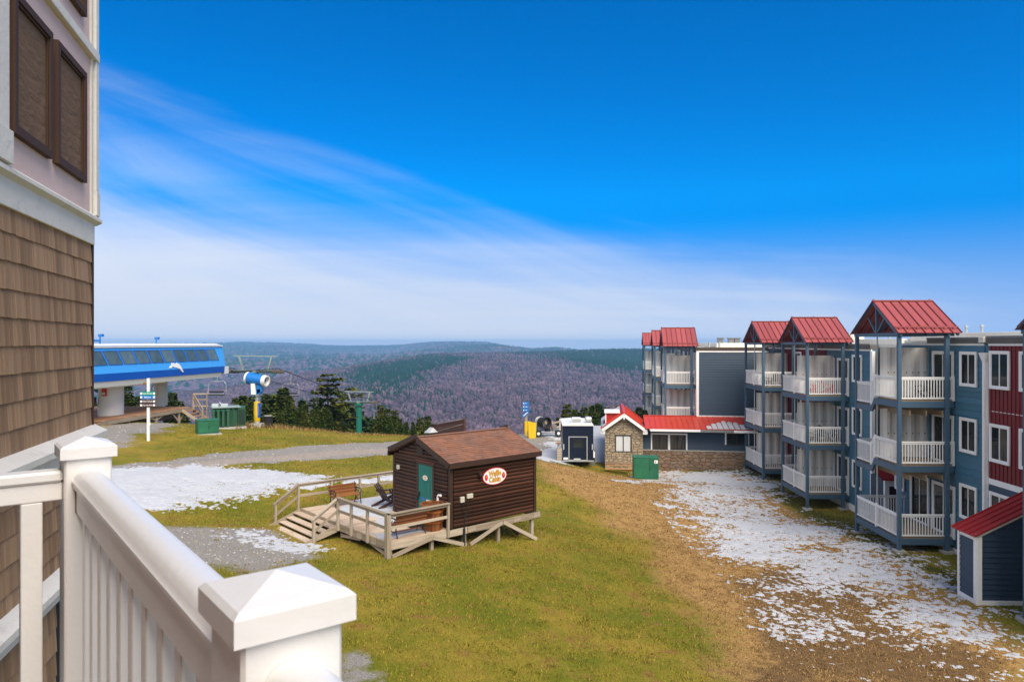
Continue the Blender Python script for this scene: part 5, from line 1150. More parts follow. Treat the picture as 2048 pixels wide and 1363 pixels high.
# ------------------------------------------------------------------ stone fronted low building with bright red roof
S0 = (7.07, 54.5)
def stone(par, poly, y, th, m, nm='stone'):
    n = len(poly); cx = sum(p[0] for p in poly)/n; cz = sum(p[1] for p in poly)/n
    q = MB(); vs = [(a, y+0.02, b) for a, b in poly]+[(a, y-th*0.6, b) for a, b in poly]+[(cx+(a-cx)*0.86, y-th, cz+(b-cz)*0.82) for a, b in poly]
    fs = [(i, (i+1) % n, n+(i+1) % n, n+i) for i in range(n)]+[(n+i, n+(i+1) % n, 2*n+(i+1) % n, 2*n+i) for i in range(n)]+[tuple(range(2*n, 3*n))]
    q.add(vs, fs); return q.build(nm, m, par)
def clip_half(poly, px, pz, nx, nz):
    """keep the side of the line through (px,pz) where (q-p).n <= 0"""
    out = []; n = len(poly)
    for i in range(n):
        a, b = poly[i], poly[(i+1) % n]; da = (a[0]-px)*nx+(a[1]-pz)*nz; db = (b[0]-px)*nx+(b[1]-pz)*nz
        if da <= 0: out.append(a)
        if da*db < 0: t = da/(da-db); out.append((a[0]+t*(b[0]-a[0]), a[1]+t*(b[1]-a[1])))
    return out
def stone_wall(par, y, region, m, sx, sz, hole=None):
    """rubble masonry: every stone an irregular cell of its own, joints left open to the mortar"""
    x0 = min(p[0] for p in region); x1 = max(p[0] for p in region); z0 = min(p[1] for p in region); z1 = max(p[1] for p in region)
    cs = []; j = 0; z = z0+sz*0.4
    while z < z1+sz:
        x = x0+sx*(0.5 if j % 2 else 0.0)
        while x < x1+sx: cs.append((x+random.uniform(-0.36, 0.36)*sx, z+random.uniform(-0.34, 0.34)*sz)); x += sx*random.uniform(0.75, 1.3)
        z += sz; j += 1
    for c in cs:
        poly = [(c[0]-sx*1.6, c[1]-sz*1.6), (c[0]+sx*1.6, c[1]-sz*1.6), (c[0]+sx*1.6, c[1]+sz*1.6), (c[0]-sx*1.6, c[1]+sz*1.6)]
        for d in cs:
            dx, dz = (d[0]-c[0])/sx, (d[1]-c[1])/sz
            if d is c or dx*dx+dz*dz > 9: continue
            nx, nz = dx/sx, dz/sz; ln = math.hypot(nx, nz); nx /= ln; nz /= ln
            poly = clip_half(poly, (c[0]+d[0])/2-nx*0.012, (c[1]+d[1])/2-nz*0.012, nx, nz)
            if len(poly) < 3: break
        n = len(region)
        for i in range(n):
            if len(poly) < 3: break
            a, b = region[i], region[(i+1) % n]; ex, ez = b[0]-a[0], b[1]-a[1]; poly = clip_half(poly, a[0], a[1], ez, -ex)
        if len(poly) < 3: continue
        if hole:
            hx0, hx1, hz0, hz1 = hole; cx = sum(p[0] for p in poly)/len(poly); cz = sum(p[1] for p in poly)/len(poly)
            if max(p[0] for p in poly) > hx0 and min(p[0] for p in poly) < hx1 and max(p[1] for p in poly) > hz0 and min(p[1] for p in poly) < hz1:
                e = [(hx0-cx, (hx0, cz, 1, 0)), (cx-hx1, (hx1, cz, -1, 0)), (hz0-cz, (cx, hz0, 0, 1)), (cz-hz1, (cx, hz1, 0, -1))]; e.sort(key=lambda q: -q[0])
                poly = clip_half(poly, *e[0][1])
                if len(poly) < 3: continue
        A = 0.5*abs(sum(poly[i][0]*poly[(i+1) % len(poly)][1]-poly[(i+1) % len(poly)][0]*poly[i][1] for i in range(len(poly))))
        if A < 0.004: continue
        stone(par, poly, y, random.uniform(0.05, 0.10), m)
def stone_building():
    t = thing('stone_building', 'low stone faced building with bright red metal roof and gable end', 'building', S0, RW, zb=-9.6)
    GW = 2.85; xr = 1.43; zr = -5.28; ze = -6.52
    box('wall', t, mortar, 0.0, GW, 0.0, 7.0, -9.9, -6.72); m = MB(); m.prism([(0.0, -6.72), (GW, -6.72), (xr, -5.62)], 0.3, Mx=Matrix.Translation((0, 0, 0))); m.build('gable_wall', mortar, t)
    box('wall', t, blue_clap, GW, 11.2, 0.32, 2.4, -8.1, -6.3); box('wall', t, mortar, GW, 11.2, 0.22, 2.4, -9.9, -8.12)
    stone_wall(t, 0.0, [(0.0, -9.62), (GW, -9.62), (GW, -6.72), (xr, -5.66), (0.0, -6.72)], stone_m, 0.36, 0.20, hole=(0.76, 2.0, -8.29, -6.97))
    stone_wall(t, 0.22, [(GW, -9.62), (11.0, -9.62), (11.0, -8.15), (GW, -8.15)], stone_dark, 0.44, 0.25)
    box('sill_cap', t, concrete, GW, 11.1, 0.12, 0.34, -8.148, -8.08, 0.01)
    z = -8.08
    while z < -6.5: clap(t, 0.32, GW+0.02, 11.1, z, z+0.18, blue_clap, 'y'); z += 0.18
    darkf = mat('dark_window_frame', (0.03, 0.03, 0.035), 0.5, 0, 1, 0)
    def win(x0, x1, z0, z1, y, gl, fr, trim=None):
        Mw = Matrix.Translation(((x0+x1)/2, y, (z0+z1)/2)); w, h = x1-x0, z1-z0; f = MB(); s = 0.06
        for a, b, c, d in ((-w/2, w/2, h/2-s, h/2), (-w/2, w/2, -h/2, -h/2+s), (-w/2, -w/2+s, -h/2+s, h/2-s), (w/2-s, w/2, -h/2+s, h/2-s)): f.box(a, b, -0.05, 0.05, c, d, Mx=Mw)
        f.box(-0.03, 0.03, -0.05, 0.05, -h/2+s, h/2-s, Mx=Mw); fo = f.build('window', fr, t)
        for a, b in ((-w/2+s, -0.03), (0.03, w/2-s)): box('pane', fo, gl, a, b, -0.01, 0.03, -h/2+s, h/2-s, Mx=Mw)
        if trim:
            g = MB(); q = 0.10
            for a, b, c, d in ((-w/2-q, w/2+q, h/2, h/2+q), (-w/2-q, -w/2, -h/2, h/2), (w/2, w/2+q, -h/2, h/2)): g.box(a, b, -0.06, 0.02, c, d, Mx=Mw)
            g.build('window_trim', trim_white, t)
    win(0.78, 1.98, -8.27, -6.99, -0.02, blind_glass, darkf)
    win(3.55, 4.72, -8.06, -6.93, 0.27, curtain, darkf, 1); win(4.88, 6.05, -8.06, -6.93, 0.27, curtain, darkf, 1); win(9.0, 10.55, -7.62, -6.75, 0.27, glass, darkf, 1)
    # gable roof, ridge running back
    ohy = -0.42; yb = 7.2
    for sg in (-1, 1):
        xe = -0.30 if sg < 0 else GW+0.30; d = Vector((xr-xe, 0, zr-ze)).normalized(); nrm = Vector((-d.z, 0, d.x)) if sg < 0 else Vector((d.z, 0, -d.x))
        n = 16; w = (yb-ohy)/n
        for k in range(n): beam('roof_panel', t, orange_roof, (xe, ohy+w*(k+0.5), ze), (xr, ohy+w*(k+0.5), zr), w-0.004, 0.03, nrm)
        for k in range(n+1): o = nrm*0.03; beam('roof_rib', t, orange_roof, Vector((xe, ohy+w*k, ze))+o, Vector((xr, ohy+w*k, zr))+o, 0.03, 0.05, nrm)
        o = nrm*-0.13; beam('rake_board', t, trim_white, Vector((xe, ohy-0.01, ze))+o, Vector((xr, ohy-0.01, zr))+o, 0.05, 0.22, nrm)
        box('eave_return', t, trim_white, xe-0.02 if sg < 0 else xe-0.32, xe+0.32 if sg < 0 else xe+0.02, ohy+0.02, ohy+0.35, ze-0.36, ze-0.06, 0.01)
    beam('ridge_cap', t, orange_roof, (xr, ohy-0.02, zr+0.05), (xr, yb, zr+0.05), 0.22, 0.05)
    box('bracket', t, trim_white, xr-0.05, xr+0.05, ohy-0.04, ohy+0.02, zr-0.50, zr-0.18)
    # long low roof
    a = Vector((0, -0.55, -6.42)); b = Vector((0, 2.5, -5.76)); d = (b-a).normalized(); nrm = Vector((0, -d.z, d.y)); xs = GW+0.15; n = 20; w = (11.15-xs)/n
    for k in range(n): beam('roof_panel', t, orange_roof, (xs+w*(k+0.5), a.y, a.z), (xs+w*(k+0.5), b.y, b.z), w-0.004, 0.03, nrm)
    for k in range(n+1): o = nrm*0.03; beam('roof_rib', t, orange_roof, Vector((xs+w*k, a.y, a.z))+o, Vector((xs+w*k, b.y, b.z))+o, 0.03, 0.05, nrm)
    beam('ridge_cap', t, orange_roof, (xs, b.y, b.z+0.04), (7.1, b.y, b.z+0.04), 0.25, 0.05); box('back_slope', t, orange_roof, xs, 7.1, 2.52, 2.6, -8, -5.78)
    box('gutter', t, trim_white, xs+0.35, 7.0, -0.66, -0.56, -6.60, -6.44, 0.01); box('gutter', t, grey_metal, 7.002, 9.4, -0.66, -0.56, -6.62, -6.46, 0.01); box('gutter', t, trim_white, 9.402, 11.1, -0.66, -0.56, -6.62, -6.46, 0.01)
    box('soffit', t, trim_white, xs+0.3, 11.1, -0.55, 0.31, -6.50, -6.46)
    # dormer on the left slope
    box('dormer', t, mat('dormer_red', (0.40, 0.02, 0.015), 0.5), 0.10, 0.95, 1.2, 3.4, -6.35, -5.46); box('dormer_cap', t, trim_white, -0.05, 1.15, 1.05, 3.55, -5.46, -5.36, 0.01); box('dormer_side', t, trim_white, 0.02, 0.098, 1.15, 3.4, -6.35, -5.462)
    # snow still on the roof
    q = MB(); c = nrm
    for k in range(11, 20):
        x0, x1 = xs+w*k+0.03, xs+w*(k+1)-0.03; top = 0.18+0.42*math.sin(math.pi*min(1, (k-10.2)/8.5))+random.uniform(-0.06, 0.06)
        pts = [(x0, 0.02), (x1, 0.02), (x1, top*0.9), ((x0+x1)/2, top), (x0, top*0.85)]
        vs = []
        for off in (0.018, 0.05):
            for x, f in pts: p = a.lerp(b, f)+nrm*off; vs.append((x, p.y, p.z))
        q.add(vs, [(4, 3, 2, 1, 0), (5, 6, 7, 8, 9)]+[(i, (i+1) % 5, 5+(i+1) % 5, 5+i) for i in range(5)])
    q.build('roof_snow', snow, t, kind='stuff')
    q = MB(); xe = -0.30; dd = Vector((xr-xe, 0, zr-ze)).normalized(); nn = Vector((-dd.z, 0, dd.x)); p0 = Vector((xe, 0, ze))+nn*0.06
    for y0, y1, f0, f1 in ((-0.3, 1.0, 0.05, 0.25), (1.0, 3.6, 0.0, 0.12), (3.6, 7.0, 0.0, 0.9)):
        A, B = p0+dd*(f0*2.1), p0+dd*(f1*2.1); q.add([(A.x, y0, A.z), (A.x, y1, A.z), (B.x, y1, B.z), (B.x, y0, B.z), (A.x, y0, A.z-0.05), (A.x, y1, A.z-0.05)], [(3, 2, 1, 0), (0, 1, 5, 4)])
    q.build('roof_snow', snow, t, kind='stuff')
stone_building()
def picnic_table():
    x, y = 7.85, 52.7; zg = g1(x, y)
    t = thing('picnic_table', 'brown wooden picnic table in front of the stone wall', 'table', (x, y), RW, zb=zg)
    for i in range(5): box('top_board', t, wood('picnic_wood', (0.22, 0.135, 0.075), (0.27, 0.18, 0.11), 'x'), -0.95, 0.95, -0.36+i*0.145, -0.225+i*0.145, zg+0.72, zg+0.76, 0.004)
    for s in (-1, 1):
        for j in (0, 1): box('seat_board', t, wood('picnic_bench_wood', (0.46, 0.21, 0.075), (0.50, 0.27, 0.12), 'x'), -0.95, 0.95, s*0.72-0.14+j*0.145, s*0.72-0.005+j*0.145, zg+0.42, zg+0.46, 0.004)
    for x_ in (-0.7, 0.7):
        for s in (-1, 1): beam('leg', t, wood('picnic_bench_wood', (0.46, 0.21, 0.075), (0.50, 0.27, 0.12), 'x'), (x_, s*0.70, zg-0.03), (x_, s*0.22, zg+0.72), 0.04, 0.09)
        box('cross_board', t, wood('picnic_wood', (0.22, 0.135, 0.075), (0.27, 0.18, 0.11), 'x'), x_+0.022, x_+0.06, -0.8, 0.8, zg+0.33, zg+0.42)
picnic_table()
def util_box(name, label, x, y, rz, w, d, h, m, doors=2, sticker=None, group=None, sx=0.62):
    zg = g1(x, y)-0.02; t = thing(name, label, 'utility box', (x, y), rz, group, zb=zg)
    box('pad', t, concrete, -w/2-0.15, w/2+0.15, -0.15, d+0.15, zg-0.15, zg+0.06, 0.01)
    box('cabinet', t, m, -w/2, w/2, 0, d, zg+0.062, zg+h-0.06, 0.01); box('lid', t, m, -w/2-0.03, w/2+0.03, -0.03, d+0.03, zg+h-0.06, zg+h, 0.015)
    xm = -w/2+w*sx
    for a, b in ((-w/2+0.04, xm-0.008), (xm+0.008, w/2-0.04)): box('door', t, m, a, b, -0.018, -0.001, zg+0.14, zg+h-0.10, 0.004)
    box('latch', t, black_iron, xm+0.02, xm+0.05, -0.04, -0.019, zg+h*0.45, zg+h*0.56)
    if sticker: box('sticker', t, sign_white, w/2-0.30, w/2-0.06, -0.023, -0.0185, zg+h-0.40, zg+h-0.18); box('sticker_mark', t, sign_red, w/2-0.24, w/2-0.18, -0.026, -0.0235, zg+h-0.35, zg+h-0.25)
    return t
util_box('electrical_cabinet', 'tall bright green electrical cabinet between picnic table and snow', 9.1, 48.6, R(-5), 1.68, 1.1, 1.55, green_box, sticker=True)
def trailer():
    x0 = 3.68; y = 52.0; zg = -8.95
    t = thing('cargo_trailer', 'navy blue enclosed trailer with silver framed rear door and black window', 'trailer', (x0+1.11, y), R(-2), zb=zg)
    w = 1.11; zb, zt = -8.52, -6.03
    m = MB(); m.box(-w, w, 0, 4.6, zb, zt); m.build('body', navy, t)
    m = MB(); m.prism([(-w-0.03, zt), (w+0.03, zt), (w+0.03, zt+0.05), (0, zt+0.14), (-w-0.03, zt+0.05)], 4.7, Mx=Matrix.Translation((0, -0.05, 0.002))); m.build('roof', lift_white, t)
    for a, b, c, d, nm in ((-w-0.03, w+0.03, zb-0.10, zb-0.002, 'bumper'),): box(nm, t, steel, a, b, -0.06, 0.0, c, d, 0.008)
    dx0, dx1, dz0, dz1 = -0.62, 0.62, zb+0.04, -6.86; f = MB(); s = 0.07
    for a, b, c, d in ((dx0-s, dx1+s, dz1, dz1+s), (dx0-s, dx1+s, dz0-s+0.03, dz0), (dx0-s, dx0, dz0, dz1), (dx1, dx1+s, dz0, dz1)): f.box(a, b, -0.04, -0.001, c, d)
    f.build('door_frame', steel, t); dr = box('door', t, navy, dx0+0.005, dx1-0.005, -0.02, -0.001, dz0+0.005, dz1-0.005); box('window', dr, glass, -0.36, 0.36, -0.032, -0.021, -7.62, -6.98, 0.01); box('sill_strip', dr, sign_white, -0.30, 0.18, -0.03, -0.021, dz0+0.03, dz0+0.09)
    for x in (-w+0.06, w-0.10): box('marker_light', t, sign_white, x, x+0.04, -0.03, -0.001, -7.75, -7.35)
    box('licence_plate', t, sign_white, -w+0.05, -w+0.38, -0.03, -0.001, zb+0.05, zb+0.20)
    for i, (x, y_) in enumerate(((-0.05, 1.0), (0.72, 1.2))):
        if i == 0:
            m = MB(); m.box(x-0.36, x+0.36, y_, y_+0.7, zt+0.10, zt+0.42); m.box(x-0.30, x+0.30, y_+0.08, y_+0.62, zt+0.42, zt+0.48); ac = m.build('roof_air_unit', lift_white, t)
            for k in range(5): box('slat', ac, grey_metal, x-0.32, x+0.32, y_-0.012, y_-0.001, zt+0.14+k*0.055, zt+0.165+k*0.055)
        else:
            m = MB(); m.cyl((x-0.02, y_+0.1, zt+0.34), (x+0.34, y_+0.1, zt+0.34), 0.24, 0.20, 14); m.cyl((x-0.12, y_+0.1, zt+0.38), (x-0.02, y_+0.1, zt+0.38), 0.15, 0.2, 12); m.box(x-0.18, x+0.30, y_-0.1, y_+0.3, zt+0.06, zt+0.14); m.build('exhaust_fan', steel, t, smooth=True)
            m = MB(); m.cyl((x-0.125, y_+0.1, zt+0.38), (x-0.13, y_+0.1, zt+0.38), 0.12, 0.12, 12); m.build('fan_opening', rubber, t)
    for sx in (-1, 1):
        m = MB(); m.cyl((sx*(w+0.02), 2.2, zb-0.1), (sx*(w+0.24), 2.2, zb-0.1), 0.34, 0.34, 16); wh = m.build('wheel', rubber, t); m = MB(); m.cyl((sx*(w+0.235), 2.2, zb-0.1), (sx*(w+0.26), 2.2, zb-0.1), 0.19, 0.17, 12); m.build('rim', steel, wh)
        m = MB(); m.prism([(-0.55, -0.05), (0.55, -0.05), (0.45, 0.36), (-0.45, 0.36)], 0.24, Mx=Matrix(((0, 1, 0, w+0.005 if sx > 0 else -w-0.245), (1, 0, 0, 2.2), (0, 0, 1, zb-0.02), (0, 0, 0, 1)))); m.build('fender', lift_white, t)
trailer()
def crate_stack(name, label, x, y, w, d, h, m, slats):
    zg = g1(x, y)-0.03; t = thing(name, label, 'box', (x, y), 0, zb=zg)
    for k in range(slats): box('board', t, m, -w/2, w/2, 0, d, zg+h*k/slats, zg+h*(k+1)/slats-0.015, 0.01)
    box('lid', t, m, -w/2-0.02, w/2+0.02, -0.02, d+0.02, zg+h, zg+h+0.03, 0.006)
crate_stack('wooden_box', 'upright weathered wooden box against the left side of the trailer', 3.42, 51.7, 0.34, 0.5, 0.95, weathered('x'), 5)
crate_stack('metal_bin', 'grey olive bin standing right of the trailer', 6.15, 55.0, 0.5, 0.6, 1.15, mat('olive_grey_metal', (0.16, 0.155, 0.11), 0.6, 0.08), 2)
def lawn_lamp():
    x, y = 3.37, 51.9; zg = g1(x, y)
    t = thing('path_lamp', 'small orange topped path lamp beside the trailer corner', 'lamp', (x, y), 0, zb=zg+0.95)
    m = MB(); m.cyl((0, 0, zg+0.98), (0, 0, zg+1.32), 0.08, 0.08, 10); m.build('body', steel, t); m = MB(); m.lathe([(0.22, 0), (0.23, 0.03), (0.10, 0.10), (0.0, 0.11)], (0, 0, zg+1.32), 12); m.build('shade', mat('rusty_shade', (0.25, 0.09, 0.04), 0.6), t, smooth=True)
lawn_lamp()
def fan_cart():
    x, y = 2.95, 62.3; zg = g1(x, y)
    t = thing('snow_gun_cart', 'black fan snow gun on a two wheeled cart near the yellow pads', 'snow gun', (x, y), R(8), zb=zg)
    for sx, n in ((-0.72, 0), (1.05, 1)):
        m = MB(); m.cyl((sx, -0.35, zg+0.30), (sx, -0.11, zg+0.30), 0.30, 0.30, 18); wh = m.build('wheel', rubber, t); m = MB(); m.cyl((sx, -0.37, zg+0.30), (sx, -0.345, zg+0.30), 0.12, 0.14, 12); m.build('rim', sign_white, wh)
    m = MB(); m.tube([(-0.72, -0.1, zg+0.35), (1.05, -0.1, zg+0.35)], 0.05, 8); m.tube([(-0.6, 0.5, zg+0.45), (0.8, 0.5, zg+0.45), (1.05, -0.1, zg+0.36)], 0.04, 8); m.tube([(-0.5, -0.1, zg+0.4), (0.1, 0.1, zg+1.15)], 0.04, 8); m.tube([(0.6, 0.0, zg+0.4), (0.45, 0.1, zg+1.6)], 0.035, 8); m.tube([(-0.55, 0.1, zg+0.35), (-0.5, 0.1, zg+0.95)], 0.05, 8); m.tube([(0.6, 0.5, zg+0.45), (0.5, 0.3, zg+1.3)], 0.035, 8); m.build('frame', grey_metal, t)
    Mx = Matrix.Translation((0.0, -0.35, zg+1.22)) @ Matrix.Rotation(R(28), 4, 'Z') @ Matrix.Rotation(R(-90), 4, 'X')
    m = MB(); m.lathe([(0.50, -0.1), (0.52, 0.0), (0.46, 0.12), (0.42, 0.8), (0.40, 1.0), (0.36, 1.0), (0.38, 0.2), (0.46, 0.0), (0.50, -0.1)], n=22, Mx=Mx); m.build('barrel', rubber, t, smooth=True)
    m = MB(); m.cyl(Mx @ Vector((0, 0, 0.10)), Mx @ Vector((0, 0, 0.45)), 0.14, 0.14, 12); m.build('hub', mat('tan_hub', (0.34, 0.27, 0.19), 0.6), t, smooth=True)
    for k in range(9): a = 2*math.pi*k/9; v = Mx @ Vector((0.42*math.cos(a), 0.42*math.sin(a), 0.25)); u = Mx @ Vector((0.12*math.cos(a), 0.12*math.sin(a), 0.22)); beam('blade', t, grey_metal, u, v, 0.10, 0.015, up=(0.3, 1, 0.2))
    for r_, z in ((0.46, 0.85), (0.47, 1.02)):
        m = MB(); n = 20; pts = [Mx @ Vector((r_*math.cos(2*math.pi*i/n), r_*math.sin(2*math.pi*i/n), z)) for i in range(n+1)]; m.tube(pts, 0.035, 6); m.build('nozzle_ring', steel, t)
    box('control_box', t, grey_metal, 0.55, 0.95, -0.1, 0.3, zg+0.5, zg+1.0, 0.02); box('battery_box', t, black_iron, -0.1, 0.4, -0.1, 0.3, zg+0.45, zg+0.68, 0.02); m = MB(); m.tube([(0.62, -0.12, zg+0.7), (0.5, -0.15, zg+0.9), (0.55, -0.1, zg+1.1)], 0.05, 7); m.build('hose', mat('pinkish_hose', (0.35, 0.12, 0.10), 0.6), t)
fan_cart()
def yellow_pads():
    x, y = at(1052, 0, 63).x, 63.0; zg = g1(x, y)
    t = thing('trail_sign_post', 'wooden trail post with blue arrow signs and yellow crash pad', 'sign', (x, y), 0, zb=zg)
    m = MB(); m.cyl((0.06, 0, zg-0.1), (0.06, 0, zg+2.4), 0.07, 0.06, 8); m.cyl((-0.05, 0.05, zg-0.1), (-0.05, 0.05, zg+2.2), 0.05, 0.05, 8); m.build('post', weathered('z'), t)
    m = MB(); m.lathe([(0.02, 0), (0.15, 0.02), (0.16, 0.6), (0.15, 1.22), (0.04, 1.24)], (0, 0, zg+0.0), 10); m.build('crash_pad', yellow, t, smooth=True)
    for k in range(3):
        b = box('sign_board', t, sign_blue, -0.28, 0.26, -0.12, -0.09, zg+2.70-k*0.30, zg+2.96-k*0.30, 0.006); box('symbol', b, sign_white, -0.24, -0.16, -0.126, -0.121, zg+2.78-k*0.30, zg+2.88-k*0.30); box('lettering', b, sign_white, -0.08, 0.06+0.08*((k*2) % 3)/2, -0.126, -0.121, zg+2.81-k*0.30, zg+2.85-k*0.30)
    m = MB(); Mx = Matrix.Translation((-0.05, -0.12, zg+1.88)) @ Matrix.Rotation(R(-42), 4, 'Y'); m.prism([(-0.38, 0), (-0.28, -0.12), (0.36, -0.12), (0.36, 0.12), (-0.28, 0.12)], 0.03, Mx=Mx); b = m.build('arrow_board', sign_blue, t); box('symbol', b, sign_white, -0.22, 0.26, -0.006, -0.001, -0.035, 0.035, Mx=Mx)
    x2 = at(1065, 0, 61.4).x; zg2 = g1(x2, 61.4)
    t = thing('crash_pad', 'wide yellow crash pad standing behind the fan cart', 'pad', (x2, 61.4), R(10), zb=zg2)
    m = MB(); m.add([(-0.34, -0.1, zg2), (0.28, -0.1, zg2), (0.32, -0.1, zg2+1.30), (-0.42, -0.1, zg2+1.42), (-0.32, 0.12, zg2), (0.26, 0.12, zg2), (0.30, 0.12, zg2+1.30), (-0.40, 0.12, zg2+1.44)], [(0, 1, 2, 3), (5, 4, 7, 6), (0, 3, 7, 4), (1, 5, 6, 2), (3, 2, 6, 7), (0, 4, 5, 1)]); m.build('pad', yellow, t)
    m = MB(); m.add([(-0.38, 0.0, zg2+0.55), (-0.16, -0.12, zg2+0.5), (0.0, -0.13, zg2+1.36), (-0.34, -0.08, zg2+1.45)], [(0, 1, 2, 3)]); m.add([(-0.36, 0.05, zg2+0.55), (-0.16, -0.02, zg2+0.5), (0.0, 0.0, zg2+1.36), (-0.32, 0.05, zg2+1.45)], [(3, 2, 1, 0)]); m.build('flap', yellow, t)
    m = MB(); m.cyl((-0.55, 0.1, zg2), (-0.25, 0.1, zg2+1.1), 0.04, 0.03, 6); m.build('prop', weathered('z'), t)
yellow_pads()
def rail_fence():
    pts = [(1103, 65.0), (1120, 67.0), (1137, 70.0), (1153, 74.0)]
    p = [(at(a, 0, d).x, d) for a, d in pts]; zg = min(g1(*q) for q in p)
    t = thing('rail_fence', 'pale weathered split rail fence beyond the fan cart', 'fence', p[0], 0, zb=zg)
    def loc(q, z): return Vector((q[0]-p[0][0], q[1]-p[0][1], z))
    gz_ = [g1(*q)+0.0 for q in p]; tops = [-(841-685)/FPX*65, -(837-685)/FPX*67, -(836-685)/FPX*70, -(836.5-685)/FPX*74]
    wf = wood('pale_fence_wood', (0.44, 0.36, 0.27), (0.50, 0.44, 0.36), 'x')
    for q, z0, z1 in zip(p, gz_, tops): beam('fence_post', t, wf, loc(q, z0-0.2), loc(q, z1), 0.15, 0.15)
    for a, b in ((0, 1), (1, 2)):
        for dz in (0.14, 0.62): beam('rail', t, wf, loc(p[a], tops[a]-dz-0.1), loc(p[b], tops[b]-dz-0.1), 0.06, 0.14)
rail_fence()
def screen_fence():
    # reddish brown board screen behind the cabin roof
    a = at(862, 0, 50.0); b = at(930, 0, 46.0)
    t = thing('board_screen', 'red brown board fence rising behind the cabin roof', 'fence', (a.x, a.y), math.atan2(b.y-a.y, b.x-a.x), zb=-6.9)
    L_ = math.hypot(b.x-a.x, b.y-a.y); zt0, zt1 = -(852-685)/FPX*50, -(838.5-685)/FPX*46
    for k in range(4):
        f0 = k*0.26
        beam('board', t, brown_fence, (0.0, 0, zt0-0.08-f0), (L_-0.1, 0, zt1-0.12-f0), 0.03, 0.24)
    beam('cap_rail', t, weathered('x'), (0.35, -0.03, zt0+0.20), (L_-0.15, -0.03, zt1+0.02), 0.06, 0.04); beam('middle_rail', t, weathered('x'), (0.2, -0.04, zt0-0.42), (L_-0.1, -0.04, zt1-0.30), 0.04, 0.05)
    for x, z in ((L_-0.05, zt1+0.05), (L_*0.45, zt0-0.15), (0.05, zt0)): box('post', t, brown_fence, x-0.07, x+0.07, -0.09, 0.05, -8.0, z, 0.005)
    m = MB(); zz = -(862-685)/FPX*48; m.add([(0.1, -0.6, zz-0.3), (1.1, -0.7, zz-0.2), (0.9, -0.3, zz+0.12), (0.4, -0.3, zz+0.10), (0.1, 0.0, zz-0.3), (1.1, 0.0, zz-0.2)], [(0, 1, 2, 3), (3, 2, 5, 4), (0, 3, 4), (1, 5, 2)]); m.build('snow_cap', snow, t)
screen_fence()

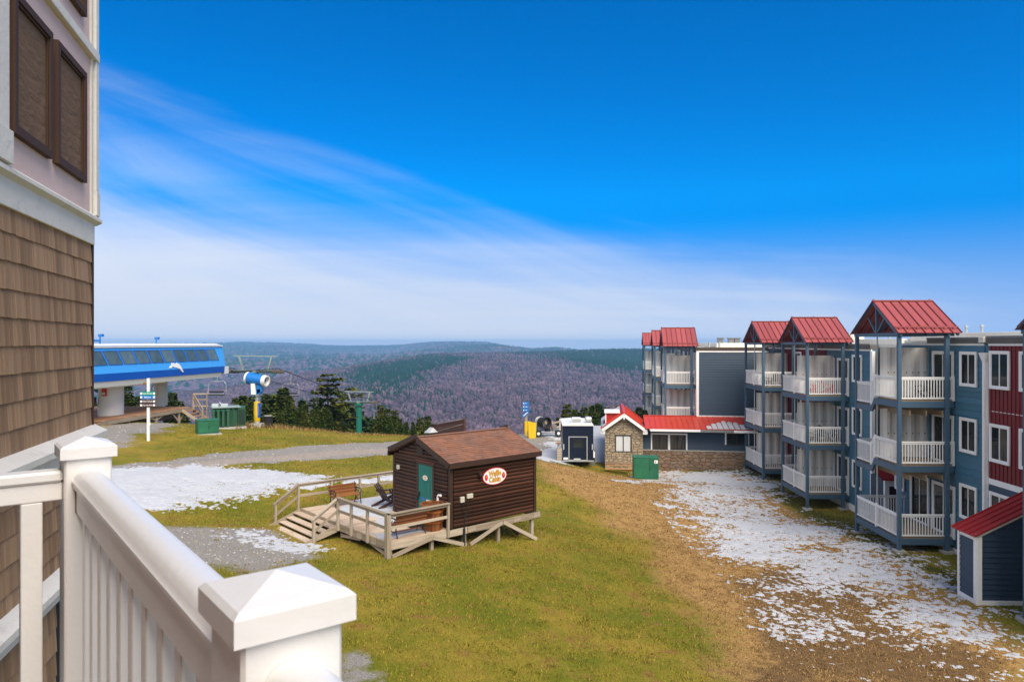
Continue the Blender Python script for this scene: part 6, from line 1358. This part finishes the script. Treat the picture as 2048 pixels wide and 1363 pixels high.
# ------------------------------------------------------------------ chairlift
L0 = (-25.45, 43.0); RL = math.atan2(-0.109, 0.994)      # frame: y along the lift line away from the camera, x to the right
def lw(x, y): c, s = math.cos(RL), math.sin(RL); return (L0[0]+x*c-y*s, L0[1]+x*s+y*c)
def terminal():
    t = thing('lift_terminal', 'blue chairlift terminal with slanted windows, white roof and leaping hare emblem', 'lift terminal', L0, RL, zb=-4.9)
    ya, yb = -8.0, 16.3; XL = -5.6
    # outline of a cross section from keel to roof; x=0 is the right side
    def shell(name, m, xz, y0, y1, cap=True):
        q = MB(); q.prism(xz, y1-y0, Mx=Matrix.Translation((0, y0, 0))); return q.build(name, m, t)
    shell('upper_body', lift_blue, [(0.0, -1.93), (-0.28, -0.32), (XL+0.28, -0.32), (XL, -1.93)], ya, yb)
    q = MB(); 
    pts0 = [(0.0, -1.932), (XL, -1.932), (XL+0.02, -2.42), (-0.02, -2.42)]
    q.prism([(a, b) for a, b in pts0], yb-ya+0.15, Mx=Matrix.Translation((0, ya, 0))); q.build('lower_band', lift_dark, t)
    q = MB(); pts1 = [(-0.06, -2.422), (XL+0.06, -2.422), (XL+0.16, -2.78), (-0.16, -2.78)]; q.prism(pts1, yb-ya-0.5, Mx=Matrix.Translation((0, ya, 0))); q.build('keel', lift_white, t)
    q = MB(); q.prism([(-0.20, -0.318), (-0.20, -0.23), (-0.9, -0.06), (XL+0.9, -0.06), (XL+0.2, -0.23), (XL+0.2, -0.318)], yb-ya-0.05, Mx=Matrix.Translation((0, ya, 0))); q.build('roof', lift_white, t)
    box('roof_stripe', t, lift_dark, -0.30, -0.19, ya, yb-0.3, -0.225, -0.205)
    q = MB(); q.box(-0.9, 0.02, yb-0.1, yb+0.5, -2.55, -1.95); q.build('nose_flap', lift_white, t)
    # windows on the right side
    Wd = mat('lift_window', (0.095, 0.135, 0.145), 0.12, 0.25, 2.0, 0.3, spec=0.6)
    def sx(z): return 0.0-0.28*(z+1.93)/1.61
    n = 12; w = 1.50
    for k in range(n):
        y0 = -1.4+k*w; y1 = y0+w-0.14; zt, zb_ = -0.52, -1.40; sl = 0.42
        y1t = y1; vs = []
        if y1+sl > yb-0.1: break
        out = 0.012
        for y, z in ((y0, zt), (y1, zt), (y1+sl, zb_), (y0+sl, zb_)): vs.append((sx(z)+out, y, z))
        vs += [(a-0.03, b, c) for a, b, c in vs]
        m = MB(); m.add(vs, [(0, 1, 2, 3), (7, 6, 5, 4), (0, 4, 5, 1), (1, 5, 6, 2), (2, 6, 7, 3), (3, 7, 4, 0)]); f = m.build('window', Wd, t)
        r = MB()
        for i in range(4):
            a, b = vs[i], vs[(i+1) % 4]; r.beam((a[0]+0.004, a[1], a[2]), (b[0]+0.004, b[1], b[2]), 0.03, 0.03, up=(1, 0, 0))
        r.build('gasket', lift_dark, f)
    # leaping hare emblem
    pts = [(890, 432), (903, 418), (925, 402), (918, 381), (950, 383), (980, 398), (990, 383), (1012, 392), (1040, 425), (1048, 450), (1066, 486), (1056, 493), (1034, 470), (1015, 450), (985, 436), (955, 430), (935, 420), (908, 440)]
    m = MB(); vs = []; n_ = len(pts)
    for off in (0.03, 0.0):
        for a, b in pts:
            z = -1.45-(b-381)/112*0.74; y = 8.35+(a-890)/176*1.75; x = sx(z) if z > -1.93 else 0.0; vs.append((x+off+0.01, y, z))
    m.add(vs, [tuple(range(n_)), tuple(range(2*n_-1, n_-1, -1))]+[(i, n_+i, n_+(i+1) % n_, (i+1) % n_) for i in range(n_)]); m.build('hare_emblem', sign_white, t)
    # pillars
    def pillar(x, y, r, z0):
        q = MB(); q.prism([(r*math.cos(a), 1.5*r*math.sin(a)) for a in np.linspace(0, 2*math.pi, 20, endpoint=False)], 2.2+0.0, Mx=Matrix(((1, 0, 0, x), (0, 0, 1, y), (0, 1, 0, z0), (0, 0, 0, 1)))); return q.build('pillar', lift_white, t, smooth=True)
    p = pillar(-2.15, 5.1, 0.66, -4.85); pillar(-3.1, 12.2, 0.42, -4.85)
    # notices on the big pillar (it faces the camera)
    yf = 5.1-1.5*0.66-0.012
    box('notice', p, sign_red, -2.16, -1.80, yf+0.02, yf+0.12, -3.52, -3.02, 0.004); box('notice_mark', p, sign_white, -2.08, -1.88, yf+0.012, yf+0.0195, -3.44, -3.28)
    m = MB(); m.prism([(0.22*math.cos(a), 0.22*math.sin(a)) for a in np.linspace(0, 2*math.pi, 20, endpoint=False)], 0.02, Mx=Matrix.Translation((-2.55, yf+0.16, -3.08))); m.build('round_notice', sign_blue, p)
    # drive rail and ladder below
    q = MB(); q.prism([(-0.4, -2.45), (-0.2, -2.62), (-0.35, -2.86), (-1.6, -2.86), (-1.6, -2.45)], 9.4, Mx=Matrix.Translation((0, -1.0, 0))); q.build('rail_cover', lift_white, t)
    m = MB(); A, B = Vector((-3.6, 10.2, -4.8)), Vector((-3.0, 11.0, -2.6)); s = Vector((0.42, -0.1, 0)); m.beam(A, B, 0.05, 0.05); m.beam(A+s, B+s, 0.05, 0.05)
    for k in range(8): c = A.lerp(B, (k+0.5)/8); m.beam(c, c+s, 0.03, 0.03)
    m.build('ladder', mat('aluminium_ladder', (0.42, 0.38, 0.28), 0.5), t)
    box('control_cabinet', t, mat('brown_cabinet', (0.12, 0.085, 0.065), 0.6), -3.1, -2.6, 3.9, 4.3, -4.05, -3.6, 0.01)
    # roof fittings
    for y, h in ((2.3, 0.5), (8.2, 0.35)): m = MB(); m.cyl((-0.9, y, -0.06), (-0.9, y, h-0.1), 0.05, 0.05, 6); m.box(-1.0, -0.75, y-0.06, y+0.18, h-0.12, h+0.05); m.build('wind_sensor', gun_blue, t)
    m = MB(); m.tube([(-0.9, 2.3, 0.12), (-1.0, 0.5, 0.14), (-1.2, -1.5, 0.30), (-1.3, -3.5, 0.30)], 0.07, 7); m.build('wind_sock', gun_blue, t, smooth=True)
terminal()
def platform():
    t = thing('lift_platform', 'reddish plank boarding platform with ramp and stairs under the lift terminal', 'platform', L0, RL, zb=-6.0)
    z = -4.86; xe = -0.2
    n = int((11.7-2.0)/0.28)
    for i in range(n): y = 2.0+i*0.28; box('plank', t, rustdeck('x'), -7.5, xe, y+0.004, y+0.272, z-0.05, z+random.uniform(-0.004, 0.004), 0.004)
    for i in range(12):
        f0 = i/12; ya, yb = 1.98-0.30*i, 1.98-0.30*(i+1); za, zb_ = z-0.055*i, z-0.055*(i+1)
        beam('ramp_plank', t, rustdeck('y'), (-2.6, (ya+yb)/2, (za+zb_)/2-0.03), (xe, (ya+yb)/2, (za+zb_)/2-0.03), 0.29, 0.05, up=(0, 0.18, 1))
    beam('ramp_kerb', t, weathered('x'), (xe+0.05, 1.95, z-0.10), (xe+0.05, -1.75, z-0.80), 0.06, 0.28)
    beam('edge_beam', t, weathered('x'), (xe+0.04, 2.0, z-0.17), (xe+0.04, 11.7, z-0.17), 0.07, 0.24)
    for y in (4.2, 7.2, 10.0):
        wx_, wy_ = lw(xe, y); zg = g1(wx_, wy_)
        box('support_post', t, weathered('z'), xe-0.12, xe, y-0.07, y+0.07, zg-0.1, z-0.3)
        for s in (-1, 1): beam('support_brace', t, weathered('x'), (xe-0.06, y, zg+0.18), (xe-0.06, y+s*0.85, z-0.29), 0.06, 0.12)
    box('skirt_shadow_board', t, weathered('y'), -1.4, -1.3, 2.0, 11.6, -5.7, z-0.3)  # board added below the planks to make the underside shadow
    # stairs at the far right corner
    for k in range(5): zz = z-0.2*(k+1); yk = 12.0; box('tread', t, rustdeck('y'), xe+0.15+0.28*k, xe+0.42+0.28*k, 10.2, 11.5, zz-0.05, zz, 0.004)
    for y in (10.2, 11.55):
        beam('stringer', t, weathered('x'), (xe+0.05, y, z-0.15), (xe+1.7, y, z-1.15), 0.05, 0.2)
    for y in (10.18,):
        for zz, h in ((0.95, 0.09), (0.62, 0.07)): beam('handrail', t, weathered('x'), (xe+0.15, y+1.4, z+zz), (xe+1.7, y, z-1.0+zz), 0.06, h)
    for x, y, z0, z1 in ((xe+1.7, 10.18, z-1.2, z-0.05), (xe+0.15, 11.6, z-0.9, z+0.98), (xe+1.2, 11.65, z-0.9, z+1.0)): box('railing_post', t, weathered('z'), x-0.05, x+0.05, y-0.05, y+0.05, z0, z1)
    for dz in (0.98, 0.55, 0.05): beam('rail', t, weathered('x'), (xe+0.1, 11.63, z+dz), (xe+1.3, 11.65, z+dz), 0.05, 0.09)
platform()
def trail_sign():
    p = at(297, 0, 41); zg = g1(p.x, p.y)
    t = thing('trail_sign', 'white post carrying green, blue and brown trail sign boards', 'sign', (p.x, p.y), R(6), zb=zg)
    box('post', t, sign_white, -0.075, 0.075, -0.06, 0.06, zg-0.1, zg+3.58, 0.008)
    rows = (('Upper Mountain', sign_green, zg+2.72), ('Ballhooter', sign_blue, zg+2.51), ('Hiking Trail Info', sign_brown, zg+2.27), ('Top of the World', sign_brown, zg+2.05))
    for body, m, z in rows:
        b = box('sign_board', t, m, -0.42, 0.40, -0.10, -0.065, z-0.10, z+0.10, 0.004)
        for x in (-0.36, 0.34): box('symbol', b, sign_white, x-0.055, x+0.055, -0.105, -0.1005, z-0.055, z+0.055)
        text('lettering', b, sign_white, body, 0.115, Matrix.Translation((-0.01, -0.1025, z)), 0.002, 0.001, min(0.52, 0.038*len(body)))
    box('bracket', t, mat('rusty_bracket', (0.20, 0.10, 0.035), 0.7), -0.28, -0.077, -0.05, 0.05, zg+3.20, zg+3.34, 0.01); box('clamp', t, sign_white, 0.077, 0.12, -0.05, 0.05, zg+0.9, zg+1.02, 0.01)
trail_sign()
p = at(417, 0, 44.6); util_box('electrical_box', 'low square green electrical box on the lawn left of the transformer', p.x, p.y, R(32), 1.25, 1.0, 0.92, green_box, sx=0.5)
def transformer():
    p = at(452, 0, 47.6); zg = g1(p.x, p.y)
    t = thing('transformer', 'large dark green transformer with cooling fins behind the low green box', 'transformer', (p.x, p.y), R(28), zb=zg)
    box('pad', t, concrete, -1.1, 1.3, -0.2, 1.8, zg-0.15, zg+0.08, 0.01); box('tank', t, olive_box, -0.75, 0.75, 0.3, 1.4, zg+0.082, zg+1.35, 0.02); box('lid', t, pale_green, -0.85, 0.95, 0.1, 1.5, zg+1.352, zg+1.42, 0.01)
    for k in range(4): x = -0.85+k*0.30; m = MB(); m.box(x, x+0.14, -0.10, 0.32, zg+0.14, zg+1.18); m.add([(x-0.05, -0.12, zg+1.18), (x+0.19, -0.12, zg+1.18), (x+0.19, 0.3, zg+1.30), (x-0.05, 0.3, zg+1.30)], [(0, 1, 2, 3)]); m.build('cooling_fin', olive_box, t)
    box('cabinet', t, olive_box, 0.752, 1.25, 0.15, 1.3, zg+0.082, zg+1.40, 0.015); box('cabinet_door', t, mat('deep_green_paint', (0.008, 0.03, 0.02), 0.5), 0.80, 1.20, 0.12, 0.149, zg+0.2, zg+1.25, 0.01); m = MB(); m.tube([(0.45, 0.0, zg+1.3), (0.5, -0.02, zg+0.8), (0.42, -0.02, zg+0.2)], 0.05, 7); m.build('conduit', olive_box, t)
    m = MB(); m.tube([(-0.1, 0.6, zg+1.42), (-0.35, 0.6, zg+1.72)], 0.025, 6); m.build('bushing', sign_white, t)
    for k in range(2):
        x = -1.35+k*0.62; q = thing('meter_cabinet', ('grey meter cabinet on post left of transformer, left one', 'grey meter cabinet on post left of transformer, right one')[k], 'cabinet', (p.x-0.55+k*0.62-0.35, p.y+0.4), R(5), 'grey meter cabinets', zb=zg)
        gb = mat('pale_grey_cabinet', (0.46, 0.52, 0.55), 0.5, 0.04)
        box('cabinet', q, gb, -0.22, 0.22, 0, 0.2, zg+0.55, zg+1.62, 0.01); box('door', q, gb, -0.19, 0.19, -0.015, -0.001, zg+0.6, zg+1.57, 0.004)
        for s in (-1, 1): box('leg', q, steel, s*0.18-0.03, s*0.18+0.03, 0.05, 0.11, zg-0.05, zg+0.549)
transformer()
def snow_gun():
    p = at(514, 0, 49.5); zg = g1(p.x, p.y)
    t = thing('tower_snow_gun', 'blue fan snow gun on a yellow padded post', 'snow gun', (p.x, p.y), 0, zb=zg)
    m = MB(); m.box(-0.45, 0.38, -0.35, 0.35, zg-0.25, zg+0.25); m.build('base_block', concrete, t)
    m = MB(); m.cyl((0, 0, zg+0.25), (0, 0, zg+0.42), 0.20, 0.20, 12); m.cyl((0, 0, zg+0.4), (0, 0, zg+2.0), 0.12, 0.12, 12); m.cyl((0, 0, zg+1.92), (0, 0, zg+1.98), 0.17, 0.17, 12); m.cyl((0, 0, zg+2.18), (0, 0, zg+2.25), 0.26, 0.26, 14); m.cyl((0, 0, zg+1.9), (0, 0, zg+2.2), 0.10, 0.10, 10); m.build('post', steel, t, smooth=True)
    m = MB(); m.lathe([(0.18, 0.36), (0.215, 0.42), (0.225, 0.9), (0.21, 1.3), (0.21, 1.74), (0.15, 1.76)], (0, 0, zg), 16); m.build('crash_pad', yellow, t, smooth=True)
    m = MB()
    for k in range(5):
        a0, a1 = R(-62+k*14), R(-62+(k+1)*14); r = 0.232
        m.add([(r*math.cos(a0), r*math.sin(a0), zg+0.66), (r*math.cos(a1), r*math.sin(a1), zg+0.66), (r*math.cos(a1), r*math.sin(a1), zg+1.66), (r*math.cos(a0), r*math.sin(a0), zg+1.66)], [(0, 1, 2, 3)])
    pad = m.build('banner', lift_dark, t); box('banner_stripe', pad, sign_white, 0.170, 0.176, -0.175, -0.165, zg+0.8, zg+1.5)
    m = MB(); m.add([(-0.27, -0.06, zg+2.26), (0.06, -0.06, zg+2.26), (-0.02, -0.06, zg+3.0), (-0.30, -0.06, zg+3.02), (-0.27, 0.02, zg+2.26), (0.06, 0.02, zg+2.26), (-0.02, 0.02, zg+3.0), (-0.30, 0.02, zg+3.02)], [(0, 1, 2, 3), (7, 6, 5, 4), (0, 4, 5, 1), (1, 5, 6, 2), (2, 6, 7, 3), (3, 7, 4, 0)]); 
    o_ = m.build('yoke', lift_white, t); o_.location.y -= 0.32
    m = MB(); m.box(-0.42, 0.30, -0.25, 0.25, zg+2.28, zg+2.62); m.prism([(0.1, zg+2.3), (0.42, zg+2.45), (0.35, zg+2.85), (0.05, zg+2.95)], 0.5, Mx=Matrix.Translation((0, -0.25, 0))); m.build('housing', gun_blue, t)
    Mx = Matrix.Translation((-0.05, 0, zg+3.28)) @ Matrix.Rotation(R(-14), 4, 'Z') @ Matrix.Rotation(R(97), 4, 'Y')
    m = MB(); m.lathe([(0.02, -0.66), (0.36, -0.66), (0.42, -0.6), (0.40, 0.0), (0.34, 0.62), (0.30, 0.62), (0.30, 0.2)], n=22, Mx=Mx); m.build('barrel', gun_blue, t, smooth=True)
    for r, a, b, nm in ((0.43, -0.72, -0.58, 'inlet_ring'), (0.385, 0.56, 0.84, 'nozzle_ring')):
        m = MB(); m.lathe([(r-0.09, a), (r, a), (r, b), (r-0.09, b), (r-0.09, a)], n=22, Mx=Mx); m.build(nm, lift_white, t, smooth=True)
    m = MB(); m.lathe([(0.30, 0.21), (0.001, 0.2)], n=16, Mx=Mx); m.build('fan_disc', grey_metal, t)
    q = at(536, 0, 50.3); zq = g1(q.x, q.y)
    u = thing('pipe_bundle', 'short stack of black corrugated pipe rings beside the snow gun', 'pipe', (q.x, q.y), 0, zb=zq)
    for k in range(6):
        m = MB(); m.lathe([(0.27, 0), (0.31, 0.03), (0.31, 0.10), (0.27, 0.13), (0.24, 0.13), (0.24, 0.0), (0.27, 0)], (0, 0, zq-0.05+k*0.145), 16); m.build('ring', rubber, u, smooth=True)
    m = MB(); m.cyl((0, 0, zq+0.82), (0, 0, zq+0.85), 0.30, 0.30, 16); m.build('lid', concrete, u)
snow_gun()
# lift towers, cable and chairs; line frame x: -2.35 and +2.35 about XC
XC = -3.1
def lift_tower(label, y, zarm, r, width, zbase):
    o = lw(XC, y); t = thing('lift_tower', label, 'lift tower', o, RL, 'green chairlift towers', zb=zbase)
    m = MB(); m.cyl((0, 0, zbase), (0, 0, zarm-0.1), r*1.1, r, 16); m.build('mast', green_tower, t, smooth=True); m = MB(); m.cyl((0, 0, zarm-0.45), (0, 0, zarm-0.12), r*1.5, r*1.5, 14); m.build('mast_head', green_tower, t)
    h = width/2
    beam('cross_arm', t, pale_green, (-h, 0, zarm), (h, 0, zarm), 0.35, 0.30); beam('upper_beam', t, pale_green, (-h*0.98, 0, zarm+1.55), (h*0.98, 0, zarm+1.5), 0.10, 0.10)
    for s in (-1, 1): beam('upright', t, pale_green, (s*h*0.55, 0, zarm+0.1), (s*h*0.72, 0, zarm+1.5), 0.12, 0.16)
    g = MB()
    for s in (-1, 1):
        for z_ in (0.55, 0.95): g.beam((s*0.2, -0.4, zarm+z_), (s*h*1.0, -0.4, zarm+z_), 0.03, 0.03)
        for x in (0.25, 0.55*h, 0.8*h, h): g.beam((s*x, -0.4, zarm+0.15), (s*x, -0.4, zarm+0.98), 0.03, 0.03)
        g.beam((s*0.2, -0.4, zarm+0.15), (s*h, -0.4, zarm+0.15), 0.3, 0.03)
    g.build('catwalk', grey_metal, t)
    for s in (-1, 1):
        x = s*2.35
        b = beam('sheave_beam', t, grey_metal, (x, -1.3, zarm+0.06), (x, 1.3, zarm-0.10), 0.10, 0.12)
        for k in range(6): yy = -1.15+k*0.46; m = MB(); m.cyl((x-0.06, yy, zarm+0.05-0.06*k*0.4), (x+0.06, yy, zarm+0.05-0.06*k*0.4), 0.20, 0.20, 12); m.build('sheave', mat('worn_sheave', (0.16, 0.13, 0.09), 0.7, 0.15), b)
    return t
zc = lambda y: float(np.interp(y, [-8, 16, 28, 60, 78, 90, 110], [-2.75, -2.75, -2.75, -8.45, -12.3, -15.2, -20.5]))   # cable height along the line
lift_tower('green chairlift tower just beyond the terminal nose behind the snow gun', 28, -2.85, 0.22, 4.7, -22)
lift_tower('green chairlift tower rising from the trees in the middle', 60, -8.55, 0.42, 4.4, -28)
for s, lb in ((-1, 'left haul cable of the chairlift running downhill'), (1, 'right haul cable of the chairlift running downhill')):
    t = thing('haul_cable', lb, 'cable', lw(XC, 0), RL, 'haul cables', zb=-20)
    pts = [(s*2.35, y, zc(y)+0.2-0.25*math.sin(math.pi*min(1, max(0, (y-28)/32)))) for y in (12, 16, 28, 36, 44, 52, 60, 70, 78, 90, 110)]
    m = MB(); m.tube(pts, 0.035, 6); m.build('rope', black_iron, t)
def lift_chair(label, side, y, rz=0.0):
    z = zc(y)+0.18; o = lw(XC+side*2.35, y); t = thing('lift_chair', label, 'lift chair', o, RL+rz, 'chairlift chairs', zb=z-2.6)
    m = MB(); m.tube([(0, 0, z+0.05), (0.02, 0, z-0.35), (0.0, 0, z-0.95), (-0.12, 0, z-1.12)], 0.035, 7); m.build('hanger', pale_green, t, smooth=True); m = MB(); m.box(-0.08, 0.08, -0.18, 0.18, z-0.06, z+0.12); m.build('grip', mat('rusty_grip', (0.22, 0.10, 0.06), 0.6), t)
    w = 0.88; m = MB(); pts = [(-w+0.1, 0, z-2.42), (-w, 0, z-2.2), (-w, 0, z-1.35), (-w+0.22, 0, z-1.12), (w-0.22, 0, z-1.12), (w, 0, z-1.35), (w, 0, z-2.2), (w-0.1, 0, z-2.42)]; m.tube(pts, 0.028, 7); m.build('frame', steel, t, smooth=True)
    m = MB(); m.tube([(-w, -0.05, z-1.95), (-w+0.05, -0.5, z-2.28), (w-0.05, -0.5, z-2.28), (w, -0.05, z-1.95)], 0.022, 6); m.build('restraint_bar', steel, t)
    beam('seat', t, rubber, (-w+0.06, -0.24, z-2.38), (w-0.06, -0.24, z-2.38), 0.48, 0.07, bev=0.02); beam('backrest', t, rubber, (-w+0.06, 0.02, z-2.12), (w-0.06, 0.02, z-2.12), 0.05, 0.14, bev=0.02)
for lb, s, y in (('lift chair hanging under the right end of the blue terminal', -1, 25), ('empty lift chair right of the blue snow gun', 1, 31), ('lift chair in front of the tall sparse spruce', -1, 51.5), ('lift chair under the right arm of the green middle tower', 1, 62.5), ('lift chair low over the trees right of the green tower', -1, 77.5), ('lift chair partly hidden by the cabin roof peak', 1, 87.5)):
    lift_chair(lb, s, y)

# ------------------------------------------------------------------ conifers
NEEDLE = []
for i, (a, b) in enumerate((((0.022, 0.052, 0.012), (0.068, 0.086, 0.013)), ((0.017, 0.042, 0.013), (0.050, 0.070, 0.015)), ((0.028, 0.052, 0.010), (0.086, 0.090, 0.013)))):
    NEEDLE.append(mat('spruce_needles_%s' % 'abc'[i], a, 0.85, 0.12, 1.2, 0.42, island=True, c2=b, spec=0.15))
def crown_mesh(H, Rm, seed, nwh, nbr, m, sparse=0.0, bare=0.06, droop=0.25):
    r = np.random.RandomState(seed); V = []; F = []
    for i in range(nwh):
        f = (i+r.rand()*0.7)/nwh; z = H*(bare+(0.985-bare)*f); rad = Rm*((1-f)**0.95)*(0.78+0.42*r.rand())+0.05
        if sparse: rad = Rm*(0.35+0.65*min(1, (1-f)*1.8))*(0.6+0.6*r.rand())*(1 if f < 0.93 else 0.5)
        nb = max(3, int(nbr*(0.55+0.45*(1-f))))
        a0 = r.rand()*6.28
        for b in range(nb):
            a = a0+6.283*b/nb+r.randn()*0.2; rr = rad*(0.75+0.4*r.rand()); dr = droop*(0.6+0.8*r.rand()); ca, sa = math.cos(a), math.sin(a)
            ns = max(4, int(rr*(12.0 if not sparse else 8)))
            for s in range(ns):
                t = (s+0.6+0.4*r.rand())/ns*1.0; t = min(t, 1.0)
                px, py = ca*rr*t, sa*rr*t; pz = z-dr*rr*t*t+0.10*rr*t*(1 if not sparse else 2.2)
                for sd in (-1, 1):
                    aa = a+sd*(0.5+0.5*r.rand()); ln = (0.24+0.26*r.rand())*(1.15-0.45*t)*(1+0.2*Rm); wd = ln*0.30
                    dx, dy, dz = math.cos(aa)*ln, math.sin(aa)*ln, (-0.12-0.25*r.rand())*ln if not sparse else (0.05+0.15*r.randn())*ln
                    nx, ny = -math.sin(aa)*wd, math.cos(aa)*wd; tz = r.randn()*wd*0.8
                    k = len(V); V += [(px, py, pz), (px+dx*0.55+nx, py+dy*0.55+ny, pz+dz*0.5+tz), (px+dx, py+dy, pz+dz), (px+dx*0.55-nx, py+dy*0.55-ny, pz+dz*0.5-tz)]; F.append((k, k+1, k+2, k+3))
    me = bpy.data.meshes.new('crown'); me.from_pydata(V, [], F); me.materials.append(m); me.update(); return me
def trunk_mesh(H, r):
    m = MB(); m.cyl((0, 0, -1.5), (0, 0, H*0.5), r, r*0.55, 8); m.cyl((0, 0, H*0.5), (0, 0, H*0.98), r*0.55, 0.02, 8)
    me = bpy.data.meshes.new('trunk'); me.from_pydata(m.v, [], m.f); me.materials.append(bark); me.update(); return me
VAR = [(crown_mesh(8, 1.75, 1, 30, 9, NEEDLE[0]), trunk_mesh(8, 0.14), 8), (crown_mesh(8, 1.5, 2, 30, 9, NEEDLE[1]), trunk_mesh(8, 0.13), 8), (crown_mesh(8, 2.0, 3, 29, 10, NEEDLE[2]), trunk_mesh(8, 0.15), 8), (crown_mesh(8, 1.65, 4, 28, 9, NEEDLE[0]), trunk_mesh(8, 0.14), 8)]
PINE = (crown_mesh(11, 2.4, 9, 15, 7, NEEDLE[2], sparse=1, bare=0.22, droop=0.12), trunk_mesh(11, 0.2), 11)
def tree(px, py, Y, v, label, group, wide=1.0):
    p = at(px, py, Y); 
    zg = max(g1(p.x, p.y), float(hz(px, Y))) if Y < 100 else float(hz(px, Y))
    h = max(2.0, p.z-zg); cm, tm, H = v; s = h/H
    t = thing('spruce_tree' if v is not PINE else 'pine_tree', label, 'tree', (p.x, p.y), random.random()*6.28, group, zb=zg)
    for nm, me in (('trunk', tm), ('crown', cm)):
        o = bpy.data.objects.new(nm, me); put(o, t, Matrix.Translation((0, 0, zg)) @ Matrix.Diagonal((s*wide, s*wide, s, 1)))
    return t
G1 = 'spruces on the brow behind the chairlift'
tree(656, 739, 74, PINE, 'tall sparse spruce with layered branches standing above the tree line', None, 1.15)
tree(700, 763, 114, PINE, 'slender sparse spruce partly behind the green middle lift tower', None, 0.75)
left = [(190, 800, 62), (222, 790, 66), (256, 768, 63), (240, 785, 60), (276, 790, 64), (345, 781, 66), (362, 800, 68), (470, 793, 62), (487, 788, 66), (500, 800, 60), (538, 782, 63), (552, 790, 60), (566, 772, 65), (580, 788, 61), (598, 812, 60), (577, 800, 58), (611, 806, 64), (625, 816, 61), (640, 818, 59), (650, 812, 66), (672, 806, 62), (684, 818, 60), (694, 806, 112), (660, 822, 58), (708, 824, 110), (722, 826, 112), (742, 830, 62), (748, 836, 63), (762, 808, 68), (775, 815, 66), (790, 818, 69), (800, 836, 64), (812, 842, 66), (840, 833, 70), (855, 829, 71), (866, 846, 68), (610, 836, 57), (560, 830, 57), (536, 826, 56), (640, 846, 57), (745, 848, 60), (780, 840, 62), (674, 840, 58), (716, 838, 111), (700, 832, 108), (520, 812, 58), (590, 820, 58), (604, 796, 66), (632, 804, 68), (826, 846, 64), (758, 826, 64), (788, 830, 66), (506, 790, 68)]
left = [(a, b, 106+(i % 4)*3 if 660 < a < 762 else (78+i % 3 if 508 < a < 556 else Y)) for i, (a, b, Y) in enumerate(left)]
left.sort()
for i, (a, b, Y) in enumerate(left):
    where = 'beside the white lift pillars' if a < 380 else 'behind the transformer and snow gun' if a < 545 else 'between snow gun and tall sparse spruce' if a < 650 else 'around the green middle lift tower' if a < 745 else 'left of the cabin roof peak'
    grp = [q for q in left if ('beside the white lift pillars' if q[0] < 380 else 'behind the transformer and snow gun' if q[0] < 545 else 'between snow gun and tall sparse spruce' if q[0] < 650 else 'around the green middle lift tower' if q[0] < 745 else 'left of the cabin roof peak') == where]
    k = grp.index((a, b, Y)); od = ('first', 'second', 'third', 'fourth', 'fifth', 'sixth', 'seventh', 'eighth', 'ninth', 'tenth', 'eleventh', 'twelfth', 'thirteenth', 'fourteenth', 'fifteenth', 'sixteenth', 'seventeenth', 'eighteenth')[k]
    tree(a, b, Y, VAR[i % 4], 'dark green spruce %s, %s from the left' % (where, od), G1, random.uniform(1.05, 1.4))
right = [(1118, 832, 84), (1133, 806, 82), (1150, 816, 84), (1160, 822, 80), (1168, 812, 86), (1185, 808, 84), (1198, 803, 88), (1214, 812, 84), (1226, 816, 82), (1238, 808, 88), (1252, 814, 86), (1266, 820, 84), (1278, 812, 88), (1290, 818, 86), (1142, 830, 78), (1176, 828, 78)]
right.sort()
for i, (a, b, Y) in enumerate(right):
    od = ('first', 'second', 'third', 'fourth', 'fifth', 'sixth', 'seventh', 'eighth', 'ninth', 'tenth', 'eleventh', 'twelfth', 'thirteenth', 'fourteenth', 'fifteenth', 'sixteenth')[i]
    tree(a, b, Y, VAR[(i+1) % 4], 'young spruce behind trailer and red roof, %s from the left' % od, 'young spruces behind the stone building', random.uniform(1.05, 1.35))
